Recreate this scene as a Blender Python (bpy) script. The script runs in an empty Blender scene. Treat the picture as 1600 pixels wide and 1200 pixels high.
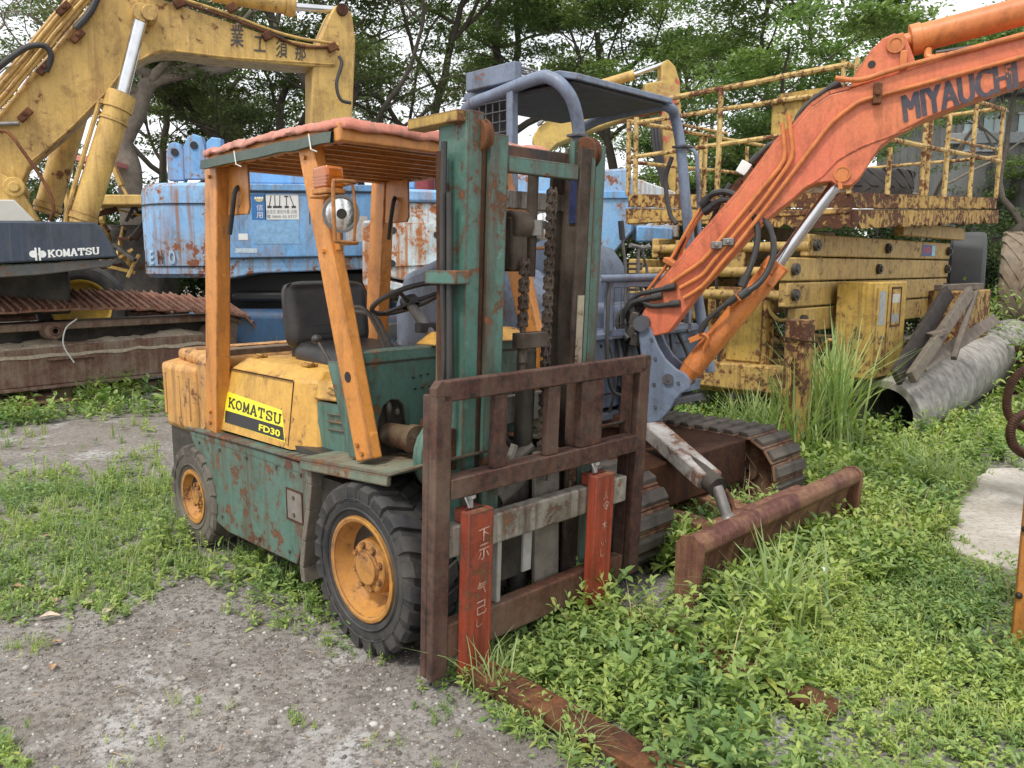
import bpy, bmesh, math, random
import numpy as np
from mathutils import Vector, Matrix, noise
C=bpy.context.scene
COL=C.collection
PI=math.pi
# ---------------- survey maths: the photograph's own camera (1600 px wide) ----------------
FPX=1241.0; PITCH=math.radians(8.3); CH=1.533
def ray(px,py):
    u=(px-800)/FPX; v=(600-py)/FPX; c,s=math.cos(PITCH),math.sin(PITCH)
    return (u, c+v*s, -s+v*c)
def ground(px,py,z=0.0):
    r=ray(px,py); t=(z-CH)/r[2]; return (r[0]*t,r[1]*t,z)
class Frame:
    """a machine's own frame: origin on the ground, heading angle a (degrees) of its +x axis"""
    def __init__(s,o,a):
        s.o=(o[0],o[1],o[2] if len(o)>2 else 0.0); s.a=math.radians(a)
    def loc(s,p):
        x,y=p[0]-s.o[0],p[1]-s.o[1]; c,n=math.cos(s.a),math.sin(s.a)
        return (x*c+y*n,-x*n+y*c,p[2]-s.o[2])
    def w(s,p):
        c,n=math.cos(s.a),math.sin(s.a)
        return (s.o[0]+p[0]*c-p[1]*n, s.o[1]+p[0]*n+p[1]*c, s.o[2]+p[2])
    def hit(s,px,py,axis,val):
        o=s.loc((0,0,CH)); r=ray(px,py); c,n=math.cos(s.a),math.sin(s.a)
        d=(r[0]*c+r[1]*n,-r[0]*n+r[1]*c,r[2]); t=(val-o[axis])/d[axis]
        return tuple(o[i]+d[i]*t for i in range(3))
    def X(s,px,py,v): return s.hit(px,py,0,v)
    def Y(s,px,py,v): return s.hit(px,py,1,v)
    def Z(s,px,py,v): return s.hit(px,py,2,v)
def proj(p):
    x,y,z=p[0],p[1],p[2]-CH; c,s=math.cos(PITCH),math.sin(PITCH)
    d=y*c-z*s; u=x/d; v=(y*s+z*c)/d
    return (800+FPX*u,600-FPX*v,d)

# ---------------- camera ----------------
cd=bpy.data.cameras.new('camera'); cam=bpy.data.objects.new('camera',cd); COL.objects.link(cam)
cd.sensor_width=36; cd.lens=FPX/1600*36; cd.clip_end=600; cd.clip_start=.05
cam.location=(0,0,CH); cam.rotation_euler=(PI/2-PITCH,0,0); C.camera=cam
# ---------------- sky, sun, exposure: bright overcast ----------------
W=bpy.data.worlds.new('World'); C.world=W; W.use_nodes=True
nt=W.node_tree; nt.nodes.clear()
out=nt.nodes.new('ShaderNodeOutputWorld'); bg=nt.nodes.new('ShaderNodeBackground')
sky=nt.nodes.new('ShaderNodeTexSky'); sky.sky_type='NISHITA'; sky.sun_disc=False
SUN_EL,SUN_AZ=math.radians(58),math.radians(215)     # azimuth from +Y, clockwise
sky.sun_elevation=SUN_EL; sky.sun_rotation=SUN_AZ; sky.dust_density=4; sky.air_density=1
mix=nt.nodes.new('ShaderNodeMixRGB'); mix.inputs[0].default_value=.86
tcw=nt.nodes.new('ShaderNodeTexCoord'); nz=nt.nodes.new('ShaderNodeTexNoise'); nz.inputs['Scale'].default_value=2.2; nz.inputs['Detail'].default_value=5
rp=nt.nodes.new('ShaderNodeValToRGB'); rp.color_ramp.elements[0].color=(9.2,9.5,9.9,1); rp.color_ramp.elements[1].color=(12.0,12.0,12.1,1)
rp.color_ramp.elements[0].position=.35; rp.color_ramp.elements[1].position=.65
nt.links.new(tcw.outputs['Generated'],nz.inputs['Vector']); nt.links.new(nz.outputs['Fac'],rp.inputs[0])
nt.links.new(sky.outputs[0],mix.inputs[1]); nt.links.new(rp.outputs[0],mix.inputs[2])
nt.links.new(mix.outputs[0],bg.inputs[0]); bg.inputs[1].default_value=.082
nt.links.new(bg.outputs[0],out.inputs[0])
sl=bpy.data.lights.new('sun','SUN'); sl.energy=1.5; sl.angle=math.radians(10); sl.color=(1,.965,.91)
so=bpy.data.objects.new('sun',sl); COL.objects.link(so)
sd=Vector((math.sin(SUN_AZ)*math.cos(SUN_EL),math.cos(SUN_AZ)*math.cos(SUN_EL),math.sin(SUN_EL)))
so.rotation_euler=sd.to_track_quat('Z','Y').to_euler()
vs=C.view_settings; vs.view_transform='Standard'; vs.look='None'; vs.exposure=.76; vs.gamma=1
C.render.engine='CYCLES'
# ---------------- helpers ----------------
def V(*a): return Vector(a)
class MB:
    def __init__(s): s.v=[]; s.f=[]
    def add(s,vs,fs):
        o=len(s.v); s.v+= [tuple(p) for p in vs]; s.f+=[tuple(i+o for i in f) for f in fs]; return s
    def box(s,x0,x1,y0,y1,z0,z1):
        v=[(x,y,z) for z in (z0,z1) for y in (y0,y1) for x in (x0,x1)]
        return s.add(v,[(0,2,3,1),(4,5,7,6),(0,1,5,4),(2,6,7,3),(0,4,6,2),(1,3,7,5)])
    def beam(s,p0,p1,w,h,up=(0,0,1),w1=None,h1=None):
        """bar from p0 to p1, w across, h along up"""
        p0,p1=Vector(p0),Vector(p1); d=(p1-p0).normalized(); u=Vector(up)
        sd=d.cross(u)
        if sd.length<1e-4: sd=d.cross(Vector((0,1,0)))
        sd.normalize(); u=sd.cross(d).normalized(); v=[]
        for p,ww,hh in ((p0,w,h),(p1,w1 or w,h1 or h)):
            for a,b in ((-1,-1),(1,-1),(1,1),(-1,1)): v.append(p+sd*a*ww/2+u*b*hh/2)
        return s.add(v,[(0,1,2,3),(7,6,5,4),(0,4,5,1),(1,5,6,2),(2,6,7,3),(3,7,4,0)])
    def tube(s,pts,r,n=8,cap=True,closed=False):
        pts=[Vector(p) for p in pts]; m=len(pts)
        rs=r if isinstance(r,(list,tuple)) else [r]*m
        t0=None; nrm=None; o=len(s.v)
        for i,p in enumerate(pts):
            a=pts[(i-1)%m] if (closed or i>0) else p; b=pts[(i+1)%m] if (closed or i<m-1) else p
            t=(b-a)
            t=t.normalized() if t.length>1e-9 else Vector((0,0,1))
            if nrm is None:
                nrm=t.orthogonal().normalized()
            else:
                nrm=(nrm-t*nrm.dot(t)); nrm=nrm.normalized() if nrm.length>1e-6 else t.orthogonal().normalized()
            bn=t.cross(nrm)
            for k in range(n):
                an=2*PI*k/n; s.v.append(tuple(p+(nrm*math.cos(an)+bn*math.sin(an))*rs[i]))
        for i in range(m-1 if not closed else m):
            j=(i+1)%m
            for k in range(n):
                l=(k+1)%n; s.f.append((o+i*n+k,o+i*n+l,o+j*n+l,o+j*n+k))
        if cap and not closed:
            s.f.append(tuple(o+k for k in range(n))[::-1]); s.f.append(tuple(o+(m-1)*n+k for k in range(n)))
        return s
    def cyl(s,p0,p1,r,r1=None,n=16,cap=True): return s.tube([p0,p1],[r,r if r1 is None else r1],n,cap)
    def lathe(s,prof,o=(0,0,0),ax=(0,0,1),n=24,closed=False):
        """prof: list of (radius, distance along axis)"""
        o=Vector(o); ax=Vector(ax).normalized(); a=ax.orthogonal().normalized(); b=ax.cross(a); st=len(s.v)
        for r,h in prof:
            for k in range(n):
                t=2*PI*k/n; s.v.append(tuple(o+ax*h+(a*math.cos(t)+b*math.sin(t))*max(r,1e-4)))
        m=len(prof)
        for i in range(m if closed else m-1):
            j=(i+1)%m
            for k in range(n):
                l=(k+1)%n; s.f.append((st+i*n+k,st+i*n+l,st+j*n+l,st+j*n+k))
        return s
    def prism(s,poly,f,t0,t1):
        """poly: 2-D outline, f(u,v,t)->3-D point"""
        n=len(poly); v=[f(a,b,t0) for a,b in poly]+[f(a,b,t1) for a,b in poly]
        fs=[tuple(range(n))[::-1],tuple(range(n,2*n))]+[(i,(i+1)%n,n+(i+1)%n,n+i) for i in range(n)]
        return s.add(v,fs)
    def ring(s,c,ax,r0,r1,t,n=24):
        return s.lathe([(r0,-t/2),(r1,-t/2),(r1,t/2),(r0,t/2)],c,ax,n,closed=True)
    def ball(s,c,r,n=10,sc=(1,1,1)):
        c=Vector(c); o=len(s.v); m=n//2
        for i in range(m+1):
            a=PI*i/m
            for k in range(n):
                b=2*PI*k/n; s.v.append((c.x+r*sc[0]*max(math.sin(a),.01)*math.cos(b),c.y+r*sc[1]*max(math.sin(a),.01)*math.sin(b),c.z+r*sc[2]*math.cos(a)))
        for i in range(m):
            for k in range(n):
                l=(k+1)%n; s.f.append((o+i*n+k,o+(i+1)*n+k,o+(i+1)*n+l,o+i*n+l))
        return s
    def xf(s,M,start=0):
        for i in range(start,len(s.v)): s.v[i]=tuple(M@Vector(s.v[i]))
        return s
    def islands(s):
        """split into separate builders, one per loose piece"""
        p=list(range(len(s.v)))
        def fd(a):
            while p[a]!=a: p[a]=p[p[a]]; a=p[a]
            return a
        for f in s.f:
            for q in f[1:]: p[fd(q)]=fd(f[0])
        out={}
        for f in s.f: out.setdefault(fd(f[0]),[]).append(f)
        res=[]
        for fs in out.values():
            m=MB(); ids=sorted({i for f in fs for i in f}); mp={a:k for k,a in enumerate(ids)}; m.v=[s.v[i] for i in ids]; m.f=[tuple(mp[i] for i in f) for f in fs]; res.append(m)
        return res
    def each(s,name,mat,parent=None,**kw): return [m.build(name,mat,parent,**kw) for m in s.islands()]
    def build(s,name,mat,parent=None,bev=0,ang=35,seg=2,label=None,jit=0):
        me=bpy.data.meshes.new(name); me.from_pydata(s.v,[],s.f)
        bm=bmesh.new(); bm.from_mesh(me); bmesh.ops.recalc_face_normals(bm,faces=bm.faces); 
        if jit:
            for v in bm.verts:
                v.co+=noise.noise_vector(v.co*4)*jit
        bm.to_mesh(me); bm.free()
        me.polygons.foreach_set('use_smooth',[True]*len(me.polygons)); me.set_sharp_from_angle(angle=math.radians(ang))
        o=bpy.data.objects.new(name,me); COL.objects.link(o)
        if mat: me.materials.append(mat)
        if parent: o.parent=parent
        if bev:
            m=o.modifiers.new('bev','BEVEL'); m.width=bev; m.segments=seg; m.limit_method='ANGLE'; m.angle_limit=math.radians(40)
        if label: o['label']=label
        return o
def tag(o,label=None,cat=None,group=None,kind=None):
    if label: o['label']=label
    if cat: o['category']=cat
    if group: o['group']=group
    if kind: o['kind']=kind
    return o
def thing(name,label,cat,fr=None,loc=(0,0,0),rz=0,group=None):
    o=bpy.data.objects.new(name,None); COL.objects.link(o); o.empty_display_size=.2
    if fr: o.location=fr.o; o.rotation_euler=(0,0,fr.a)
    else: o.location=loc; o.rotation_euler=(0,0,rz)
    return tag(o,label,cat,group)
def copy_tree(o,parent=None):
    c=o.copy(); COL.objects.link(c); c.parent=parent
    if parent: c.matrix_parent_inverse=o.matrix_parent_inverse.copy()
    for ch in list(o.children): copy_tree(ch,c)
    return c
def spline(pts,n=6):
    """Catmull-Rom through the points"""
    p=[Vector(a) for a in pts]; p=[p[0]*2-p[1]]+p+[p[-1]*2-p[-2]]; o=[]
    for i in range(1,len(p)-2):
        for k in range(n):
            t=k/n; a,b,c,d=p[i-1],p[i],p[i+1],p[i+2]
            o.append(.5*((2*b)+(c-a)*t+(2*a-5*b+4*c-d)*t*t+(3*b-a-3*c+d)*t**3))
    o.append(p[-2]); return o
def track(cx,cy,L,R,wd,ns,parent,shoe,link,gro=.02,z0=0.0,lugs=1,rollers=4,fr_mat=None,topsag=0,roll=0):
    """crawler: loop of separate shoes round two wheels"""
    tr=bpy.data.objects.new('crawler_track',None); COL.objects.link(tr); tr.parent=parent; tr.location=(cx,cy,z0)
    h=L/2-R; per=2*(2*h)+2*PI*R
    def at(s):
        s%=per
        if s<2*h: return (-h+s,2*R,0,)
        s-=2*h
        if s<PI*R: a=s/R; return (h+R*math.sin(a),R+R*math.cos(a),a)
        s-=PI*R
        if s<2*h: return (h-s,0,PI)
        s-=2*h; a=s/R; return (-h-R*math.sin(a),R-R*math.cos(a),PI+a)
    me=None; p=per/ns
    random.seed(4)
    for k in range(ns):
        x,z,a=at(k*p)
        if topsag and a==0: z-=topsag*max(0,1-(x/h)**2)
        if me is None:
            m=MB(); m.box(-p*(.47 if lugs==1 else .505),p*(.47 if lugs==1 else .505),-wd/2,wd/2,-.018*gro/.02,0)
            if lugs==1:
                m.prism([(-p*.36,0),(p*.36,0),(p*.26,gro*1.3),(-p*.26,gro*1.3)],lambda u,v,t:(u,t,v),-wd/2*.97,wd/2*.97)
            else:
                for q in (-.36,0,.36): m.prism([(p*q-.012,0),(p*q+.012,0),(p*q+.006,gro),(p*q-.006,gro)],lambda u,v,t:(u,t,v),-wd/2,wd/2)
            nb=6; o=m.build('track_shoe',link if lugs==1 else shoe,tr,bev=.004); me=o.data
            if lugs==1:
                me.materials.append(shoe)
                for pl_ in me.polygons:
                    if pl_.index>=nb: pl_.material_index=1
        else:
            o=bpy.data.objects.new('track_shoe',me); COL.objects.link(o); o.parent=tr
            mo=o.modifiers.new('bev','BEVEL'); mo.width=.004; mo.segments=1
        o.location=(x,random.uniform(-.004,.004),z); o.rotation_euler=(random.uniform(-.01,.01)+(roll if a==0 else roll*max(0,math.cos(a))),a+random.uniform(-.03,.03)+(random.uniform(-.05,.05) if roll else 0),0)
        if roll and a<PI/2: o.location.z+=math.sin(roll)*wd/2*math.cos(a)
    b=MB(); pts=[at(per*i/80) for i in range(80)]
    for s in (-1,1):
        b.tube([(q[0]*(1-.05/ max(.3,L/2)),s*wd*.16,R+(q[1]-R)*(1-.05/R)) for q in pts],.03 if R<.4 else .045,6,closed=True)
    b.build('track_chain',link,tr)
    f=MB(); f.box(-h*.95,h*.95,-wd*.2,wd*.2,R*.55,R*1.45); f.build('track_frame',fr_mat or link,tr,bev=.02)
    for s in (-1,1):
        f=MB(); f.lathe([(R*.72,-wd*.14),(R*.88,-wd*.12),(R*.88,wd*.12),(R*.72,wd*.14),(R*.3,wd*.1),(.01,wd*.16)],(s*h,0,R),(0,1,0),28); f.lathe([(R*.72,-wd*.14),(R*.3,-wd*.1),(R*.25,-wd*.2),(.01,-wd*.2)],(s*h,0,R),(0,1,0),28); f.build('idler_wheel',link,tr,ang=30)
    for k in range(rollers):
        f=MB(); x=-h*.75+1.5*h*k/max(1,rollers-1); f.lathe([(.02,-wd*.24),(R*.22,-wd*.24),(R*.30,-wd*.18),(R*.30,wd*.18),(R*.22,wd*.24),(.02,wd*.24)],(x,0,R*.36),(0,1,0),18); f.build('track_roller',link,tr,ang=30)
    return tr
def loft(m,secs,cap=True):
    o=len(m.v); n=len(secs[0])
    for s_ in secs: m.v+= [tuple(p) for p in s_]
    for i in range(len(secs)-1):
        for k in range(n): l=(k+1)%n; m.f.append((o+i*n+k,o+i*n+l,o+(i+1)*n+l,o+(i+1)*n+k))
    if cap: m.f+= [tuple(o+k for k in range(n)),tuple(o+(len(secs)-1)*n+k for k in range(n))]
# ---- stroke lettering (slab capitals) ----
SLAB={'K':[((.12,0),(.12,1)),((.85,1),(.2,.42)),((.4,.58),(.88,0)),((-.02,.05),(.3,.05)),((-.02,.95),(.3,.95)),((.65,.95),(1,.95)),((.7,.05),(1.04,.05))],
'O':[((.5,.95),(.16,.8)),((.16,.8),(.1,.5)),((.1,.5),(.16,.2)),((.16,.2),(.5,.05)),((.5,.05),(.84,.2)),((.84,.2),(.9,.5)),((.9,.5),(.84,.8)),((.84,.8),(.5,.95))],
'M':[((.12,0),(.12,1)),((.88,0),(.88,1)),((.14,.95),(.5,.15)),((.86,.95),(.5,.15)),((-.02,.05),(.28,.05)),((.72,.05),(1.02,.05))],
'A':[((.1,0),(.48,1)),((.9,0),(.52,1)),((.25,.33),(.75,.33)),((-.02,.05),(.26,.05)),((.7,.05),(1.02,.05))],
'T':[((.5,0),(.5,1)),((.05,.94),(.95,.94)),((.09,.7),(.09,1)),((.91,.7),(.91,1)),((.3,.05),(.7,.05))],
'S':[((.88,.68),(.84,.92)),((.84,.9),(.5,.95)),((.5,.95),(.16,.86)),((.16,.86),(.15,.64)),((.15,.64),(.5,.5)),((.5,.5),(.85,.37)),((.85,.37),(.84,.14)),((.84,.14),(.5,.05)),((.5,.05),(.14,.11)),((.12,.34),(.14,.05))],
'U':[((.14,1),(.14,.25)),((.14,.25),(.3,.06)),((.3,.06),(.7,.06)),((.7,.06),(.86,.25)),((.86,.25),(.86,1)),((-.02,.95),(.3,.95)),((.7,.95),(1.02,.95))]}
def slab_text(s,o,ux,uy,w,h,mat,parent,th=.13,gap=.28,name='lettering'):
    """letters of total width w and height h at origin o along ux (right), uy (up)"""
    o=Vector(o); ux=Vector(ux).normalized(); uy=Vector(uy).normalized(); nz_=ux.cross(uy); mb=MB(); n=len(s); cw=w/(n+(n-1)*gap); k=0
    for i,ch in enumerate(s):
        for a,b in SLAB[ch]:
            A=o+ux*((i*(1+gap)+a[0])*cw)+uy*(a[1]*h); B=o+ux*((i*(1+gap)+b[0])*cw)+uy*(b[1]*h)
            d=(B-A).normalized(); A=A-d*th*h*.25; B=B+d*th*h*.25; vert=abs(d.dot(uy))
            t=h*(th*(.75+.55*vert)); k+=1; hh=.0012+.00012*(k%12)
            mb.beam(A+nz_*hh/2,B+nz_*hh/2,t,hh,up=nz_)
    return mb.build(name,mat,parent)
def text_obj(s,o,ux,uy,w,h,mat,parent,offset=0.0,th=.002,name='lettering',shear=0):
    cu=bpy.data.curves.new(name,'FONT'); cu.body=s; cu.size=1; cu.offset=offset; cu.shear=shear; cu.resolution_u=3
    t=bpy.data.objects.new(name,cu); COL.objects.link(t); bpy.context.view_layer.update()
    me=bpy.data.meshes.new_from_object(t.evaluated_get(bpy.context.evaluated_depsgraph_get())); bpy.data.objects.remove(t)
    co=np.zeros(len(me.vertices)*3); me.vertices.foreach_get('co',co); co=co.reshape(-1,3)
    mn,mx=co.min(0),co.max(0); ux=Vector(ux).normalized(); uy=Vector(uy).normalized(); nn=ux.cross(uy); o=Vector(o)
    sx=w/(mx[0]-mn[0]); sy=h/(mx[1]-mn[1])
    for v in me.vertices: v.co=o+ux*((v.co.x-mn[0])*sx)+uy*((v.co.y-mn[1])*sy)+nn*th
    me.materials.clear(); me.materials.append(mat)
    ob=bpy.data.objects.new(name,me); COL.objects.link(ob); ob.parent=parent
    return ob
# ---------------- materials ----------------
def newmat(name):
    m=bpy.data.materials.new(name); m.use_nodes=True; nt=m.node_tree; nt.nodes.clear(); return m,nt
class N:
    def __init__(s,nt): s.nt=nt
    def __call__(s,t,ins=None,**kw):
        n=s.nt.nodes.new('ShaderNode'+t)
        for k,v in kw.items(): setattr(n,k,v)
        for k,v in (ins or {}).items():
            if isinstance(v,bpy.types.NodeSocket): s.nt.links.new(v,n.inputs[k])
            else: n.inputs[k].default_value=v
        return n
    def ramp(s,fac,stops,interp='LINEAR'):
        n=s('ValToRGB',{0:fac}); cr=n.color_ramp; cr.interpolation=interp
        while len(cr.elements)<len(stops): cr.elements.new(.5)
        for e,(p,c) in zip(cr.elements,stops):
            e.position=p; e.color=(c,c,c,1) if isinstance(c,(int,float)) else (*c,1)
        return n.outputs[0]
    def mix(s,f,a,b,bt='MIX'):
        n=s('MixRGB',blend_type=bt)
        for i,v in enumerate((f,a,b)):
            if isinstance(v,bpy.types.NodeSocket): s.nt.links.new(v,n.inputs[i])
            else: n.inputs[i].default_value=v if i==0 else (*v,1) if not isinstance(v,(int,float)) else (v,v,v,1)
        return n.outputs[0]
    def math(s,op,a,b=0.0,clamp=False):
        n=s('Math',operation=op); n.use_clamp=clamp
        for i,v in enumerate((a,b)):
            if isinstance(v,bpy.types.NodeSocket): s.nt.links.new(v,n.inputs[i])
            else: n.inputs[i].default_value=v
        return n.outputs[0]
    def noise(s,vec,sc,det=6,ro=.6,dist=0):
        return s('TexNoise',{'Vector':vec,'Scale':sc,'Detail':det,'Roughness':ro,'Distortion':dist}).outputs[0]
    def map(s,vec,sc=(1,1,1),loc=(0,0,0),rot=(0,0,0)):
        return s('Mapping',{'Vector':vec,'Scale':sc,'Location':loc,'Rotation':rot}).outputs[0]
    def end(s,col,rough,bump=None,bs=.3,bd=.01,metal=0,spec=.5,extra=None):
        p=s('BsdfPrincipled')
        def st(k,v):
            if isinstance(v,bpy.types.NodeSocket): s.nt.links.new(v,p.inputs[k])
            elif v is not None: p.inputs[k].default_value=v if not isinstance(v,tuple) else (*v,1)
        st('Base Color',col); st('Roughness',rough); st('Metallic',metal); st('Specular IOR Level',spec)
        for k,v in (extra or {}).items(): st(k,v)
        if bump is not None:
            b=s('Bump',{'Height':bump,'Strength':bs,'Distance':bd}); s.nt.links.new(b.outputs[0],p.inputs['Normal'])
        o=s('OutputMaterial'); s.nt.links.new(p.outputs[0],o.inputs[0]); return p
RUST_D=(.042,.019,.013); RUST_M=(.115,.045,.022); RUST_L=(.30,.125,.045)
def paint(name,col,col2=None,chip=.3,streak=.3,dirt=.3,rough=.5,edge=0.0,sc=1.0,stain=(.10,.05,.025),chipcol=None,dirtcol=(.16,.135,.10),bump=.25,seed=0,grime=.6):
    """old paint: faded patches, chips down to rust, run-off streaks, dust; chip/streak/dirt 0..1"""
    m,nt=newmat(name); n=N(nt); tc=n('TexCoord').outputs['Object']; tc=n.map(tc,loc=(seed*3.1,seed*1.7,seed*2.3))
    a=n.noise(tc,1.7*sc,5,.6); b=n.noise(tc,13*sc,8,.65,.3); c=n.noise(tc,55*sc,6,.7); st=n.noise(n.map(tc,(16*sc,16*sc,.9*sc)),1,5,.6)
    st2=n.noise(n.map(tc,(45*sc,45*sc,2.2*sc)),1,3,.6)
    col2=col2 or tuple(x*.72 for x in col)
    base=n.mix(n.ramp(a,[(.35,0),(.65,1)]),col,col2)
    base=n.mix(n.math('MULTIPLY',n.ramp(c,[(.35,1),(.6,0)]),.28),base,tuple(x*.45 for x in col))
    sc_=n.noise(n.map(tc,(70*sc,6*sc,9*sc),rot=(.5,.3,.8)),1,3,.5); base=n.mix(n.math('MULTIPLY',n.ramp(sc_,[(.70,0),(.74,1)]),min(.7,chip*1.6)),base,tuple(min(1,x*1.6+.05) for x in col))
    dm=n.math('MULTIPLY',n.ramp(n.math('ADD',n.math('MULTIPLY',b,.6),n.math('MULTIPLY',a,.4)),[(.42,0),(.68,1)]),dirt)
    base=n.mix(dm,base,dirtcol)
    sm=n.math('MULTIPLY',n.ramp(n.math('MULTIPLY',n.math('ADD',st,n.math('MULTIPLY',st2,.35)),1),[(.66,0),(.86,1)]),streak)
    base=n.mix(sm,base,stain)
    gg=n.math('MULTIPLY',n.ramp(n.noise(n.map(tc,(3.2*sc,3.2*sc,2.2*sc)),1.6,9,.78,.5),[(.50,0),(.66,1)]),grime); base=n.mix(gg,base,n.mix(1.0,base,(.36,.31,.26),'MULTIPLY'))
    # chips
    v=n.math('ADD',n.math('MULTIPLY',b,.62),n.math('MULTIPLY',a,.38)); v=n.math('ADD',v,n.math('MULTIPLY',c,.12))
    lo=.755-.28*chip
    if edge:
        g=n('NewGeometry'); bv=n('Bevel',{'Radius':.012},samples=3)
        d=n('VectorMath',{0:g.outputs['Normal'],1:bv.outputs[0]},operation='DOT_PRODUCT').outputs['Value']
        ed=n.ramp(d,[(.90,1),(.995,0)]); v=n.math('ADD',v,n.math('MULTIPLY',ed,edge*.36))
    mask=n.ramp(v,[(lo,0),(lo+.018,1)])
    halo=n.ramp(v,[(lo-.05,0),(lo,1)])
    rust=n.mix(n.ramp(c,[(.3,0),(.7,1)]),chipcol or RUST_D,RUST_M if not chipcol else tuple(x*1.8 for x in chipcol))
    rust=n.mix(n.ramp(b,[(.55,0),(.75,.8)]),rust,RUST_L)
    base=n.mix(n.math('MULTIPLY',halo,.35),base,stain)
    base=n.mix(mask,base,rust)
    ro=n.math('ADD',n.math('MULTIPLY',mask,.3),n.math('ADD',rough,n.math('MULTIPLY',n.math('SUBTRACT',b,.5),.35)),True)
    h=n.math('ADD',n.math('ADD',n.math('MULTIPLY',mask,-.7),n.math('MULTIPLY',c,.35)),n.math('MULTIPLY',a,2.2))
    n.end(base,ro,h,bump,.004); return m
def rusty(name,k=1.0,sc=1.0,light=.5,rough=.85,dark=RUST_D,mid=RUST_M,lite=RUST_L,dust=0.0,bump=.6):
    m,nt=newmat(name); n=N(nt); tc=n('TexCoord').outputs['Object']
    a=n.noise(tc,3*sc,6,.65); b=n.noise(tc,28*sc,8,.7,.4); c=n.noise(tc,110*sc,4,.7); st=n.noise(n.map(tc,(22*sc,22*sc,1.6*sc)),1,4,.6)
    f=lambda t:tuple(x*k for x in t)
    col=n.mix(n.ramp(b,[(.35,0),(.62,1)]),f(dark),f(mid)); col=n.mix(n.math('MULTIPLY',n.ramp(n.math('ADD',n.math('MULTIPLY',a,.6),n.math('MULTIPLY',st,.4)),[(.45,0),(.62,1)]),light),col,f(lite))
    col=n.mix(n.math('MULTIPLY',n.ramp(c,[(.4,1),(.6,0)]),.3),col,f(dark))
    if dust: col=n.mix(n.math('MULTIPLY',n.ramp(a,[(.4,0),(.65,1)]),dust),col,(.2,.17,.13))
    n.end(col,rough,n.math('ADD',b,n.math('MULTIPLY',c,.4)),bump,.004,spec=.3); return m
def plain(name,col,rough=.5,metal=0,var=.25,sc=20,bump=.1,dust=0.0,spec=.5,extra=None):
    m,nt=newmat(name); n=N(nt); tc=n('TexCoord').outputs['Object']; b=n.noise(tc,sc,6,.65); a=n.noise(tc,sc*.2,4,.6)
    c=n.mix(n.ramp(b,[(.3,0),(.7,1)]),tuple(x*(1-var) for x in col),tuple(min(1,x*(1+var)) for x in col))
    if dust: c=n.mix(n.math('MULTIPLY',n.ramp(a,[(.35,0),(.65,1)]),dust),c,(.22,.19,.15))
    n.end(c,n.math('ADD',rough,n.math('MULTIPLY',n.math('SUBTRACT',b,.5),.3),True),b,bump,.004,metal,spec,extra); return m
M={}
M['rubber']=plain('tyre rubber',(.022,.022,.024),.72,var=.4,sc=26,bump=.5,dust=.22)
M['blackplastic']=plain('black plastic',(.02,.02,.022),.45,var=.2,dust=.18)
M['vinyl']=plain('seat vinyl',(.018,.018,.020),.42,var=.2,sc=60,bump=.25,dust=.1)
M['hose']=plain('hose rubber',(.022,.022,.024),.5,var=.3,dust=.15)
M['chrome']=plain('cylinder chrome',(.62,.63,.65),.2,1,var=.12,sc=9,bump=.03)
M['steel']=plain('grey steel',(.22,.21,.2),.5,.6,var=.3,dust=.3)
M['darkmetal']=plain('greasy metal',(.035,.03,.026),.55,.2,var=.5,sc=30,bump=.5,dust=.25)
M['rust']=rusty('rusted steel')
M['rustdark']=rusty('dark rusted steel',.62,light=.35)
M['white']=plain('white paint',(.75,.75,.73),.5,var=.06)
M['black']=plain('black paint',(.015,.015,.016),.5,var=.2)

# ================= GROUND =================
m,nt=newmat('gravel and earth'); n=N(nt); tc=n('TexCoord').outputs['Object']
big=n.noise(tc,.45,5,.6,.4); mid=n.noise(tc,2.4,7,.65,.3); fine=n.noise(tc,34,8,.75); gr=n.noise(tc,150,4,.7)
vo=n('TexVoronoi',{'Vector':tc,'Scale':62.0,'Randomness':1.0}); vo2=n('TexVoronoi',{'Vector':tc,'Scale':24.0,'Randomness':1.0})
col=n.mix(n.ramp(mid,[(.36,0),(.62,1)]),(.215,.192,.172),(.37,.35,.325))
col=n.mix(n.math('MULTIPLY',n.ramp(fine,[(.40,1),(.54,0)]),.9),col,(.085,.074,.064))
col=n.mix(n.math('MULTIPLY',n.ramp(gr,[(.55,0),(.72,1)]),.5),col,(.58,.56,.53))
pm=n.math('MULTIPLY',n.ramp(vo.outputs['Distance'],[(.16,1),(.26,0)]),n.ramp(n('SeparateColor',{0:vo.outputs['Color']}).outputs[0],[(.50,0),(.56,1)]))
pc=n.mix(n('SeparateColor',{0:vo.outputs['Color']}).outputs[1],(.26,.235,.21),(.66,.64,.61)); col=n.mix(n.math('MULTIPLY',pm,.95),col,pc)
pm2=n.math('MULTIPLY',n.ramp(vo2.outputs['Distance'],[(.14,1),(.20,0)]),n.ramp(n('SeparateColor',{0:vo2.outputs['Color']}).outputs[0],[(.80,0),(.84,1)]))
col=n.mix(n.math('MULTIPLY',pm2,.8),col,n.mix(n('SeparateColor',{0:vo2.outputs['Color']}).outputs[1],(.26,.24,.22),(.6,.58,.55)))
col=n.mix(n.math('MULTIPLY',n.ramp(big,[(.40,0),(.60,1)]),.55),col,(.21,.175,.145))
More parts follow.
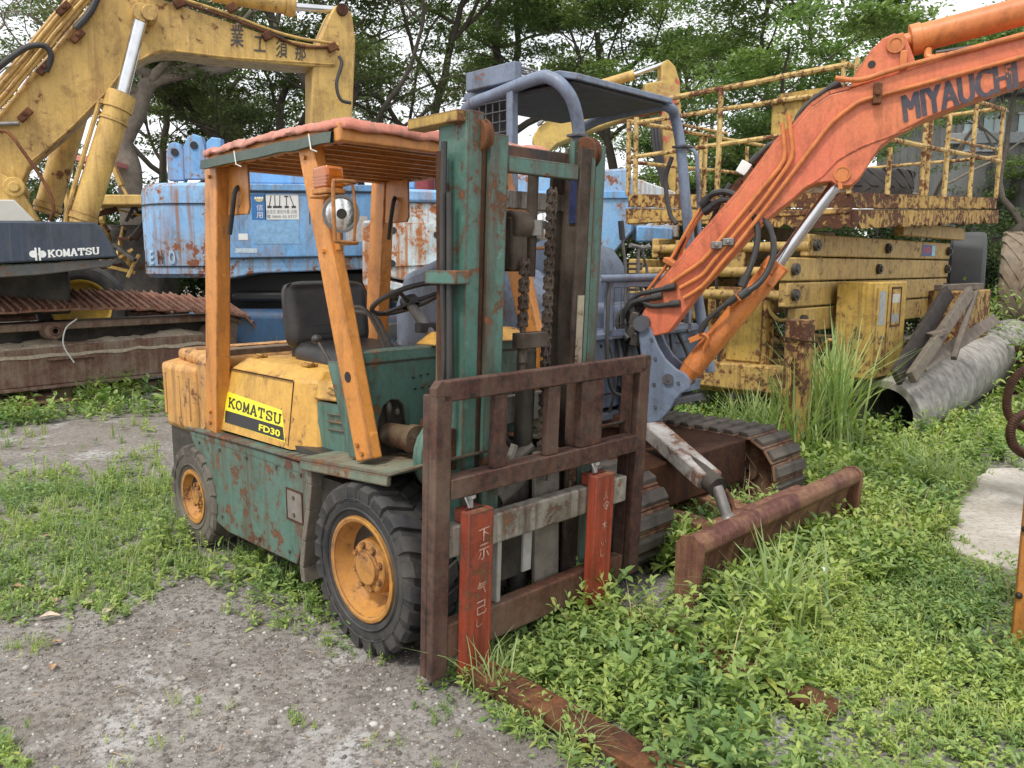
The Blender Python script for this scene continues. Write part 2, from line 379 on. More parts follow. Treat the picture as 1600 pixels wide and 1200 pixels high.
# pale worn cement skin left in patches
pt=n.noise(tc,1.3,8,.7,.7); ptm=n.math('MULTIPLY',n.ramp(pt,[(.56,0),(.62,1)]),n.ramp(fine,[(.40,0),(.55,1)])); col=n.mix(n.math('MULTIPLY',ptm,.55),col,(.56,.555,.54))
h=n.math('ADD',n.math('ADD',n.math('MULTIPLY',fine,.9),n.math('MULTIPLY',gr,.35)),n.math('ADD',n.math('MULTIPLY',pm,.5),n.math('MULTIPLY',pm2,.7)))
n.end(col,.93,h,.9,.012,spec=.25); MGRND=m
def gz(x,y):     # height of the ground
    d=math.hypot(x,y); z=.025*noise.noise((x*.8,y*.8,0))+.008*noise.noise((x*3,y*3,2))-.012
    if d>14: z+= min(1.0,(d-14)*.03)*(.5+.5*noise.noise((x*.1,y*.1,8)))
    return z
g=MB(); xs=[-200,-90,-45,-25,-15]; x=-11.0
while x<11: xs.append(x); x+=.10 if abs(x)<4 else .25
xs+=[11,15,25,45,90,200]; ys=[-30,-8,-2]; y=0.0
while y<9: ys.append(y); y+=.09
while y<20: ys.append(y); y+=.4
ys+=[20,25,32,45,70,120,260]
for yy in ys:
    for xx in xs: g.v.append((xx,yy,gz(xx,yy)))
nx=len(xs)
for j in range(len(ys)-1):
    for i in range(nx-1): g.f.append((j*nx+i,j*nx+i+1,(j+1)*nx+i+1,(j+1)*nx+i))
tag(g.build('ground',MGRND,None,ang=80),kind='structure')
# broken concrete path at the right
m,nt=newmat('broken concrete'); n=N(nt); tc=n('TexCoord').outputs['Object']; a_=n.noise(tc,2.2,8,.65,.4); b_=n.noise(tc,30,7,.7)
col=n.mix(n.ramp(a_,[(.35,0),(.65,1)]),(.32,.285,.235),(.55,.51,.45)); col=n.mix(n.math('MULTIPLY',n.ramp(b_,[(.36,1),(.52,0)]),.5),col,(.16,.14,.115)); n.end(col,.9,n.math('ADD',a_,b_),.6,.01,spec=.3); MPATH=m
g=MB(); pts=[ground(px,py) for px,py in ((1478,815),(1500,770),(1545,738),(1600,738),(1760,760),(1760,900),(1600,905),(1570,897),(1500,872),(1482,845))]
pp2=[]
for k in range(len(pts)):
    a_,c_=Vector(pts[k]),Vector(pts[(k+1)%len(pts)])
    for q in range(4): v=a_.lerp(c_,q/4); v+=noise.noise_vector(v*5)*.05; pp2.append((v.x,v.y))
g.prism(pp2,lambda u,v,t:(u,v,t),-.05,.035); tag(g.build('path',MPATH,None,bev=.008),kind='structure')
g=MB(); pts=[ground(px,py) for px,py in ((1560,705),(1580,690),(1640,690),(1640,722),(1570,722))]; g.prism([(p[0],p[1]) for p in pts],lambda u,v,t:(u,v,t),-.05,.03); tag(g.build('path',MPATH,None,bev=.01),kind='structure')

# ================= FOLIAGE TOOLS AND TREES =================
def leafmat(name,c0,c1,trans=.35,rough=.5,yellow=None):
    m,nt=newmat(name); n=N(nt); g=n('NewGeometry'); r=g.outputs['Random Per Island']
    col=n.mix(r,c0,c1)
    if yellow: col=n.mix(n.ramp(r,[(.93,0),(.97,1)]),col,yellow)
    tc=n('TexCoord').outputs['Object']; a=n.noise(tc,1.1,3,.5); b_=n.noise(tc,.55,2,.5); col=n.mix(n.math('MULTIPLY',n.ramp(a,[(.40,0),(.60,1)]),.5),col,(min(1,c1[0]*1.75),c1[1]*1.45,c1[2]*1.2)); col=n.mix(n.math('MULTIPLY',n.ramp(b_,[(.42,0),(.60,1)]),.22),col,tuple(x*.8 for x in c0))
    p=n('BsdfPrincipled',{'Base Color':col,'Roughness':rough,'Specular IOR Level':.35}); t=n('BsdfTranslucent',{'Color':n.mix(1.0,col,(1.0,1.25,.45),'MULTIPLY')})
    s=n('MixShader',{0:trans}); nt.links.new(p.outputs[0],s.inputs[1]); nt.links.new(t.outputs[0],s.inputs[2]); o=n('OutputMaterial'); nt.links.new(s.outputs[0],o.inputs[0]); return m
ML_TREE=[leafmat('dark tree leaf',(.075,.10,.05),(.135,.175,.08)),leafmat('mid green tree leaf',(.095,.145,.062),(.17,.245,.095)),leafmat('light acacia leaf',(.125,.195,.085),(.21,.31,.13))]
ML_SHRUB=leafmat('shrub leaf',(.04,.065,.03),(.085,.13,.05),.3)
def mesh_np(name,v,f,mat,idx4=True):
    """v (n,3), f (m,4) arrays -> mesh object"""
    me=bpy.data.meshes.new(name); nv,nf=len(v),len(f); k=f.shape[1]
    me.vertices.add(nv); me.vertices.foreach_set('co',v.astype(np.float32).ravel()); me.loops.add(nf*k); me.loops.foreach_set('vertex_index',f.astype(np.int32).ravel())
    me.polygons.add(nf); me.polygons.foreach_set('loop_start',np.arange(0,nf*k,k,dtype=np.int32)); me.polygons.foreach_set('loop_total',np.full(nf,k,dtype=np.int32))
    me.update(); me.validate(); me.materials.append(mat); o=bpy.data.objects.new(name,me); COL.objects.link(o); return o
def leaves(cen,size,rng,flat=.6,asp=.45):
    """small pointed leaf quads (rhombi) at points cen"""
    n_=len(cen); a=rng.uniform(0,2*np.pi,n_); tilt=rng.normal(0,flat,n_); 
    d=np.stack([np.cos(a)*np.cos(tilt),np.sin(a)*np.cos(tilt),np.sin(tilt)],1); up=np.stack([rng.normal(0,flat,n_),rng.normal(0,flat,n_),np.ones(n_)],1)
    s=np.cross(d,up); s/=np.linalg.norm(s,axis=1)[:,None]; L=(size*rng.uniform(.6,1.4,n_))[:,None]
    p0=cen-d*L/2; p2=cen+d*L/2; p1=cen+s*L*asp/2; p3=cen-s*L*asp/2
    v=np.stack([p0,p1,p2,p3],1).reshape(-1,3); f=np.arange(4*n_).reshape(-1,4); return v,f
MBK=[plain('dark tree bark',(.085,.070,.055),.9,var=.4,sc=9,bump=.8,dust=.15),plain('pale grey bark',(.24,.205,.165),.9,var=.35,sc=7,bump=.7,dust=.2)]
def tree(name,label,x,y,h,seed,leaf=1,bark=0,lean=(0,0),trunk=None,spread=1.0,first=.28,nleaf=30000,lsize=.095,r0=.16,levels=3,fork=(3,5),group='trees behind the yard'):
    """tapered trunk with wandering limbs; foliage in flat sprays at the twig ends"""
    rnd=random.Random(seed); rng=np.random.default_rng(seed); z0=gz(x,y)-.1
    root=thing(name,label,'tree',loc=(x,y,z0),group=group); T=MB(); tips=[]
    def branch(p,d,L,r,lv):
        n_=max(4,int(L/.35)); pts=[p.copy()]; rs=[r]; q=p.copy(); dd=d.copy()
        for i in range(n_):
            dd=(dd+Vector((rnd.gauss(0,.17),rnd.gauss(0,.17),rnd.gauss(0,.10)+(.05 if lv<2 else -.01)))).normalized()
            q=q+dd*(L/n_); pts.append(q.copy()); rs.append(r*(1-.65*(i+1)/n_))
        T.tube(pts,rs,8 if lv<2 else 5 if lv==2 else 4,cap=False)
        if lv>=levels: 
            tips.extend([pts[-1],pts[-2],pts[len(pts)//2]]); return
        k=rnd.randint(*fork)+ (1 if lv==1 else 0)
        for j in range(k):
            t=rnd.uniform(.35,1.0) if lv else rnd.uniform(first,1.0); i=min(len(pts)-1,int(t*n_)); az=2*PI*(j/k)+rnd.uniform(-.6,.6)
            e=rnd.uniform(.05,.75) if lv<2 else rnd.uniform(-.15,.45)
            nd=Vector((math.cos(az)*math.cos(e),math.sin(az)*math.cos(e),math.sin(e))); nd=(nd+dd*.35).normalized()
            branch(pts[i],nd,L*rnd.uniform(.42,.68)*spread,rs[i]*rnd.uniform(.5,.72),lv+1)
        tips.append(pts[-1])
    if trunk:
        pts=[Vector(p) for p in trunk]; sp=spline(pts,5); rs=[r0*(1-.6*i/len(sp)) for i in range(len(sp))]; T.tube(sp,rs,10,cap=False)
        for j in range(len(sp)):
            if j>len(sp)*first and rnd.random()<.42:
                az=rnd.uniform(0,2*PI); e=rnd.uniform(0,.6); branch(sp[j],Vector((math.cos(az)*math.cos(e),math.sin(az)*math.cos(e),math.sin(e))),h*.3*spread,rs[j]*.6,1)
    else: branch(Vector((0,0,0)),Vector((lean[0],lean[1],1)).normalized(),h*.78,r0,0)
    T.build('trunk',MBK[bark],root,ang=80)
    tp=np.array([tuple(t) for t in tips]); tp=tp[tp[:,2]>h*.16]
    if nleaf and len(tp):
        per=max(20,int(nleaf/len(tp))); cen=[]
        for t in tp:
            rad=rng.uniform(.35,.75); k=int(per*rng.uniform(.5,1.5)); 
            o=rng.normal(0,1,(k,3)); o/=np.linalg.norm(o,axis=1)[:,None]; o*=(rng.uniform(0,1,(k,1))**.5); cen.append(t+o*np.array([rad,rad,rad*.22])+np.array([0,0,.05]))
        cen=np.concatenate(cen); v,f=leaves(cen,lsize,rng,.45); o=mesh_np('crown',v,f,ML_TREE[leaf]); o.parent=root
    return root
# the S-curved tree behind the boom cylinder
Tq=Frame((0,15.5),0)
def TT(pts,fr,x,y,z0): return [(lambda q:(q[0]-x,0+.0,q[2]-z0))(fr.Y(px,py,0)) for px,py in pts]
bx=Tq.Y(205,305,0)[0]
tree('leaning_tree','tree with a pale S-curved trunk and long limb arching right, behind the yellow boom',bx,15.5,7.5,3,0,1,trunk=[(0,0,-.2)]+TT([(205,320),(203,262),(190,225),(212,180),(222,150),(240,125),(290,112),(345,108),(390,85)],Tq,bx,15.5,gz(bx,15.5)-.1),r0=.24,first=.5,nleaf=14000)
tl=[ # px, depth, h, seed, leaf, bark, label, kwargs
 (40,17,8.5,11,0,1,'grey barked tree with bare twisting limbs at the far left edge',dict(nleaf=9000,lean=(-.1,0))),
 (-120,19,9,12,0,0,'dark tree just beyond the left edge of the yard',dict()),
 (330,20,9.5,13,0,0,'dark flat layered tree seen between the yellow boom and the blue crane lugs',dict(nleaf=30000)),
 (432,18,9,14,0,0,'dark tree with wide layered sprays standing behind the yellow lettered boom',dict(lean=(.03,0),nleaf=30000)),
 (618,17,9.5,15,0,0,'dark forked tree rising right of the yellow excavator arm, above the pink roof',dict(lean=(.05,0),r0=.2,nleaf=26000)),
 (735,19,10,16,0,0,'tree with many crossing dark limbs behind the left side of the grey canopy',dict(nleaf=26000,lean=(-.15,0))),
 (830,20,10.5,17,1,0,'tall thick trunked tree rising directly above the grey canopy',dict(r0=.22,nleaf=30000)),
 (955,18,8.5,18,1,0,'mid green feathery tree right of the grey canopy',dict(nleaf=34000)),
 (1095,17,7.6,19,2,0,'light green feathery tree behind the caged platform, left half',dict(nleaf=42000,first=.2)),
 (1190,16,6.8,20,2,0,'light green low tree behind the caged platform, beside the yellow control plate',dict(nleaf=42000,first=.15)),
 (1330,19,7.0,22,1,1,'thin nearly bare tree against white sky behind the orange boom',dict(nleaf=2500,fork=(2,3),lean=(-.05,0),r0=.11,first=.5)),
 (1352,20,8.2,23,1,1,'second thin bare tree leaning right against the white sky',dict(nleaf=2000,fork=(2,2),lean=(.12,0),r0=.09,first=.6)),
 (1470,18,8.5,24,1,0,'green tree above the orange arm cylinder at the upper right',dict(nleaf=30000,lean=(.1,0))),
 (1620,20,9,25,1,0,'leafy tree at the upper right edge in front of the grey building',dict(nleaf=26000)),
 (250,24,12,26,0,0,'tall distant dark tree behind the curved trunk',dict(nleaf=22000)),
 (540,24,12.5,27,0,0,'tall distant tree behind the end of the yellow arm',dict(nleaf=24000)),
 (1030,25,12,28,1,0,'tall distant tree with dark bending limbs over the lettered cage rails',dict(nleaf=24000,first=.35)),
]
for px,d,h,sd_,lf,bk_,lab,kw in tl:
    x=(px-800)/FPX*d
    tree('tree' if 'nleaf' not in kw or kw['nleaf']>5000 else 'bare_tree',lab,x,d,h,sd_,lf,bk_,**kw)
# shrubs closing the gap under the crowns
def shrub(seed,w,h,nl,ls=.10):
    rng=np.random.default_rng(seed); k=26; cen=[]
    for i in range(k):
        c=np.array([rng.uniform(-w/2,w/2),rng.uniform(-.6,.6),h*rng.uniform(.1,.85)]); r_=rng.uniform(.35,.75); m_=nl//k
        o=rng.normal(0,1,(m_,3)); o/=np.linalg.norm(o,axis=1)[:,None]; cen.append(c+o*r_*(rng.uniform(.4,1,(m_,1)))*np.array([1,1,.75]))
    cen=np.concatenate(cen); cen=cen[cen[:,2]>0]; v,f=leaves(cen,ls,rng,.7,.5); return mesh_np('foliage',v,f,ML_SHRUB)
protos=[]
def mk_shrub(seed,label,x,y,w=3.4,h=3.0,nl=15000):
    r=thing('shrub',label,'shrub',loc=(x,y,gz(x,y)),group='shrubs along the back of the yard'); o=shrub(seed,w,h,nl); o.parent=r
    b=MB(); rn=random.Random(seed)
    for k in range(4):
        b=MB(); p=Vector((rn.uniform(-1,1),rn.uniform(-.4,.4),0)); b.tube([p,p+Vector((rn.uniform(-.3,.3),0,h*.4)),p+Vector((rn.uniform(-.7,.7),rn.uniform(-.3,.3),h*.8))],[.04,.03,.01],5); b.build('stem',MBK[0],r)
    return r
labs=['dark bush at the far left behind the yellow excavator','dark bush behind the two boom cylinders','dark bush behind the curved tree trunk','dark bush left of the blue crane lugs','dark bush behind the blue crane hood','bush behind the pink covered roof','bush hidden mostly by the green mast','bush behind the yellow and pink boom','bush behind the left end of the caged platform','bush under the light green tree behind the cage','bush behind the yellow control plate','bush behind the orange boom bend','bush behind the tan tyre on the platform','bush in front of the grey building beside the black tyre']
for k,lab in enumerate(labs):
    px=-60+k*125; d=18+1.2*math.sin(k*2.1) if k<11 else 17.5; mk_shrub(40+k,lab,(px-800)/FPX*d,d,4.0,(3.4 if k<6 else 3.0 if k<11 else 2.6)+.3*math.sin(k*3.3))
# far wood behind everything
rng=np.random.default_rng(7); cen=[]
for k in range(190):
    x=rng.uniform(-34,40); y=rng.uniform(28,36); z=rng.uniform(.5,11.5 if x<9.5 else 3.4); r_=rng.uniform(.8,1.7); o=rng.normal(0,1,(420,3)); o/=np.linalg.norm(o,axis=1)[:,None]; cen.append(np.array([x,y,z])+o*r_*rng.uniform(.3,1,(420,1))*np.array([1.2,1,.6]))
v,f=leaves(np.concatenate(cen),.26,rng,.7,.5); tag(mesh_np('far_wood',v,f,ML_TREE[0]),'dark far wood closing the view behind the yard','far wood',kind='stuff')
# ---------------- grey building at the far right ----------------
Bf=Frame((0,24),-6)
bd=thing('grey_building','weathered grey concrete building with pale windows at the far right edge','building',Bf)
def bh(px,py): return Bf.Y(px,py,0)
MBLD=paint('stained cement wall',(.23,.23,.225),(.17,.17,.165),chip=.1,streak=.9,dirt=.6,rough=.9,seed=99,sc=.3,stain=(.07,.07,.065),chipcol=(.1,.1,.1),dirtcol=(.12,.125,.11)); MGL=plain('window glass',(.36,.46,.47),.15,var=.15,sc=1.5)
x0=bh(1480,300)[0]; b=MB(); b.box(x0,x0+9,0,6,-.5,bh(1560,150)[2]); b.build('wall',MBLD,bd,bev=.03)
b=MB(); b.box(x0-.2,x0+9.2,-.35,6,bh(1560,150)[2],bh(1560,138)[2]); b.build('roof_slab',MBLD,bd,bev=.02)
b=MB(); b.box(x0-.1,x0+9.1,-.15,0.0,bh(1560,225)[2],bh(1560,208)[2]); b.build('ledge',plain('grey ledge',(.3,.32,.34),.8,dust=.2),bd,bev=.02)
for (a0,b0,a1,b1) in ((1506,182,1530,206),(1536,176,1572,206),(1536,226,1572,235),(1590,178,1640,206),(1506,226,1530,235)):
    p=bh(a0,b1); q=bh(a1,b0); b=MB(); b.box(p[0],q[0],-.02,-.005,p[2],q[2]); w=b.build('window',MGL,bd)
    b=MB(); 
    for zz in (p[2]-.04,q[2]): b.box(p[0]-.05,q[0]+.05,-.06,.0,zz,zz+.05)
    b.box((p[0]+q[0])/2-.02,(p[0]+q[0])/2+.02,-.05,-.021,p[2],q[2]); b.build('window_frame',plain('alu frame',(.4,.41,.42),.5),w)
b=MB(); p=bh(1560,345); q=bh(1640,285); b.box(p[0],q[0]+3,-2.5,-.0,bh(1560,345)[2],bh(1560,285)[2]); b.build('lower_annex',MBLD,bd,bev=.03)

# ================= SCISSOR LIFT, PIPE AND THE THINGS AROUND =================
S_=Frame((2.85,6.8),45)
MYR=paint('rotten yellow paint',(.54,.35,.10),(.46,.27,.075),chip=.64,streak=.8,dirt=.35,edge=.6,rough=.8,seed=50,stain=(.12,.055,.025),dirtcol=(.2,.14,.08),bump=.6)
MYT=paint('old yellow tube paint',(.66,.47,.18),(.58,.38,.13),chip=.60,streak=.3,dirt=.3,rough=.8,sc=1.6,seed=51,bump=.5,chipcol=(.09,.035,.02))
MYA=paint('scissor arm yellow',(.52,.34,.10),(.44,.28,.075),chip=.42,streak=.35,dirt=.4,rough=.6,sc=1.3,seed=52,dirtcol=(.2,.15,.08),stain=(.1,.06,.03))
MYB=paint('cabinet yellow',(.60,.385,.07),(.50,.33,.08),chip=.42,streak=.5,dirt=.3,edge=.5,rough=.65,seed=53,dirtcol=(.25,.18,.08))
MSK=paint('rust eaten skirt paint',(.56,.36,.10),(.48,.28,.08),chip=.68,streak=1,dirt=.3,edge=.8,rough=.9,seed=57,stain=(.12,.05,.025),bump=.9,sc=1.3)
sl_=thing('scissor_lift','rusty yellow scissor lift with a caged platform on top, behind the orange boom','scissor lift',S_)
def dz(x,y): return .05*x+.055*y
def slab(mb,x0,x1,y0,y1,z0,z1):   # follows the sagging deck
    v=[(x,y,z+dz(x,y)) for z in (z0,z1) for y in (y0,y1) for x in (x0,x1)]
    return mb.add(v,[(0,2,3,1),(4,5,7,6),(0,1,5,4),(2,6,7,3),(0,4,6,2),(1,3,7,5)])
def ragged(mb,p0,p1,z0,z1,th,nrm,n=60,amp=.05):  # plate with an eaten lower edge
    p0=Vector(p0);p1=Vector(p1); nrm=Vector(nrm)*th
    for k in range(n):
        a_=p0.lerp(p1,k/n); c_=p0.lerp(p1,(k+1)/n)
        za=z0+amp*max(0,noise.noise((k*.45,z0,3)))*1.6; zb=z0+amp*max(0,noise.noise(((k+1)*.45,z0,3)))*1.6
        v=[]
        for q in (Vector((0,0,0)),nrm): v+=[Vector((a_.x,a_.y,za+dz(a_.x,a_.y)))+q,Vector((c_.x,c_.y,zb+dz(c_.x,c_.y)))+q,Vector((c_.x,c_.y,z1+dz(c_.x,c_.y)))+q,Vector((a_.x,a_.y,z1+dz(a_.x,a_.y)))+q]
        fs=[(0,3,2,1),(4,5,6,7),(0,1,5,4),(3,7,6,2)]
        if k==0: fs.append((0,4,7,3))
        if k==n-1: fs.append((1,2,6,5))
        mb.add(v,fs)
L_,W_=4.25,2.32
b=MB(); slab(b,.03,L_-.03,.05,W_,1.93,2.02); b.build('deck_floor',MYR,sl_)
for k,(z0,z1,off) in enumerate(((2.03,2.16,.0),(1.86,2.015,-.03))):
    for p0,p1,nn in (((-.0,off,0),(L_,off,0),(0,1,0)),((off,0,0),(off,W_,0),(1,0,0)),((L_-off,0,0),(L_-off,W_,0),(-1,0,0)),((0,W_-off,0),(L_,W_-off,0),(0,-1,0))):
        b=MB(); ragged(b,p0,p1,z0,z1,.03,nn,amp=.02 if k==0 else .07); b.build('deck_skirt',MSK,sl_,jit=.006)
b=MB(); b.box(-.04,.02,.0,2.3,1.985,2.035); b.build('skirt_lip',MYR,sl_,bev=.01)
def S_x(px,py,x=0.0): return S_.X(px,py,x)
def S_y(px,py,y=0.0): return S_.Y(px,py,y)
def stube(pts,r=.021,name='cage_rail',mat=None):
    b=MB()
    # short straight pieces with slight dents
    P=[Vector(p) for p in pts]; q=[]
    for a_,c_ in zip(P[:-1],P[1:]):
        n_=max(2,int((c_-a_).length/.25))
        for k in range(n_): q.append(a_.lerp(c_,k/n_)+noise.noise_vector(a_.lerp(c_,k/n_)*3)*.008)
    q.append(P[-1]); b.tube(q,r,8); return b.build(name,mat or MYT,sl_)
zt=lambda x:3.20+.05*x
zm=lambda x:2.66+.045*x
zl=lambda x,y:2.15+dz(x,y)
stube([(0,.1,zt(0)),(0,1.85,zt(0)-.02)],.026,mat=M['rust'] if 0 else MYT)
stube([(0,.1,2.99),(0,2.3,3.0)],.022); stube([(0,.1,zm(0)+.04),(0,2.3,zm(0))],.022)
stube([(0,.1,3.2),(L_,.0,zt(L_)-.02)],.026); stube([(0,0,zm(0)-.02),(L_,0,zm(L_)-.05)],.024)
stube([(L_,0,zt(L_)),(L_,W_,zt(L_))],.024); stube([(L_,0,zm(L_)),(L_,W_,zm(L_))],.02)
stube([(0,W_,3.02),(L_,W_,3.0+.1)],.022); stube([(0,W_,2.62),(L_,W_,2.75)],.02); stube([(.8,W_,3.1),(1.9,W_,3.12)],.018)
for y in (.03,.14): stube([(0,y,zl(0,y)),(0,y,3.24)],.02,'cage_post')
for y,h in ((1.28,3.2),(2.24,3.05),(2.33,3.04)): stube([(0,y,zl(0,y)),(0,y,h)],.026,'cage_post')
for x,h in ((.75,2.6),(1.62,3.2),(1.75,3.22),(2.3,3.3),(3.15,3.3),(4.2,3.4)): stube([(x,0,zl(x,0)),(x,0,h)],.024,'cage_post')
for x in (.9,1.35,1.45,2.4,3.3,4.2): stube([(x,W_,zl(x,W_)),(x,W_,3.02)],.024,'cage_post')
stube([(2.3,.02,2.82),(2.34,.02,2.86),(4.15,.02,2.93)],.016,'cage_gate_bar'); stube([(2.33,.02,2.3),(2.33,.02,2.85)],.018,'cage_gate_bar')
b=MB(); b.prism([(.12,2.70),(.78,2.70),(.78,3.0),(.70,3.06),(.12,3.05)],lambda u,v,t:(t,u,v),.03,.05); b.build('control_plate',MYB,sl_,bev=.004)
# scissor arms: box beams, near and far sets
for s,(y0,y1) in enumerate(((.30,.38),(1.85,1.93))):
    bars=[(-.12,3.66,1.635,1.825),(-.50,3.64,1.425,1.622),(-.48,3.62,1.205,1.412),(-.3,3.6,.98,1.19)]
    for k,(x0,x1,z0,z1) in enumerate(bars):
        b=MB(); b.box(x0,x1,y0,y1,z0,z1); ar=b.build('scissor_arm',MYA,sl_,bev=.012)
        for xp in (x0+.12,x0+(x1-x0)*.47,x1-.09):
            b=MB(); b.cyl((xp,y0-.035,(z0+z1)/2),(xp,y1+.01,(z0+z1)/2),.05,n=18); b.cyl((xp,y0-.05,(z0+z1)/2),(xp,y0-.03,(z0+z1)/2),.028,n=8); b.build('pivot_pin',M['darkmetal'],ar,ang=30)
    b=MB(); b.box(1.75,3.75,y0-.12,y0-.02,1.86,2.0); b.build('slide_rail',MYA,sl_,bev=.01)
for x,z in ((-.1,1.72),(3.5,1.72),(-.4,1.5),(3.5,1.5),(-.4,1.3),(1.5,1.3)):
    b=MB(); b.cyl((x,.3,z),(x,1.9,z),.045,n=12); b.build('cross_tube',MYA,sl_)
b=MB(); b.box(-.12,-.02,.9,1.3,1.5,1.9); b.box(-.2,-.1,1.35,1.6,1.05,1.8); b.build('end_bracket',MYA,sl_,bev=.01)
# decal on the second arm
o=Vector(S_y(1450,401,.297)); o=Vector((2.55,.2985,1.66)); 
def splate(x0,x1,z0,z1,y,name,mat,par):
    b=MB(); b.box(x0,x1,y-.0015,y,z0,z1); return b.build(name,mat,par)
dc=splate(2.68,3.10,1.665,1.79,.2985,'arm_decal',plain('navy decal',(.03,.07,.2),.5,var=.2),ar)
dc.parent=sl_
splate(3.0,3.10,1.67,1.785,.2965,'decal_corner',plain('light blue decal',(.25,.5,.68),.5,var=.2),dc)
text_obj('HUCHI',(2.73,.2965,1.70),(1,0,.02),(0,0,1),.25,.065,plain('red decal letters',(.55,.05,.03),.5),dc,offset=.03,th=.001,name='decal_lettering')
# base chassis, cabinets
b=MB(); b.box(-.05,4.1,.15,2.2,.35,.62); b.build('base_frame',MYR,sl_,bev=.02)
b=MB(); b.box(-.25,-.02,.45,2.4,.42,.66); b.build('base_bumper',MYR,sl_,bev=.02,jit=.006)
b=MB(); b.box(3.0,4.15,-.05,.3,.62,1.28); b.build('end_box',MYR,sl_,bev=.02)
b=MB(); b.box(.36,1.13,-.10,.24,.55,1.41); cb=b.build('control_cabinet',MYB,sl_,bev=.012)
b=MB(); b.box(.40,.62,-.112,-.1005,.70,1.36); b.box(.66,1.08,-.109,-.1005,.62,1.39); b.build('cabinet_door',MYB,cb,bev=.003)
splate(.44,.58,1.03,1.33,-.1125,'gauge_strip',plain('grey plate',(.3,.31,.3),.6,var=.3),cb)
b=MB()
for x0,x1,z0,z1 in ((.72,.96,1.345,1.365),(.72,.96,1.0,1.02),(.72,.735,1.0,1.365),(.945,.96,1.0,1.365)): b.box(x0,x1,-.116,-.109,z0,z1)
b.build('window_frame',rusty('red brown frame',1.1,light=.3),cb)
splate(.75,.93,1.22,1.30,-.1095,'notice_label',plain('worn label',(.5,.48,.42),.7,var=.4,sc=60),cb); splate(.75,.93,1.04,1.12,-.1095,'notice_label',plain('grey label',(.25,.26,.24),.7,var=.3),cb)
b=MB(); b.ring((.52,-.115,.92),(0,1,0),.012,.018,.006,12); b.build('lock',M['steel'],cb)
b=MB(); b.box(-.12,.05,.66,1.28,.60,1.36); cb2=b.build('valve_cabinet',MYR,sl_,bev=.03,seg=3)
b=MB(); b.box(-.135,-.121,.70,1.05,.68,1.30); b.build('cabinet_door',MYB,cb2,bev=.004)
b=MB(); b.tube(spline([S_x(1225,455,-.2),S_x(1205,462,-.25),S_x(1203,485,-.25),S_x(1218,500,-.22),S_x(1235,498,-.2)]),.016,8); b.build('bent_pipe',MYA,sl_)
b=MB()
for xx,pp in ((-.2,(1118,420,1122,600)),(-.2,(1232,380,1228,500))): b.tube([S_x(pp[0],pp[1],xx),S_x((pp[0]+pp[2])/2+3,(pp[1]+pp[3])/2,xx),S_x(pp[2],pp[3],xx)],.014,6)
b.build('drooping_hose',M['hose'],sl_)
for x in (.5,3.4):
    for y in (.25,2.05):
        w=bpy.data.objects.new('wheel',None); COL.objects.link(w); w.parent=sl_; w.location=(x,y,.30)
        b=MB(); b.lathe([(.17,-.1),(.28,-.1),(.30,-.06),(.30,.06),(.28,.1),(.17,.1)],(0,0,0),(0,1,0),32); b.build('tyre',M['rubber'],w)
        b=MB(); b.lathe([(.18,-.09),(.15,-.07),(.12,-.02),(.05,-.03),(.01,-.05)],(0,0,0),(0,1,0),24); b.lathe([(.18,.09),(.15,.07),(.01,.05)],(0,0,0),(0,1,0),24); b.build('rim',MYB,w)
# yellow outrigger post in the grass
po=Frame((2.25,6.2),45)
pt=thing('steel_post','square rusty yellow steel post standing in tall grass with a wire round it','post',po)
b=MB(); b.box(-.085,.085,-.085,.085,-.3,1.135); b.build('post_tube',MYR,pt,bev=.008,jit=.004)
b=MB(); b.tube([(-.1,-.1,.98),(.1,-.1,.96),(.1,.1,.98),(-.1,.1,1.0)],.008,6,closed=True); b.build('wire_loop',M['rustdark'],pt)
b=MB(); b.tube([(-.1,.02,.85),(-.13,.02,.8),(-.15,.0,.66),(-.16,0,.56)],.022,8); b.build('side_arm',MYR,pt)
# big tyres
def bigtyre(name,label,R,wd,rr,mat,loc,rot,n=22,smooth=False,grp=None):
    t=thing(name,label,'tyre'); t.location=loc; t.rotation_euler=rot; t['group']=grp or 'large tyres lying about the yard'
    b=MB(); h=wd/2
    b.lathe([(rr,-h*.8),(rr*1.1,-h),(R*.82,-h*1.02),(R*.93,-h*.95),(R*.965,-h*.8),(R*.97,0),(R*.965,h*.8),(R*.93,h*.95),(R*.82,h*1.02),(rr*1.1,h),(rr,h*.8)],(0,0,0),(0,0,1),56,closed=False); b.build('carcass',mat,t)
    if not smooth:
        b=MB()
        for s in (-1,1):
            for k in range(n):
                a0=2*PI*(k+(.5 if s>0 else 0))/n; wa=2*PI/n*.5; vs=[]
                for y,q,r0,r1 in ((s*h*1.0,-.5,R*.86,R*.97),(s*h*.85,-.3,R*.93,R),(s*h*.05,.9,R*.94,R)):
                    ac=a0+q*2*PI/n
                    for r_,w_ in ((r0,-wa/2),(r1,-wa/2.3),(r1,wa/2.3),(r0,wa/2)): vs.append((r_*math.cos(ac+w_),r_*math.sin(ac+w_),y))
                fs=[(0,1,2,3),(8,11,10,9)]
                for i in range(2):
                    for q in range(4): fs.append((i*4+q,i*4+(q+1)%4,i*4+4+(q+1)%4,i*4+4+q))
                b.add(vs,fs)
        b.build('tread_lug',mat,t)
    return t
MTT=plain('muddy tan tyre',(.20,.15,.10),.9,var=.45,sc=8,bump=.6,dust=.5)
MTK=plain('black tyre rubber',(.025,.025,.027),.75,var=.4,sc=8,bump=.3,dust=.15)
q=S_.w((1.75,1.25,0)); bigtyre('tyre','muddy tan tyre with chevron tread lying on the caged platform',.50,.36,.26,MTT,(q[0],q[1],2.05+dz(1.75,1.25)+.18),(.05,.03,0),n=18)
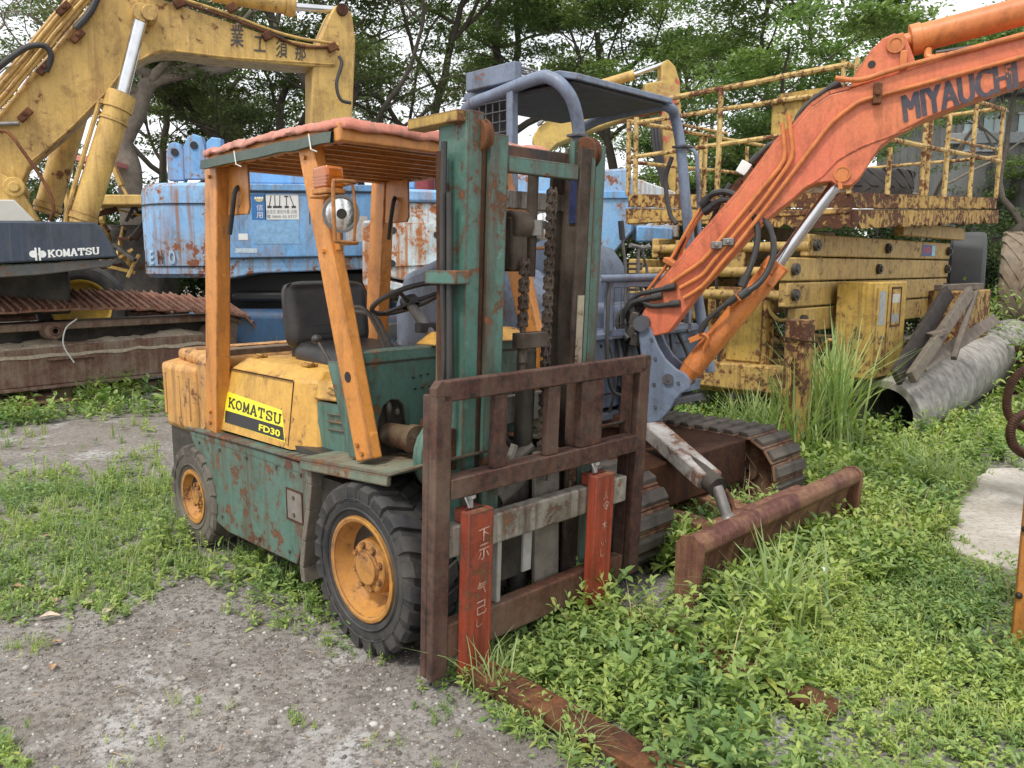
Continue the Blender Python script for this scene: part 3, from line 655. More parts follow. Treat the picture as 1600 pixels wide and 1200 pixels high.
q=S_.w((3.35,1.15,0)); bigtyre('tyre','black tyre with deep chevron tread on the far end of the caged platform',.47,.42,.24,MTK,(q[0],q[1],2.05+dz(3.35,1.15)+.21),(.05,.03,.3),n=16)
bigtyre('tyre','huge mud caked loader tyre standing in the weeds below the far end of the cage',.80,.50,.42,MTT,(7.35,11.6,1.27),(0,PI/2,math.radians(-32)),n=18)
bigtyre('tyre','tyre lying flat in the weeds beneath the mud caked loader tyre',.62,.42,.3,MTK,(7.3,11.6,.22),(0,0,0),n=18)
bigtyre('tyre','smooth bald grey tyre standing between the lift and the mud caked loader tyre',.92,.42,.5,plain('grey bald rubber',(.055,.058,.06),.7,var=.2,sc=6,dust=.2),(6.12,10.8,1.12),(0,PI/2,math.radians(-30)),smooth=True)
# concrete pipe
Pp=Frame((3.1,6.3),47)
pp=thing('concrete_pipe','long grey weathered concrete pipe lying on the ground at the right','pipe',Pp)
m,nt=newmat('weathered concrete'); n=N(nt); tc=n('TexCoord').outputs['Object']
a_=n.noise(n.map(tc,(2.6,1.3,1.3)),2.0,10,.7,1.2); b_=n.noise(tc,9,8,.65); c_=n.noise(tc,70,4,.7)
col=n.mix(n.ramp(a_,[(.38,0),(.64,1)]),(.27,.255,.23),(.42,.40,.365)); col=n.mix(n.ramp(b_,[(.40,.55),(.56,0)]),col,(.12,.112,.10)); col=n.mix(n.math('MULTIPLY',n.ramp(c_,[(.5,0),(.7,1)]),.3),col,(.36,.35,.31))
n.end(col,.92,n.math('ADD',a_,n.math('MULTIPLY',c_,.5)),.3,.006,spec=.2); MCON=m
b=MB(); A0=Vector((.88,.40,.17)); A1=Vector((6.1,.42,.48)); dd=(A1-A0)
b.lathe([(.282,-.001),(.346,-.001),(.354,.02),(.356,.3),(.354,dd.length-.3),(.356,dd.length-.02),(.346,dd.length),(.282,dd.length),(.282,dd.length/2),],A0,dd,48,closed=True)
b.build('pipe_barrel',MCON,pp,ang=45)
# planks leaning on the pipe
MW=plain('rotten grey timber',(.12,.095,.075),.92,var=.5,sc=14,bump=.9,dust=.35)
MWD=plain('dark wet timber',(.035,.028,.024),.85,var=.5,sc=14,bump=.6)
wp=thing('timber_frame','rotten grey timber pallet frame leaning on the concrete pipe','pallet',loc=(0,0,0))
def GY(px,py,y): return Vector(G0.Y(px,py,y))
G0=Frame((0,0),0)
b=MB(); b.beam(GY(1400,590,6.9),GY(1482,455,7.9),.16,.05,up=(.7,-.7,.3)); b.build('board',MWD,wp,bev=.005)
b=MB(); b.beam(GY(1424,590,6.85),GY(1516,455,7.9),.11,.06,up=(.7,-.7,.3)); b.build('board',MW,wp,bev=.006,jit=.006)
b=MB(); b.beam(GY(1452,525,7.3),GY(1476,517,7.3),.12,.05); b.beam(GY(1466,450,7.9),GY(1530,447,8.0),.12,.06); b.build('crosspiece',MW,wp,bev=.006,jit=.006)
b=MB(); b.beam(GY(1490,560,7.4),GY(1524,455,7.95),.05,.05); b.build('board',MW,wp,bev=.005)
pk=MB(); pk.beam(GY(1440,572,7.0),GY(1556,498,8.6),.12,.035,up=(.5,-.6,.6)); tag(pk.build('plank',MW,None,bev=.004,jit=.006),'single thin grey plank lying slantwise along the top of the concrete pipe','plank')
# stack of old rubber tracks at the right edge
b=MB(); random.seed(2)
for k in range(7):
    pts=[(6.05+.1*random.random()+.55*t,8.6+.5*t+.05*random.random(),.62+.055*k+.03*math.sin(3*t)+.0*t) for t in (0,.5,1,1.5,2)]
    b=MB(); pp_=[Vector(p) for p in pts]
    for a_,c_ in zip(pp_[:-1],pp_[1:]): b.beam(a_,c_,.35,.04)
    if k==0: stt=thing('track_stack','stack of old rubber and steel track strips heaped at the right edge','track pile')
    b.build('track_strip',M['rust'] if k==4 else M['rubber'],stt,bev=.004,jit=.01)
b=MB(); b.box(6.2,7.6,8.7,9.9,-.1,.60); b.build('pile_base',M['rustdark'],stt,bev=.05,jit=.06)
# orange steel edge at the right of the frame and its hose
Oe=Frame((2.045,3.08),40)
oe=thing('orange_steel_box','orange painted steel corner of a machine at the right edge of the frame','machine part',Oe)
MOE=paint('deep orange old paint',(.50,.20,.03),(.42,.16,.03),chip=.22,streak=.6,dirt=.3,edge=.9,rough=.5,seed=60,stain=(.16,.06,.02))
b=MB(); b.prism([(0,.0),(.0,.78),(.05,.88),(.5,.9),(.5,.0)],lambda u,v,t:(u,t,v),-.5,0); ob=b.build('steel_panel',MOE,oe,bev=.01)
b=MB()
for z in (.22,.50,.74): b.ball((-.004,-.02,z),.014)
b.each('bolt',M['black'],ob)
b=MB(); r0=[Vector((3.0,3.6,.2)),Vector((3.35,4.2,1.0)),GY(1640,562,4.9),GY(1600,578,4.9),GY(1580,600,4.9),GY(1573,632,4.9),GY(1580,655,4.9),GY(1600,668,4.9),GY(1630,672,4.6),Vector((2.75,3.45,1.05)),Vector((2.62,3.3,.86))]
pts=spline(r0,14); b.tube(pts,[.024+.003*(k%2) for k in range(len(pts))],10)
r1=[Vector((3.1,3.5,.2)),Vector((3.3,4.0,.9)),GY(1640,642,4.7),GY(1598,648,4.7),GY(1580,668,4.7),GY(1583,695,4.7),GY(1605,712,4.7),GY(1640,722,4.4),Vector((2.62,3.25,1.02)),Vector((2.50,3.15,.86))]
tag(b.build('corrugated_hose',rusty('brown corrugated hose',.8,light=.2,rough=.6),None),'upper loop of brown corrugated hose hanging at the right edge','hose')
b=MB(); pts=spline(r1,14); b.tube(pts,[.026+.003*(k%2) for k in range(len(pts))],10)
tag(b.build('corrugated_hose',rusty('dark corrugated hose',.6,light=.2,rough=.6),None),'lower loop of dark corrugated hose hanging at the right edge','hose')

random.seed(33)
for k in range(16):   # loose rusty clutter on the lift's base
    p=Vector((random.uniform(-.2,3.0),random.uniform(.2,2.1),random.uniform(.62,.80))); d=Vector((random.uniform(-1,1),random.uniform(-1,1),random.uniform(-.3,.5))).normalized()*random.uniform(.08,.3)
    b=MB(); b.beam(p-d,p+d,random.uniform(.04,.12),random.uniform(.015,.06)); b.build('clutter_piece',[MSK,M['rust'],M['rustdark'],MYR][k%4],sl_,bev=.003,jit=.01)

# ================= GREY MINI EXCAVATOR WITH ORANGE BOOM =================
E_=Frame((.68,4.85),-45); B_=Frame((.93,4.6),-20)
MB_=paint('blue grey machine paint',(.185,.235,.325),(.14,.18,.26),chip=.30,streak=.3,dirt=.3,edge=.4,rough=.45,seed=40,stain=(.06,.05,.045),dirtcol=(.2,.2,.2))
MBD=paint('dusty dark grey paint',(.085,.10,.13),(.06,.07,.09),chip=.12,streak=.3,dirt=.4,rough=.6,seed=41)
MBO=paint('faded orange boom paint',(.70,.165,.085),(.69,.21,.08),chip=.22,streak=.3,dirt=.13,edge=.45,rough=.42,seed=42,stain=(.22,.07,.03),dirtcol=(.55,.22,.1))
MBP=paint('orange pipe paint',(.70,.24,.06),(.62,.18,.05),chip=.16,streak=.2,dirt=.15,rough=.45,seed=43)
MBL=rusty('maroon blade steel',1.0,light=.75,dark=(.075,.03,.026),mid=(.15,.06,.045),lite=(.34,.19,.10),rough=.7,bump=.4)
MTRK=plain('worn track rubber',(.045,.038,.032),.9,var=.6,sc=18,bump=.9,dust=.45)
MTRL=rusty('rusted track link',1.5,light=.6,lite=(.30,.18,.11),dust=.35)
ex=thing('mini_excavator','blue grey mini excavator with orange lettered boom and open canopy, parked behind the forklift mast','excavator',E_)
def W2E(p): return E_.loc(B_.w(p))
# --- tracks
track(-.24,-.75,1.98,.245,.38,42,ex,MTRK,MTRL,.020)
track(-.24,.75,1.98,.245,.38,42,ex,MTRK,MTRL,.020)
b=MB(); b.box(-.75,.55,-.56,.56,.22,.48); b.lathe([(.40,0),(.40,.12),(.46,.12),(.46,.20),(.05,.20)],(-.25,-.0,.48),(0,0,1),28); b.build('undercarriage',M['rustdark'],ex,bev=.01)
# --- dozer blade
b=MB(); cy=-.15; w2=.87
prof=[(1.07,.335),(1.10,.37),(1.17,.38),(1.215,.35),(1.22,.31),(1.19,.285),(1.155,.27),(1.125,.20),(1.13,.10),(1.17,.02),(1.195,-.02),(1.165,-.02),(1.125,.02),(1.08,.10),(1.07,.2)]
prof=[(1.165+(u-1.165)*.74,v) for u,v in prof]; b.prism(prof,lambda u,v,t:(u,t,v),cy-w2+.02,cy+w2-.02); bl=b.build('dozer_blade',MBL,ex,bev=.012,seg=3,ang=50)
b=MB()
for yy in (cy-w2,cy+w2-.02): b.prism([(1.165+(u-1.165)*.76,v) for u,v in [(1.05,.33),(1.09,.375),(1.17,.388),(1.225,.36),(1.232,.30),(1.20,.02),(1.10,-.02),(1.05,.1)]],lambda u,v,t:(u,t,v),yy,yy+.02)
b.each('end_plate',MBL,bl,bev=.003)
b=MB(); b.box(.35,1.08,-.36,-.22,.10,.20); b.box(.35,1.08,.05,.19,.10,.20); b.box(.95,1.08,-.5,.35,.06,.26); b.cyl((.97,-.55,.24),(.97,.42,.24),.055,n=16); b.build('blade_arm',MBL,ex,bev=.01)
p0=Vector(E_.Z(1030,672,.66)); p1=Vector(E_.Z(1100,735,.50)); p1=Vector((.86,-.38,.45)); p0=Vector((.34,-.17,.62))
b=MB(); b.beam(p0,p1,.135,.085); b.build('cylinder_cover',paint('bare worn cover',(.45,.43,.41),(.35,.33,.31),chip=.56,dirt=.7,edge=.9,rough=.7,seed=44,chipcol=(.09,.05,.035)),ex,bev=.008)
b=MB(); b.cyl(p0-Vector((0,0,.03)),p1+(p1-p0)*.12,.055,n=16); bc=b.build('blade_cylinder',M['darkmetal'],ex)
b=MB(); b.cyl(p1+(p1-p0)*.1,(1.0,-.42,.27),.03,n=14); b.ball((1.0,-.42,.27),.05,14); b.build('piston_rod',M['steel'],bc)
b=MB(); b.tube(spline([p0+Vector((.05,.1,-.05)),(.6,-.15,.5),(.8,-.25,.42),(.93,-.3,.32)]),.012,8); b.tube(spline([p0+Vector((.05,.12,-.08)),(.6,-.1,.45),(.85,-.2,.36),(.95,-.28,.28)]),.012,8); b.build('blade_hose',M['rust'],ex)
# --- house / body
b=MB()   # engine bay and counterweight behind the seat, rounded at the rear
outl=[(-1.30,-.35),(-1.18,-.66),(-.90,-.78),(-.10,-.78),(-.10,.78),(-.90,.78),(-1.18,.66),(-1.30,.35)]
b.prism(outl,lambda u,v,t:(u,v,t),.70,1.32); b.build('rear_bodywork',MB_,ex,bev=.06,seg=3)
b=MB(); b.prism([(-.12,.86),(-.12,1.35),(-.35,1.52),(-.80,1.60),(-1.15,1.50),(-1.25,1.3),(-1.25,.86)],lambda u,v,t:(u,t,v),-.80,-.34); b.build('side_cover',MB_,ex,bev=.05,seg=3,ang=50)
b=MB()
for k in range(6): b.box(-.62,-.30,.18+.0*k,.60,1.38+k*.035,1.395+k*.035)
b.build('vent_ribs',M['black'],ex,bev=.004)
b=MB(); b.prism([(-.20,.86),(-.20,1.55),(-.30,1.66),(-.52,1.72),(-.7,1.6),(-.7,.86)],lambda u,v,t:(u,t,v),-.22,.30); b.build('seat_console',MB_,ex,bev=.05,seg=3)
b=MB(); b.box(-.12,.10,-.70,.74,.72,.80); b.box(-.12,.16,-.50,.70,1.13,1.17); b.box(-.12,.10,-.40,.70,.80,1.13); b.build('front_deck',MB_,ex,bev=.01)
b=MB()
for k in range(7): b.box(.101,.106,-.16,.0,1.0-.025*k,1.012-.025*k)
b.build('vent_slots',M['black'],ex)
b=MB(); b.box(.10,.13,-.40,.66,.93,.96); b.box(.10,.125,.2,.205,.8,1.13); b.build('deck_seam',MBD,ex)
# mesh-guarded front panel
xg=.15; yl,yr=-.36,.50
b=MB(); b.beam((xg,yl,1.44),(xg,yr,1.44),.03,.035); b.beam((xg,yl,1.165),(xg,yr,1.165),.03,.04); b.beam((xg,yl+.02,1.13),(xg,yl+.02,1.45),.05,.03,up=(1,0,0)); b.beam((xg,yr-.02,1.13),(xg,yr-.02,1.45),.04,.03,up=(1,0,0)); gp=b.build('guard_panel',MB_,ex,bev=.004)
b=MB(); 
for k in range(12): y=yl+.07+k*(yr-yl-.13)/11; b.tube([(xg,y,1.18),(xg,y,1.43)],.0028,4)
for k in range(4): z=1.22+.055*k; b.tube([(xg+.004,yl+.04,z),(xg+.004,yr-.04,z)],.0028,4)
b.build('wire_mesh',M['steel'],gp)
b=MB(); b.tube([(xg+.02,-.45,1.475),(xg+.02,.56,1.485)],.022,12); b.build('hand_rail',MB_,ex)
# canopy frame
b=MB(); A=[E_.X(905,215,0),E_.X(897,165,0),(-.03,-.53,2.50),(-.10,-.55,2.555),(-.20,-.56,2.575),(-.55,-.56,2.535),E_.Y(735,165,-.56),E_.Y(724,195,-.56),E_.Y(720,300,-.56),(-.90,-.56,1.4)]
b.tube(spline([(.02,-.50,1.50),(.01,-.46,2.0)]+A,6),.036,12)
b.build('canopy_frame_tube',MB_,ex)
b=MB(); b.tube(spline([(.22,.66,.86),E_.Y(1083,420,.60),E_.Y(1072,320,.58),E_.Y(1064,232,.56),E_.Y(1055,185,.54),(-.02,.46,2.53),(-.15,.44,2.55),(-.7,.50,2.52),(-.85,.52,2.35),(-.9,.54,1.4)],6),.034,12); b.build('canopy_frame_tube',MB_,ex)
b=MB(); b.prism([(.03,-.05),(.03,.05),(-.05,.05),(-.05,-.05)],lambda u,v,t:(u+.02,-.46+v,t),2.245,2.26); b.prism([(.05,-.05),(.05,.05),(-.05,.05),(-.05,-.05)],lambda u,v,t:(u+.02,.56+v,t),2.29,2.305); b.each('post_flange',MBD,ex,bev=.003)
b=MB(); b.beam((-.40,-.56,1.5),(-.40,-.56,2.545),.05,.05,up=(1,0,0)); b.build('canopy_strut',MB_,ex,bev=.005)
b=MB(); b.prism([(-.43,2.50),(-.80,2.44),(-.84,2.40),(-.84,2.30),(-.43,2.30)],lambda u,v,t:(u,t,v),-.57,-.563)
b=MB()
for k in range(7): x=-.44-.058*k; b.tube([(x,-.565,1.95),(x,-.565,2.53-.012*k)],.004,4)
for k in range(10): z=1.97+.058*k; b.tube([(-.43,-.57,z),(-.82,-.57,z)],.004,4)
b.build('side_mesh',MBD,ex)
# roof panel with turned-down rim, dark underside
b=MB(); b.prism([(.03,2.575),(-.10,2.61),(-.88,2.60),(-.90,2.555),(-.10,2.57),(.03,2.54)],lambda u,v,t:(u,t,v),-.50,.42); b.build('canopy_roof',MB_,ex,bev=.006)
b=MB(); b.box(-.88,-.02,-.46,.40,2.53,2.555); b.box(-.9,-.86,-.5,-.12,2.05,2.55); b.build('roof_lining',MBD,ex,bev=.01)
b=MB(); b.box(-.80,-.38,-.56,-.50,2.59,2.70); b.box(-.80,-.755,-.499,.5,2.59,2.70); b.build('roof_box',MB_,ex,bev=.008)
b=MB()
for k in range(4): b.tube([(-.72+.11*k,-.52,2.705-.01*k),(-.70+.11*k,.58,2.68-.01*k)],.008,6)
for k in range(22): y=-.34+.043*k; b.tube([(-.74,y-.1,2.71),(-.38,y-.1,2.67)],.004,4)
b.build('roof_rack',M['steel'],ex)
# thin handle behind post
b=MB(); b.tube(spline([E_.Y(1075,232,.75),E_.Y(1086,238,.75),E_.Y(1090,265,.75),E_.Y(1094,400,.75)],5),.014,8); b.build('grab_handle',MB_,ex)
# control levers
for px,h,rb in ((975,345,0),(1003,385,1)):
    b=MB(); t_=E_.X(px+(-5 if rb==0 else 0),h,-.02); m_=(t_[0],t_[1]+.06,1.5); b.tube(spline([t_,(t_[0],t_[1]+.03,(t_[2]+1.5)/2),m_,(t_[0],m_[1],1.2)]),.009,8); lv=b.build('control_lever',M['steel'],ex)
    b=MB(); 
    if rb==0: b.tube([t_,(t_[0],t_[1]+.02,t_[2]-.11)],.018,10)
    else:
        b.tube([(t_[0],t_[1]-.12,t_[2]+.005),(t_[0],t_[1],t_[2]-.01),(t_[0],t_[1]+.08,t_[2]+.0)],.014,8); b.tube([(t_[0],t_[1]-.04,t_[2]),(t_[0],t_[1]-.03,1.4)],.01,8)
    b.build('grip',M['blackplastic'] if rb==0 else M['steel'],lv)
b=MB(); b.tube(spline([E_.X(1003,455,0.0),E_.X(1000,438,.1),E_.X(1018,470,.17),E_.X(1022,540,.17)],5),.011,8); b.tube(spline([E_.X(953,438,.17),E_.X(950,480,.19),E_.X(949,560,.2),E_.X(957,610,.2),(.22,-.22,.8)],5),.011,8)
b.tube(spline([E_.Y(1050,245,.2),E_.Y(1040,280,.2),E_.Y(1046,330,.2),E_.Y(1056,350,.2)],5),.014,8); b.each('hanging_hose',M['hose'],ex)
# --- swing bracket (follows the boom's heading)
def wb(mb): # boom frame -> excavator frame
    for i,p in enumerate(mb.v): mb.v[i]=tuple(W2E(p))
    return mb
def BY(px,py,y=-.1): return B_.Y(px,py,y)
def outline(pts,y=-.1): return [(lambda q:(q[0],q[2]))(BY(px,py,y)) for px,py in pts]
br=outline([(1003,502),(1012,500),(1020,515),(1030,540),(1042,560),(1058,575),(1072,582),(1080,592),(1080,606),(1068,612),(1058,622),(1048,640),(1034,655),(1014,662),(1006,640),(1010,600),(1004,560),(1000,520)])
for y0,y1 in ((-.15,-.115),(.115,.15)):
    b=MB(); b.prism(br,lambda u,v,t:(u,t,v),y0,y1); wb(b); b.build('swing_bracket_plate',MB_,ex,bev=.008,seg=3)
b=MB(); q=outline([(1004,560),(1030,560),(1050,590),(1045,625),(1025,650),(1010,655)]); b.prism(q,lambda u,v,t:(u-.02,t,v),-.115,.115); wb(b); b.build('swing_bracket_web',MB_,ex,bev=.02,seg=3)
p=BY(1044,592,-.15); b=MB(); b.cyl((p[0],-.165,p[2]),(p[0],-.148,p[2]),.03,n=18); b.cyl((p[0],-.17,p[2]),(p[0],-.15,p[2]),.012,n=6); wb(b); b.build('pivot_pin',MBD,ex)
b=MB(); p=BY(1010,503,0); b.cyl((p[0],-.17,p[2]),(p[0],.17,p[2]),.045,n=20); wb(b); b.build('boom_foot_pin',MBD,ex)
b=MB(); b.cyl((-.20,0,.55),(-.20,0,.95),.10,n=24); b.cyl((-.20,0,.60),(-.20,0,.66),.13,n=24); b.cyl((-.20,0,.84),(-.20,0,.90),.13,n=24); wb(b); b.box(-.1,.22,-.13,.13,.60,.66); b.box(-.1,.22,-.13,.13,.84,.90); b.build('swing_post',MB_,ex,bev=.01)
# --- boom
bo=outline([(1000,500),(1012,470),(1082,385),(1155,302),(1215,222),(1240,199),(1268,167),(1296,148),(1328,140),(1431,104),(1604,51),(1604,129),(1525,154),(1450,184),(1405,207),(1378,228),(1358,256),(1346,276),(1331,290),(1311,292),(1299,284),(1277,286),(1259,294),(1238,312),(1190,350),(1095,455),(1045,520),(1022,526)])
e0=bo[10]; e1=bo[11]; ext=1.25
d0=Vector((bo[10][0]-bo[9][0],bo[10][1]-bo[9][1])).normalized(); d1=Vector((bo[11][0]-bo[12][0],bo[11][1]-bo[12][1])).normalized()
bo[10]=(e0[0]+d0.x*ext,e0[1]+d0.y*ext); bo[11]=(e1[0]+d1.x*ext,e1[1]+d1.y*ext+.05)
b=MB(); b.prism(bo,lambda u,v,t:(u,t,v),-.10,.10); wb(b); boom=b.build('boom',MBO,ex,bev=.007,seg=2)
# top flange strips and reinforcing seam
b=MB(); top=outline([(1012,466),(1082,381),(1155,298),(1215,218),(1240,195),(1268,163),(1296,144),(1328,136)])
for a_,c_ in zip(top[:-1],top[1:]): b.beam((a_[0],-.085,a_[1]),(c_[0],-.085,c_[1]),.02,.02)
wb(b); b.build('boom_flange',MBO,boom)
b=MB(); sm=outline([(1425,200),(1390,213),(1350,228),(1310,250),(1285,275),(1262,290)],-.103); b.tube(spline([(x,-.102,z) for x,z in sm],4),.0045,6); wb(b); b.build('weld_seam',MBO,boom)
# cylinder lug on the boom's back
lug=outline([(1326,140),(1337,112),(1360,80),(1379,61),(1397,53),(1414,57),(1422,75),(1431,100),(1440,104)],-.06)
for y0,y1 in ((-.075,-.045),(.045,.075)):
    b=MB(); b.prism(lug,lambda u,v,t:(u,t,v),y0,y1); wb(b); b.build('cylinder_lug',MBO,boom,bev=.006)
p=BY(1399,70,-.07); b=MB(); b.cyl((p[0],-.085,p[2]),(p[0],.085,p[2]),.035,n=20); b.ring((p[0],-.085,p[2]),(0,1,0),.028,.043,.01); wb(b); b.build('lug_pin',MBP,boom)
p=BY(1362,101,-.07); b=MB(); b.cyl((p[0],-.079,p[2]),(p[0],-.0775,p[2]),.018,n=16); wb(b); b.build('lug_hole',M['black'],boom)
b=MB(); p=BY(1411,92,-.08); b.box(p[0]-.015,p[0]+.02,-.09,-.076,p[2]-.05,p[2]+.04); wb(b); b.build('stop_block',MBP,boom,bev=.005)
for px,py,r_ in ((1316,272,.04),):
    p=BY(px,py,-.1); b=MB(); b.ring((p[0],-.103,p[2]),(0,1,0),r_*.8,r_,.012,28); b.cyl((p[0],-.106,p[2]),(p[0],.108,p[2]),r_*.78,n=24); b.beam((p[0]-.01,-.104,p[2]-.03),(p[0]-.005,-.104,p[2]-.075),.006,.02,up=(1,0,0)); wb(b); b.build('boss_pin',MBP,boom)
# arm cylinder (runs out of the frame to the right)
c0=Vector(BY(1402,69,0)); c1=Vector(BY(1612,14,0)); dd=(c1-c0).normalized(); b=MB()
b.cyl(c0+dd*.07,c1+dd*1.1,.068,n=28); b.cyl(c0+dd*.06,c0+dd*.11,.076,n=28); b.cyl(c0-dd*.02,c0+dd*.08,.04,n=20); b.beam(c0-dd*.02,c0+dd*.03,.085,.08); wb(b); ac=b.build('arm_cylinder',MBP,boom,bev=.004)
b=MB(); q=BY(1450,85,-.03); b.tube(spline([(q[0],-.03,q[2]+.02),(q[0],-.06,q[2]-.02),(q[0]+.05,-.06,q[2]-.03)]),.018,10); b.cyl((q[0]+.03,-.06,q[2]-.03),(q[0]+.07,-.06,q[2]-.028),.024,n=10); wb(b); b.build('pipe_elbow',MBP,ac)
b=MB(); b.tube(spline([BY(1462,83,-.06),BY(1500,77,-.06),BY(1600,60,-.06),BY(1700,30,-.06)],4),.012,8); wb(b); b.build('cylinder_hose',M['hose'],ac)
# boom cylinder
c0=Vector(BY(1066,594,0)); c1=Vector(BY(1215,413,0)); c2=Vector(BY(1307,287,0)); dd=(c1-c0).normalized()
b=MB(); b.cyl(c0+dd*.09,c1,.063,n=28); b.cyl(c1-dd*.06,c1+dd*.01,.070,n=28); b.cyl(c0+dd*.04,c0+dd*.10,.05,.063,n=24); b.cyl(c0+Vector((0,-.06,0)),c0+Vector((0,.06,0)),.05,n=20); wb(b); bcy=b.build('boom_cylinder',MBP,ex,bev=.003)
b=MB(); b.cyl(c1,c2,.033,n=24); wb(b); b.build('piston_rod',M['chrome'],bcy)
b=MB(); b.tube(spline([BY(1085,530,-.06),BY(1098,522,-.10),BY(1106,530,-.10),BY(1100,545,-.08)],5),.011,8); b.beam(BY(1078,532,-.07),BY(1102,522,-.09),.03,.03); b.beam(BY(1142,478,-.07),BY(1160,455,-.08),.05,.03); b.tube(spline([BY(1150,470,-.09),BY(1172,462,-.09),BY(1185,440,-.07)],4),.01,8); b.beam(BY(1203,445,-.07),BY(1222,420,-.07),.05,.04); wb(b); b.each('cylinder_port',MBP,bcy)
# steel pipes on the boom side
def pipe(pts,r=.0115,y=-.118,mat=MBP,par=boom,name='hydraulic_pipe'):
    b=MB(); q=[BY(px,py,y) for px,py in pts]; o=[Vector(q[0])]
    for i in range(1,len(q)-1):
        a_,c_,e_=Vector(q[i-1]),Vector(q[i]),Vector(q[i+1]); k=min(.05,(a_-c_).length*.4,(e_-c_).length*.4)
        s_=c_+(a_-c_).normalized()*k; t_=c_+(e_-c_).normalized()*k; o+=[s_,(s_+2*c_+t_)/4,t_]
    o.append(Vector(q[-1])); b.tube(o,r,10); wb(b); return b.build(name,mat,par)
pipe([(1222,192),(1228,250),(1180,308),(1122,378),(1098,408),(1062,432),(1048,442)])
pipe([(1232,178),(1240,246),(1191,315),(1140,376),(1109,415),(1098,430),(1062,450)])
pipe([(1720,52),(1600,88),(1372,150),(1342,158),(1300,190),(1202,318),(1152,382),(1120,420),(1098,448),(1068,466)])
pipe([(1720,18),(1600,54),(1398,108),(1342,127),(1305,122)],r=.0135)
pipe([(1128,390),(1150,330),(1112,350),(1094,390)],r=.01)if 0 else None
for px,py in ((1120,383),(1138,378)):
    b=MB(); p=Vector(BY(px,py,-.13)); b.box(p.x-.03,p.x+.03,-.145,-.10,p.z-.02,p.z+.02); b.cyl((p.x,-.155,p.z),(p.x,-.14,p.z),.012,n=6); wb(b); b.build('pipe_clamp',M['steel'],boom,bev=.004)
b=MB(); p=Vector(BY(1371,146,-.13)); b.box(p.x-.02,p.x+.02,-.145,-.10,p.z-.05,p.z+.05); b.cyl((p.x,-.155,p.z),(p.x,-.14,p.z),.014,n=6); wb(b); b.build('pipe_clamp',M['rust'],boom,bev=.004)
# pipes & hoses on the boom's upper-left edge
for k,off in enumerate((0,10)):
    pipe([(1098-off*.4+off,320+off*.5),(1078+off*.6,352),(1046+off,410),(1030+off,430),(1000+off,470)],r=.010,y=.02+.03*k)
b=MB(); b.beam(BY(1040,405,.0),BY(1075,425,-.08),.05,.03); wb(b); b.build('pipe_bracket',MBP,boom,bev=.004)
def hose(pts,ys,r=.0145,name='hydraulic_hose'):
    b=MB(); n_=len(pts); q=[BY(px,py,ys[0]+(ys[1]-ys[0])*i/(n_-1)) for i,(px,py) in enumerate(pts)]; b.tube(spline(q,7),r,10); 
    for e,f_ in ((0,1),(-1,-2)):
        a_,c_=Vector(q[e]),Vector(q[f_]); d_=(a_-c_).normalized(); b.cyl(a_-d_*.05,a_+d_*.01,r*1.45,n=10)
    wb(b); return b.build(name,M['hose'],boom)
hose([(1098,320),(1112,304),(1135,300),(1160,312),(1178,338),(1184,368),(1176,408),(1160,445)],(0,-.16),.017)
hose([(1102,330),(1125,314),(1150,314),(1180,328),(1204,360),(1208,400),(1190,438),(1158,462)],(0,-.17),.017)
hose([(1240,205),(1248,180),(1268,158),(1290,142),(1310,130)],(0,-.05))
hose([(1246,210),(1262,180),(1285,158),(1316,140)],(.04,-.02))
hose([(1232,218),(1205,225),(1188,240),(1176,252)],(-.02,.0),.015)
hose([(1140,290),(1125,315),(1112,345),(1095,372)],(.04,.06),.013)
hose([(1155,298),(1140,320),(1120,352),(1098,380)],(.06,.08),.013)
hose([(1053,448),(1020,455),(995,462),(980,482),(985,505)],(-.12,-.05)); hose([(1032,462),(1005,468),(985,476),(972,500),(978,520)],(-.12,-.08))
hose([(1060,474),(1020,478),(1000,470),(985,478),(990,495)],(-.12,-.08)); hose([(1006,470),(985,478),(968,492),(966,512),(980,528)],(-.02,-.1))
hose([(1000,470),(990,500),(984,520),(984,560)],(0,-.05)); hose([(1148,466),(1125,482),(1105,500),(1096,515)],(-.12,-.1),.013)
hose([(1068,372),(1052,410),(1040,435),(1015,462)],(.05,.0),.011); hose([(1005,480),(988,500),(975,530),(985,600),(978,640)],(0,-.05),.012)
b=MB(); 
for px,py in ((988,498),(985,518),(1000,508),(990,530)): p=Vector(BY(px,py,-.08)); b.beam(p+Vector((0,0,-.04)),p+Vector((.02,0,.04)),.05,.05)
wb(b); b.build('hose_manifold',M['darkmetal'],ex,bev=.008)
b=MB(); p0=Vector(BY(1157,272,-.0)); p1=Vector(BY(1168,254,-.0)); b.beam(p0,p1,.05,.06); wb(b); b.build('junction_block',M['white'],boom,bev=.004)
b=MB(); b.beam(BY(1145,300,.02),BY(1176,262,.02),.06,.04); b.beam(BY(1162,286,-.02),BY(1180,266,-.02),.05,.05); b.cyl(BY(1176,255,0),BY(1190,238,0),.02,n=8); wb(b); b.build('pipe_joint',M['rust'],boom,bev=.004)
# lettering
o0=Vector(W2E(BY(1414,191,-.1015))); o1=Vector(W2E(BY(1590,137,-.1015))); t0=Vector(W2E(BY(1409,146,-.1015)))
MNL=paint('faded navy lettering',(.045,.048,.075),(.09,.07,.09),chip=.34,streak=.2,dirt=.2,rough=.6,seed=45,chipcol=(.55,.16,.07),sc=2.2)
for k,dx in enumerate((-.006,-.002,.002,.006)): text_obj('MIYAUCHI',o0+(o1-o0).normalized()*dx,(o1-o0),(t0-o0),(o1-o0).length,(t0-o0).length*.93,MNL,boom,offset=0,th=.002+.0002*k,name='boom_lettering')
# arm folding down out of the frame to the right

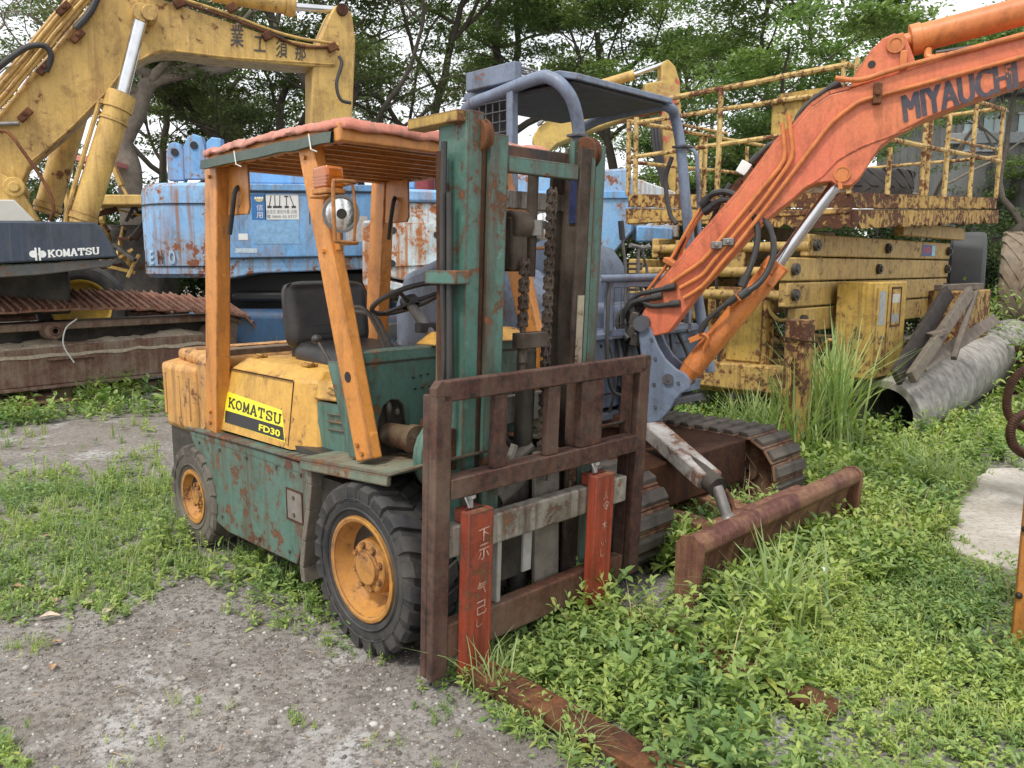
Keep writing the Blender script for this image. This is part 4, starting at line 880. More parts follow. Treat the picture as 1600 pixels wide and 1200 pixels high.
# fittings: bolts on the swing bracket and deck, decals worn off, side step and lamps
for px,py in ((1018,530),(1024,560),(1022,600),(1024,635),(1060,598)):
    p=BY(px,py,-.15); b=MB(); b.cyl((p[0],-.158,p[2]),(p[0],-.149,p[2]),.010,n=6); wb(b); b.build('bolt',MBD,ex)
for y,z in ((-.34,1.09),(.0,1.09),(.16,1.09),(.64,1.09),(.24,.84),(.64,.84),(-.36,.78)):
    b=MB(); b.cyl((.10,y,z),(.112,y,z),.010,n=6); b.build('bolt',MBD,ex)
b=MB(); b.box(.101,.118,.24,.66,.84,1.06); b.build('deck_door',MB_,ex,bev=.004)
b=MB(); b.box(.02,.13,-.72,.72,.655,.70); b.build('deck_lip',MBD,ex,bev=.006)
random.seed(14)
for k in range(9):
    y=-.30+.09*k; b=MB(); b.tube(spline([(.12,y,1.12),(.16+random.uniform(0,.04),y+random.uniform(-.04,.04),.95),(.14,y+random.uniform(-.06,.06),.75),(.08,y,.62)]),random.choice([.009,.012,.014]),8); b.build('hydraulic_hose',M['hose'],ex)

b=MB(); b.box(-.62,-.14,.30,.76,.86,1.36); b.box(-.50,-.14,-.34,-.20,.86,1.40); b.build('cab_floor_box',MB_,ex,bev=.03,seg=3)
b=MB(); b.box(-.75,-.45,-.18,.30,1.55,1.66); b.box(-.80,-.72,-.18,.30,1.60,2.0); b.build('driver_seat',M['vinyl'],ex,bev=.04,seg=3)

# ================= FORKLIFT =================
F=Frame((-.171,3.466),-45.4)
MG=paint('forklift green paint',(.070,.165,.128),(.10,.20,.165),chip=.42,streak=.5,dirt=.3,edge=.8,rough=.45,stain=(.05,.035,.022),dirtcol=(.15,.16,.13))
MGM=paint('mast green paint',(.062,.165,.128),(.085,.20,.16),chip=.44,streak=.8,dirt=.35,edge=1.0,rough=.45,stain=(.09,.05,.03),dirtcol=(.13,.14,.11),seed=3)
MGS=paint('scraped green chassis paint',(.085,.17,.135),(.12,.205,.17),chip=.58,streak=.7,dirt=.4,edge=.9,rough=.55,seed=1,dirtcol=(.17,.16,.13))
MO=paint('orange pillar paint',(.68,.27,.052),(.60,.24,.05),chip=.26,streak=.3,dirt=.14,edge=.5,rough=.4,seed=2,dirtcol=(.35,.2,.1))
MY=paint('weathered yellow hood paint',(.68,.40,.08),(.62,.32,.055),chip=.42,streak=.22,dirt=.18,edge=.8,rough=.5,seed=4,dirtcol=(.4,.27,.12))
MCW=paint('flaking orange counterweight paint',(.66,.34,.09),(.56,.30,.10),chip=.52,streak=.6,dirt=.3,edge=.9,rough=.6,seed=5,stain=(.16,.07,.03),dirtcol=(.38,.29,.18))
MRIM=paint('yellow wheel rim paint',(.62,.31,.05),(.50,.22,.05),chip=.36,streak=0,dirt=.5,edge=.4,rough=.6,seed=6,dirtcol=(.30,.17,.08))
MRB=rusty('rusty backrest steel',.8,light=.4,lite=(.26,.13,.08),dark=(.035,.022,.02),mid=(.13,.055,.038),dust=.3)
MCP=paint('worn carriage plate',(.40,.38,.33),(.17,.14,.11),chip=.5,streak=.9,dirt=.5,rough=.8,chipcol=(.05,.035,.028),seed=8,stain=(.08,.05,.035))
MFR=paint('red oxide fork paint',(.36,.058,.024),(.27,.05,.025),chip=.48,streak=.7,dirt=.1,edge=.9,rough=.6,seed=9,stain=(.06,.02,.014))
MLOW=rusty('brown carriage plate',1.15,light=.35,lite=(.26,.14,.09),dust=.3)
MMUD=plain('caked mud guard',(.13,.11,.085),.9,var=.5,sc=14,bump=1.0,dust=.3)
MGR=rusty('greasy brown rail steel',.7,light=.4,lite=(.18,.13,.09),dark=(.02,.016,.014),mid=(.075,.04,.027),dust=.35)
MTARP=paint('faded pink tarpaulin',(.52,.17,.11),(.58,.27,.20),chip=.1,streak=.5,dirt=.45,rough=.75,stain=(.25,.1,.07),seed=11,dirtcol=(.5,.33,.27))
MTARPG=paint('dark green tarpaulin edge',(.05,.085,.075),(.08,.12,.10),chip=0,streak=.2,dirt=.3,rough=.7,seed=12)
MSTK=plain('yellow sticker',(.80,.72,.03),.4,var=.06,sc=30,bump=.05)
MSTB=plain('black sticker band',(.02,.02,.02),.45,var=.3)
MAMB=plain('amber lens',(.62,.17,.02),.15,var=.2,sc=8,extra={'Transmission Weight':.35,'Coat Weight':.6})
MGLS=plain('lamp glass',(.80,.82,.82),.13,1.0,var=.2,sc=40,bump=.35)
MSTR=plain('primer grey',(.33,.32,.3),.7,var=.2,dust=.4)
fl=thing('forklift','old green and orange forklift with pink covered roof, standing nearest on the gravel','forklift',F)
def mirror_y(mb):
    for i,p in enumerate(mb.v): mb.v[i]=(p[0],-p[1],p[2])
    return mb
# --- wheels
def wheel(cx,cy,R,Wd,rr,n,side,parent,tm=None):
    """wheel with outer face toward side(-1/+1)*y"""
    w=bpy.data.objects.new('wheel',None); COL.objects.link(w); w.parent=parent; w.location=(cx,cy,R-.012)
    t=MB(); h=Wd/2
    t.lathe([(rr,-h*.80),(rr+.02,-h*.96),(rr+.06*R/.355,-h*1.0),(R*.82,-h*1.02),(R*.90,-h*.97),(R*.945,-h*.86),(R*.955,0),(R*.945,h*.86),(R*.90,h*.97),(R*.82,h*1.02),(rr+.06*R/.355,h*1.0),(rr+.02,h*.96),(rr,h*.8)],(0,0,0),(0,1,0),64)
    for r_ in (rr+.035,R*.80): t.lathe([(r_,-h*1.0),(r_+.006,-h*1.06),(r_+.012,-h*1.0)],(0,0,0),(0,1,0),64)
    random.seed(5)
    for s in (-1,1):
        for k in range(n):
            a0=2*PI*(k+(.5 if s>0 else 0))/n; wa=2*PI/n*.66
            def P(r,a,y): return (r*math.cos(a),y,r*math.sin(a))
            sk=.55*2*PI/n; vs=[]; j=lambda q:q*(1+random.uniform(-.006,.004))
            secs=[(s*h*1.035,R*.80,R*.885,0),(s*h*1.05,R*.80,j(R*.955),.05),(s*h*.90,R*.90,j(R*.995),.15),(s*h*.45,R*.93,j(R*1.0),.55),(s*h*.02,R*.93,j(R*.995),1)]
            for y,r0,r1,q in secs:
                ac=a0-sk*q
                tw=wa*(1 if q<.9 else .75)
                vs+= [P(r0,ac-tw*.55,y),P(r1,ac-tw*.46,y),P(r1,ac+tw*.46,y),P(r0,ac+tw*.55,y)]
            fs=[(0,1,2,3),(16,19,18,17)]
            for i in range(4):
                b=i*4
                for q in range(4): fs.append((b+q,b+(q+1)%4,b+4+(q+1)%4,b+4+q))
            t.add(vs,fs)
    t.build('tyre',tm or M['rubber'],w,ang=40)
    r=MB(); o=side*h
    r.lathe([(rr+.012,o*.90),(rr+.012,o*1.0),(rr,o*1.02),(rr-.012,o*.98),(rr-.02,o*.6),(rr-.035,o*.25),(rr-.06,o*.0),(rr*.62,-o*.05),(rr*.58,-o*.1),(.02,-o*.12)],(0,0,0),(0,1,0),40)
    r.lathe([(rr+.012,-o*.9),(rr,-o*1.0),(rr-.02,-o*.5),(.05,-o*.12)],(0,0,0),(0,1,0),32)
    r.build('rim',MRIM,w,ang=30)
    hb=MB()
    hb.lathe([(rr*.60,-o*.1),(rr*.56,o*.35),(rr*.53,o*.62),(rr*.50,o*.66),(rr*.36,o*.68),(rr*.34,o*.80),(rr*.10,o*.82),(.002,o*.82)],(0,0,0),(0,1,0),28)
    for k in range(8):
        a=2*PI*k/8+.3; q=rr*.44; hb.cyl((q*math.cos(a),o*.6,q*math.sin(a)),(q*math.cos(a),o*.78,q*math.sin(a)),.012,n=6)
    for k in range(6):
        a=2*PI*k/6; q=rr*.74; hb.cyl((q*math.cos(a),-o*.05,q*math.sin(a)),(q*math.cos(a),o*.17,q*math.sin(a)),.015,n=6)
    hb.build('hub',MRIM,w,ang=30)
    return w
wheel(0,-.50,.352,.225,.205,22,-1,fl)
wheel(0,.50,.352,.225,.205,22,1,fl)
wheel(-1.70,-.49,.29,.17,.14,18,-1,fl,plain('muddy rear tyre',(.045,.038,.032),.85,var=.5,sc=10,bump=.5,dust=.75))
wheel(-1.70,.49,.29,.17,.14,18,1,fl)
# --- chassis side (near and far)
for s in (-1,1):
    b=MB()
    prof=[(-1.74,.655),(-1.70,.60),(-1.55,.47),(-1.455,.19),(-1.30,.165),(-.60,.18),(-.52,.33),(-.47,.60),(-.45,.675)]
    b.prism(prof,lambda u,v,t:(u,t*s,v),.535,.56)
    b.build('chassis_side',MGS,fl,bev=.006)
    l=MB(); l.prism([(-1.76,.648),(-.45,.682),(-.45,.697),(-1.76,.665)],lambda u,v,t:(u,t*s,v),.30,.568); l.build('chassis_ledge',MGS,fl,bev=.006)
    # wheel fender: flat sloping plate with turned-down lip
    f=MB()
    f.prism([(-.46,.703),(.19,.755),(.42,.84),(.425,.852),(.185,.771),(-.46,.720)],lambda u,v,t:(u,t*s,v),.30,.60)
    f.prism([(-.46,.665),(.185,.715),(.19,.757),(-.46,.704)],lambda u,v,t:(u,t*s,v),.585,.604)
    f.build('front_fender',paint('scuffed fender paint %d'%s,(.10,.20,.16),(.30,.22,.13),chip=.46,streak=.1,dirt=.4,edge=1,rough=.7,seed=13+s,dirtcol=(.33,.25,.17)) if s<0 else MGS,fl,bev=.004)
    g=MB()
    arc=[(-.40,.69),(-.405,.60),(-.43,.48),(-.47,.33),(-.50,.20),(-.49,.13)]
    for (x0,z0),(x1,z1) in zip(arc[:-1],arc[1:]): g.prism([(x0,z0),(x1,z1),(x1-.035,z1),(x0-.035,z0)],lambda u,v,t:(u,t*s,v),.26,.585)
    g.build('mud_guard',MMUD,fl,bev=.004,jit=.006)
b=MB(); b.box(-.66,-.53,-.5625,-.5605,.395,.53); b.build('hose_port_cover',plain('port plate',(.19,.17,.15),.8,var=.4,sc=16,dust=.3),fl)
for bx0,bx1,bz0,bz1 in ((-.668,-.522,.53,.538),(-.668,-.522,.387,.395),(-.668,-.66,.395,.53),(-.53,-.522,.395,.53)):
    b=MB(); b.box(bx0,bx1,-.5645,-.5605,bz0,bz1); b.build('port_edge',M['rustdark'],fl)
for x,z in ((-1.60,.60),(-1.35,.60),(-1.05,.61),(-.75,.62),(-.53,.62),(-1.36,.24),(-.95,.22),(-.66,.23),(-.60,.50),(-.60,.42)):
    b=MB(); b.cyl((x,-.568,z),(x,-.559,z),.009,n=6); b.build('bolt',MGS,fl)
b=MB(); b.box(-1.70,-.50,-.5625,-.5598,.628,.634); b.build('weld_bead',MGS,fl)
b=MB(); b.box(-2.05,.2,-.53,.53,.30,.63); b.box(-2.05,.25,-.30,.30,.18,.32); b.box(-.1,.32,-.34,.34,.25,.70); b.build('chassis_core',M['darkmetal'],fl)
b=MB(); b.cyl((0,-.42,.34),(0,.42,.34),.075,n=16); b.box(-.09,.09,-.22,.22,.24,.45); b.cyl((-1.7,-.42,.29),(-1.7,.42,.29),.05,n=12); b.each('axle',M['darkmetal'],fl,bev=.01)
# --- counterweight
c=MB()
pl=[(-1.66,-.555),(-2.10,-.555),(-2.24,-.42),(-2.28,-.2),(-2.28,.2),(-2.24,.42),(-2.10,.555),(-1.66,.555)]
c.prism(pl,lambda u,v,t:(u+( .05 if t<.8 and u<-2 else 0),v,t),.625,1.0)
cw=c.build('counterweight',MCW,fl,bev=.035,seg=3)
c=MB(); c.box(-1.652,-1.50,-.535,.535,.645,1.045); c.build('hood_rear_frame',MCW,fl,bev=.02,seg=2)
c=MB(); c.prism([(-2.02,-.45),(-2.17,-.3),(-2.17,.3),(-2.02,.45)],lambda u,v,t:(u,v,t),.45,.62); c.box(-2.05,-1.95,-.5,-.38,.47,.64); c.build('towing_block',MCW,fl,bev=.02)
c=MB()   # raised rib and groove moulding on the counterweight side
for x0,x1 in ((-2.06,-2.02),(-1.86,-1.83),(-1.72,-1.70)): c.box(x0,x1,-.5585,-.54,.70,.94)
c.each('side_moulding',MCW,cw,bev=.004)
c=MB(); c.prism([(-2.18,-.42),(-1.66,-.50),(-1.48,-.50),(-1.48,.5),(-1.66,.5),(-2.18,.42)],lambda u,v,t:(u,v,t),.99,1.065); c.build('counterweight_top',MCW,cw,bev=.03,seg=3)
c=MB(); c.box(-1.62,-1.52,-.48,.50,1.062,1.098); c.build('wooden_strip',plain('weathered timber',(.16,.12,.085),.9,var=.35,sc=18,bump=.6),fl,bev=.004)
# --- engine hood
hood=MB()
lo=[(-1.47,-.515),(-.70,-.515),(-.565,-.44),(-.565,.44),(-.70,.515),(-1.47,.515)]
hi=[(-1.40,-.455),(-.74,-.455),(-.625,-.395),(-.625,.395),(-.74,.455),(-1.40,.455)]
tp=[(-1.36,-.38),(-.78,-.375),(-.66,-.345),(-.66,.345),(-.78,.375),(-1.36,.38)]
zz=[[.69,.70,.705,.705,.70,.69],[1.01]*6,[1.068,1.062,1.055,1.055,1.062,1.068]]
vs=[]
for ring_,z in zip((lo,hi,tp),zz): vs+=[(p[0],p[1],q) for p,q in zip(ring_,z)]
fs=[(j*6+i,j*6+(i+1)%6,j*6+6+(i+1)%6,j*6+6+i) for j in range(2) for i in range(6)]+[tuple(range(12,18))]
hood.add(vs,fs); hood_o=hood.build('engine_hood',MY,fl,bev=.010,seg=2)
b=MB(); b.add([(-.62,-.43,.935),(-.22,-.43,.955),(-.26,-.40,1.03),(-.64,-.395,1.02),(-.62,.43,.935),(-.22,.43,.955),(-.26,.40,1.03),(-.64,.395,1.02)],[(0,1,2,3),(4,7,6,5),(0,4,5,1),(1,5,6,2),(2,6,7,3),(3,7,4,0)]); b.build('hood_front_band',MY,hood_o,bev=.008)
for k in range(2):
    b=MB(); b.tube([(-.50,-.419-.006*k,1.0-.022*k),(-.34,-.419-.006*k,1.0-.022*k)],.006,8); b.build('louvre',MY,hood_o)
sp=MB(); sp.prism([(-.60,.70),(-.20,.72),(-.25,.935),(-.60,.93)],lambda u,v,t:(u,t,v),-.425,-.40); spo=sp.build('side_panel',MG,fl,bev=.004)
for k in range(3):
    b=MB(); b.tube([(-.50,-.428,.885-.035*k),(-.25,-.428,.897-.035*k)],.008,8); b.build('louvre',MG,spo)
# sticker on the hood: yellow above, black band below
def HP(px,py,d=0.0):       # point on the hood's near side face
    o=Vector((-1.40,-.515,.69)); n_=Vector((0,-.31,.06)).normalized()
    r=Vector(ray(px,py)); c_=math.cos(F.a); s_=math.sin(F.a); rd=Vector((r.x*c_+r.y*s_,-r.x*s_+r.y*c_,r.z)); ro=Vector(F.loc((0,0,CH)))
    t=(o-ro).dot(n_)/rd.dot(n_); return ro+rd*t+n_*d
A,B,Cc,D=HP(351,659),HP(446,691),HP(441,641),HP(354,611)
def quad(a,b,c_,d,th,name,mat,par):
    n_=(b-a).cross(d-a).normalized(); m=MB(); v=[p+n_*k for k in (-.004,th) for p in (a,b,c_,d)]
    m.add(v,[(0,3,2,1),(4,5,6,7)]+[(i,(i+1)%4,4+(i+1)%4,4+i) for i in range(4)]); return m.build(name,mat,par)
nh=(B-A).cross(D-A).normalized()
stk=quad(A,B,Cc,D,.002,'name_sticker',MSTK,hood_o)
E1=A.lerp(D,.38); E2=B.lerp(Cc,.46)
quad(A+(B-A)*.012,B-(B-A)*.01+(Cc-B)*.04,E2-(B-A)*.01,E1+(B-A)*.012,.0035,'sticker_band',MSTB,stk)
ux=(B-A).normalized(); L=(B-A).length; ux2=(Cc-D).normalized(); hgt=(D-A).length
slab_text('KOMATSU',D+(A-D)*.47+(Cc-D)*.07+nh*.0026,(ux*.4+ux2*.6),(D-A).normalized(),L*.86,hgt*.30,MSTB,stk,th=.17,gap=.2,name='brand_lettering')
text_obj('FD30',E1+(E2-E1)*.62-(D-A)*.30+nh*.0025,ux,(D-A).normalized(),L*.33,hgt*.20,MSTK,stk,offset=.03,th=.0025,name='model_lettering')
# --- cowl (dash) plates
cw_=MB(); X0=-.13
outl=[(-.52,.74),(-.44,.74),(-.43,.80),(-.425,.90),(-.40,.965),(-.365,.985),(-.325,.98),(-.295,.95),(-.28,.88),(-.255,.78),(-.245,.74),(.52,.74),(.52,1.145),(-.52,1.145)]
cw_.prism(outl,lambda u,v,t:(t+(.75-v)*-.05,u,v),X0-.012,X0+.006)
co=cw_.build('cowl_panel',MG,fl,bev=.003)
b=MB(); b.box(X0-.04,X0+.03,-.545,.545,1.145,1.20); b.build('cowl_top_edge',MG,fl,bev=.008)
b=MB()
for y,z in ((-.16,1.07),(-.12,1.075),(-.08,1.078),(-.15,1.02),(-.11,1.022),(-.07,1.024),(0.0,1.08)): b.cyl((X0+.012,y-.09,z),(X0+.0295,y-.09,z),.005,n=8)
b.each('bolt',M['black'],co)
for s in (-1,1):
    b=MB(); b.prism([(-.34,1.145),(-.14,1.145),(-.085,.77),(-.19,.75)],lambda u,v,t:(u,t*s,v),.50,.525); b.build('cowl_side',MG,fl,bev=.003)
b=MB(); b.box(-.85,-.14,-.50,.50,.695,.72); b.box(-.26,-.14,-.42,.42,.72,1.14); b.build('floor_plate',M['darkmetal'],fl)
for y0,y1 in ((-.12,.10),(.17,.38)):
    b=MB(); b.add([(-.20,y0-.05,1.20),(-.02,y0-.02,1.20),(-.02,y1+.02,1.20),(-.20,y1+.05,1.20),(-.17,y0+.02,1.255),(-.08,y0+.04,1.255),(-.08,y1-.04,1.255),(-.17,y1-.02,1.255)],[(0,1,2,3),(4,5,6,7),(0,1,5,4),(1,2,6,5),(2,3,7,6),(3,0,4,7)]); b.build('orange_cowl_cap',MY,fl,bev=.006)
# --- tilt cylinder
for s in (-1,1):
    b=MB(); b.cyl((-.20,s*.36,.83),(.02,s*.36,.84),.052,n=20); b.cyl((.02,s*.36,.84),(.06,s*.36,.842),.06,n=20); t_=b.build('tilt_cylinder',paint('greasy cylinder paint %d'%s,(.24,.20,.10),(.12,.07,.04),chip=.5,dirt=.6,edge=.2,seed=20),fl,bev=.004)
    b=MB(); b.cyl((.05,s*.36,.842),(.24,s*.36,.85),.02,n=16); b.build('piston_rod',M['chrome'],t_)
    b=MB(); b.box(.20,.30,s*.36-.03,s*.36+.03,.81,.89); b.cyl((.255,s*.36-.05,.85),(.255,s*.36+.05,.85),.026,n=14); b.box(.28,.33,s*.36-.05,s*.36+.05,.77,.93); b.cyl((.16,s*.36-.05,.93),(.16,s*.36-.01,.93),.02,n=10); b.build('clevis',M['rustdark'],t_,bev=.005)
    b=MB(); b.tube(spline([(-.14,s*.36,.89),(-.12,s*.37,.95),(-.16,s*.36,1.0),(-.22,s*.33,.98)]),.014,8); b.tube(spline([(-.1,s*.34,.93),(-.16,s*.30,.94),(-.24,s*.25,.92)]),.010,8); b.build('hydraulic_pipe',M['darkmetal'],t_)
# --- overhead guard
def pillar(p0,p1,w,t,s,name,mat=None):
    b=MB(); p0=Vector(p0);p1=Vector(p1); b.beam(p0,p1,w,t,up=(0,1,0)); return b.build(name,mat or MO,fl,bev=.006)
for s in (-1,1):
    pf=pillar((-.395,s*.535,2.035),(-.03,s*.535,.772),.115,.055,s,'guard_pillar')
    b=MB(); b.cyl((-.125,s*.563,1.10),(-.125,s*.5645,1.10),.022,n=16); b.build('bolt_hole',M['black'],pf)
    pr=pillar((-1.335,s*.50,2.035),(-1.495,s*.50,.67),.135,.075,s,'guard_pillar')
    b=MB(); b.prism([(-1.27,2.03),(-1.06,2.03),(-1.06,1.82),(-1.08,1.79),(-1.29,1.79)],lambda u,v,t:(u,t*s,v),.47,.48); b.build('gusset_plate',MO,pr,bev=.003)
    b=MB(); b.tube(spline([(-1.17,s*.482-s*.02,1.93),(-1.16,s*.50,1.90),(-1.19,s*.505,1.80),(-1.24,s*.50,1.70)] if s<0 else [(-1.17,.46,1.93),(-1.16,.44,1.90),(-1.19,.44,1.80),(-1.24,.46,1.70)]),.012,8); b.build('cable',M['hose'],pr)
rf=MB()
for s in (-1,1): rf.box(-1.31,-.13,s*.53-.025,s*.53+.025,2.02,2.085)
rf.box(-1.345,-1.30,-.555,.555,2.02,2.085); rf.box(-.155,-.10,-.575,.575,2.015,2.085)
rfo=rf.build('roof_frame',MO,fl,bev=.005)
for k in range(9):
    x=-1.27+k*.13; b=MB(); b.beam((x,-.53,2.045),(x,.53,2.045),.03,.05); b.build('roof_bar',MO,rfo)
# tarpaulin: wavy sheet with hanging edges
def tarp(name,mat,y0,y1,x0,x1,drop_near,drop_front,z0,par):
    nx,ny=60,54; m=MB(); random.seed(3); idx={}
    xs=[x0+(x1-x0)*i/nx for i in range(nx+1)]; ys=[y0+(y1-y0)*i/ny for i in range(ny+1)]
    for i,x in enumerate(xs):
        for j,y in enumerate(ys):
            z=z0+.009*noise.noise((x*5,y*5,1))+.007*noise.noise((x*14,y*14,4))+.012*(1-((x-(x0+x1)/2)/((x1-x0)/2))**2)+.006*noise.noise((x*30,y*22,4))
            idx[i,j]=len(m.v); m.v.append((x,y,z))
    for i in range(nx):
        for j in range(ny): m.f.append((idx[i,j],idx[i+1,j],idx[i+1,j+1],idx[i,j+1]))
    edge=[(i,0) for i in range(nx+1)]+[(nx,j) for j in range(1,ny+1)]+[(i,ny) for i in range(nx-1,-1,-1)]+[(0,j) for j in range(ny-1,0,-1)]
    prev=[idx[e] for e in edge]; m2=len(edge)
    for lv in range(1,4):
        cur=[]
        for q,e in enumerate(edge):
            x,y,z=m.v[idx[e]]; ox=(.018 if e[0]==nx else -.018 if e[0]==0 else 0); oy=(.018 if e[1]==ny else -.018 if e[1]==0 else 0)
            d=(drop_front if e[0]==nx else drop_near)*(1+.3*noise.noise((x*7,y*7,9))); w_=.012*noise.noise((x*16,y*16,lv*.7))
            cur.append(len(m.v)); m.v.append((x+(ox+w_*(1 if ox else 0))*min(1,lv/1.5),y+(oy+w_*(1 if oy else 0))*min(1,lv/1.5),z-d*lv/3))
        for q in range(m2):
            a,b_=q,(q+1)%m2; m.f.append((prev[a],prev[b_],cur[b_],cur[a]))
        prev=cur
    o=m.build(name,mat,par,ang=70); md=o.modifiers.new('s','SOLIDIFY'); md.thickness=.006; md.offset=0; return o
tarp('tarpaulin',MTARP,-.555,.555,-1.31,-.10,.034,.045,2.102,fl)
b=MB()
nseg=40
for k in range(nseg):
    x0=-1.335+1.18*k/nseg; x1=-1.335+1.18*(k+1)/nseg
    za=2.095+.008*noise.noise((x0*6,0,0)); zb=2.095+.008*noise.noise((x1*6,0,0)); 
    b.add([(x0,-.585,za-.04),(x1,-.585,zb-.04),(x1,-.592,zb-.082),(x0,-.592,za-.082),(x0,-.572,za-.04),(x1,-.572,zb-.04),(x1,-.572,zb-.082),(x0,-.572,za-.082)],[(0,1,2,3),(4,7,6,5),(0,4,5,1),(3,2,6,7)])
b.build('tarpaulin_hem',MTARPG,fl,ang=60)
b=MB()
for x in (-.95,-.30): b.tube([(x,-.597,2.06),(x+.01,-.595,2.00),(x+.03,-.58,1.99)],.003,5)
for y in (-.1,.3): b.tube([(-.07,y,2.09),(-.06,y+.01,2.0),(-.09,y+.01,1.99)],.003,5)
b.each('tie_cord',M['white'],fl)
# --- beacon and headlamps
for s in (-1,1):
    X=-.185; Y=s*.585
    if s<0:
        bm_=MB(); bm_.box(X-.08,X+.05,Y-.04,Y+.05,1.805,1.815); bm_.lathe([(.046,0),(.052,.02),(.052,.03)],(X,Y,1.815),(0,0,1),4); bk=bm_.build('beacon_bracket',MO,fl,bev=.004)
        bm_=MB(); bm_.box(X-.052,X+.052,Y-.04,Y+.04,1.838,1.925); bo=bm_.build('amber_beacon',MAMB,fl,bev=.012,seg=3)
        bm_=MB()
        for z in (1.85,1.862,1.874,1.886): bm_.box(X-.0535,X+.0535,Y-.0415,Y+.0415,z-.002,z+.002)
        bm_.build('lens_rib',MAMB,bo)
        bm_=MB(); bm_.box(X-.055,X+.055,Y-.043,Y+.043,1.818,1.84); bm_.build('beacon_base',MO,bo,bev=.005)
    lx=-.125; lz=1.742; ly=s*.575
    lm=MB(); lm.lathe([(.03,-.075),(.055,-.05),(.068,-.01),(.070,.0),(.070,.012),(.064,.016)],(lx,ly,lz),(1,-.30,-.06),28); lo_=lm.build('headlamp',M['steel'],fl,ang=40)
    lm=MB(); lm.lathe([(.0645,.012),(.05,.017),(.025,.0195),(.001,.02)],(lx,ly,lz),(1,-.30,-.06),28); lm.build('lamp_glass',MGLS,lo_,ang=60)
    lm=MB(); lm.ring(Vector((lx,ly,lz))+Vector((1,-.30,-.06)).normalized()*.013,(1,-.30,-.06),.062,.073,.012,32); lm.build('lamp_ring',M['steel'],lo_)
    lm=MB(); lm.cyl(Vector((lx,ly,lz))+Vector((1,-.30,-.06)).normalized()*.018,Vector((lx,ly,lz))+Vector((1,-.30,-.06)).normalized()*.024,.02,n=16); lm.build('bulb_shield',M['darkmetal'],lo_)
    g=MB(); q=.012
    sx=lx+.10
    g.tube(spline([(lx-.05,ly-s*.03,lz+.115),(sx-.02,ly-s*.02,lz+.115),(sx,ly+s*.075,lz+.112),(sx,ly+s*.09,lz+.09),(sx,ly+s*.09,lz-.09),(sx,ly+s*.075,lz-.11),(sx-.02,ly-s*.02,lz-.113),(lx-.05,ly-s*.03,lz-.113)],5),.0075,8)
    g.tube([(sx-.01,ly,lz+.113),(sx+.008,ly,lz),(sx-.01,ly,lz-.113)],.006,8)
    g.build('lamp_guard',MO,fl)
    g=MB(); g.box(lx-.16,lx-.05,ly-.045*s,ly-s*.03,lz-.14,lz+.13); g.build('lamp_bracket',MO,fl,bev=.005)
# --- seat
def cushion(bm_,cx,cy,cz,w,d,h,n=10):
    pass
st=MB()
nu,nv=16,12
def seatsurf(w,h,t,fz):
    m=MB(); 
    for sgn in (1,-1):
        base=len(m.v)
        for i in range(nu+1):
            for j in range(nv+1):
                u=-1+2*i/nu; v=-1+2*j/nv
                # super-ellipse outline
                k=1-.10*(abs(u)**6)*1; l=1-.08*(abs(v)**6)
                e=(1-abs(u)**8)*(1-abs(v)**8)
                m.v.append((sgn*t*(.35+.65*max(0,e)**.35)/2, u*w/2*l, v*h/2*k))
        for i in range(nu):
            for j in range(nv):
                a=base+i*(nv+1)+j; m.f.append((a,a+1,a+nv+2,a+nv+1))
    per=[i*(nv+1) for i in range(nu+1)]+[nu*(nv+1)+j for j in range(1,nv+1)]+[i*(nv+1)+nv for i in range(nu-1,-1,-1)]+[j for j in range(nv-1,0,-1)]
    o2=(nu+1)*(nv+1)
    for q in range(len(per)):
        a,b_=per[q],per[(q+1)%len(per)]; m.f.append((a,b_,b_+o2,a+o2))
    return m
bk=seatsurf(.50,.36,.12,0); bk.xf(Matrix.Translation((-1.21,.015,1.285))@Matrix.Rotation(-.12,4,'Y')); bko=bk.build('seat_backrest',M['vinyl'],fl,ang=60)
b=MB()
for z in (1.19,1.235): b.tube([(-1.142-.0+ (1.285-z)*.12-.008,-.10,z),(-1.142+(1.285-z)*.12-.008,.13,z)],.004,6)
b.build('seam',M['vinyl'],bko)
cs=seatsurf(.50,.50,.13,0); cs.xf(Matrix.Translation((-.93,.015,1.075))@Matrix.Rotation(PI/2+.08,4,'Y')); cs.build('seat_cushion',M['vinyl'],fl,ang=60)
b=MB(); b.box(-1.17,-.72,-.20,.23,1.055,1.085-.04); b.box(-1.24,-1.19,-.19,-.15,1.0,1.2); b.box(-1.24,-1.19,.17,.21,1.0,1.2); b.build('seat_base',M['darkmetal'],fl,bev=.01)
# --- steering column and wheel
cc=Vector((-.55,.07,1.385)); base_=Vector((-.33,.20,1.02)); axd=(cc-base_).normalized()
ax=Vector((-.42,-.06,.90)).normalized()
b=MB(); b.tube([base_,cc-ax*.03],[.028,.024],12); b.build('steering_column',M['steel'],fl)
b=MB(); m0=base_.lerp(cc,.62); b.beam(m0+Vector((0,-.06,0)),m0+Vector((0,.10,0)),.05,.045); b.tube([m0+Vector((0,.05,0)),m0+Vector((-.03,.2,.09))],.008,8); b.ball(m0+Vector((-.03,.2,.09)),.016); b.build('column_switch',M['blackplastic'],fl,bev=.006)
a_=ax.orthogonal().normalized(); b_=ax.cross(a_)
sw=MB(); sw.tube([cc+(a_*math.cos(t)+b_*math.sin(t))*.185 for t in [2*PI*k/48 for k in range(48)]],.0125,10,closed=True)
for k in range(3):
    t=2*PI*k/3+.5; d=a_*math.cos(t)+b_*math.sin(t); sw.tube([cc-ax*.02+d*.02,cc-ax*.012+d*.10,cc+d*.182],[.014,.010,.009],8)
sw.lathe([(.045,-.04),(.047,-.01),(.040,.008),(.001,.012)],cc,ax,20)
sw.build('steering_wheel',M['blackplastic'],fl,ang=50)
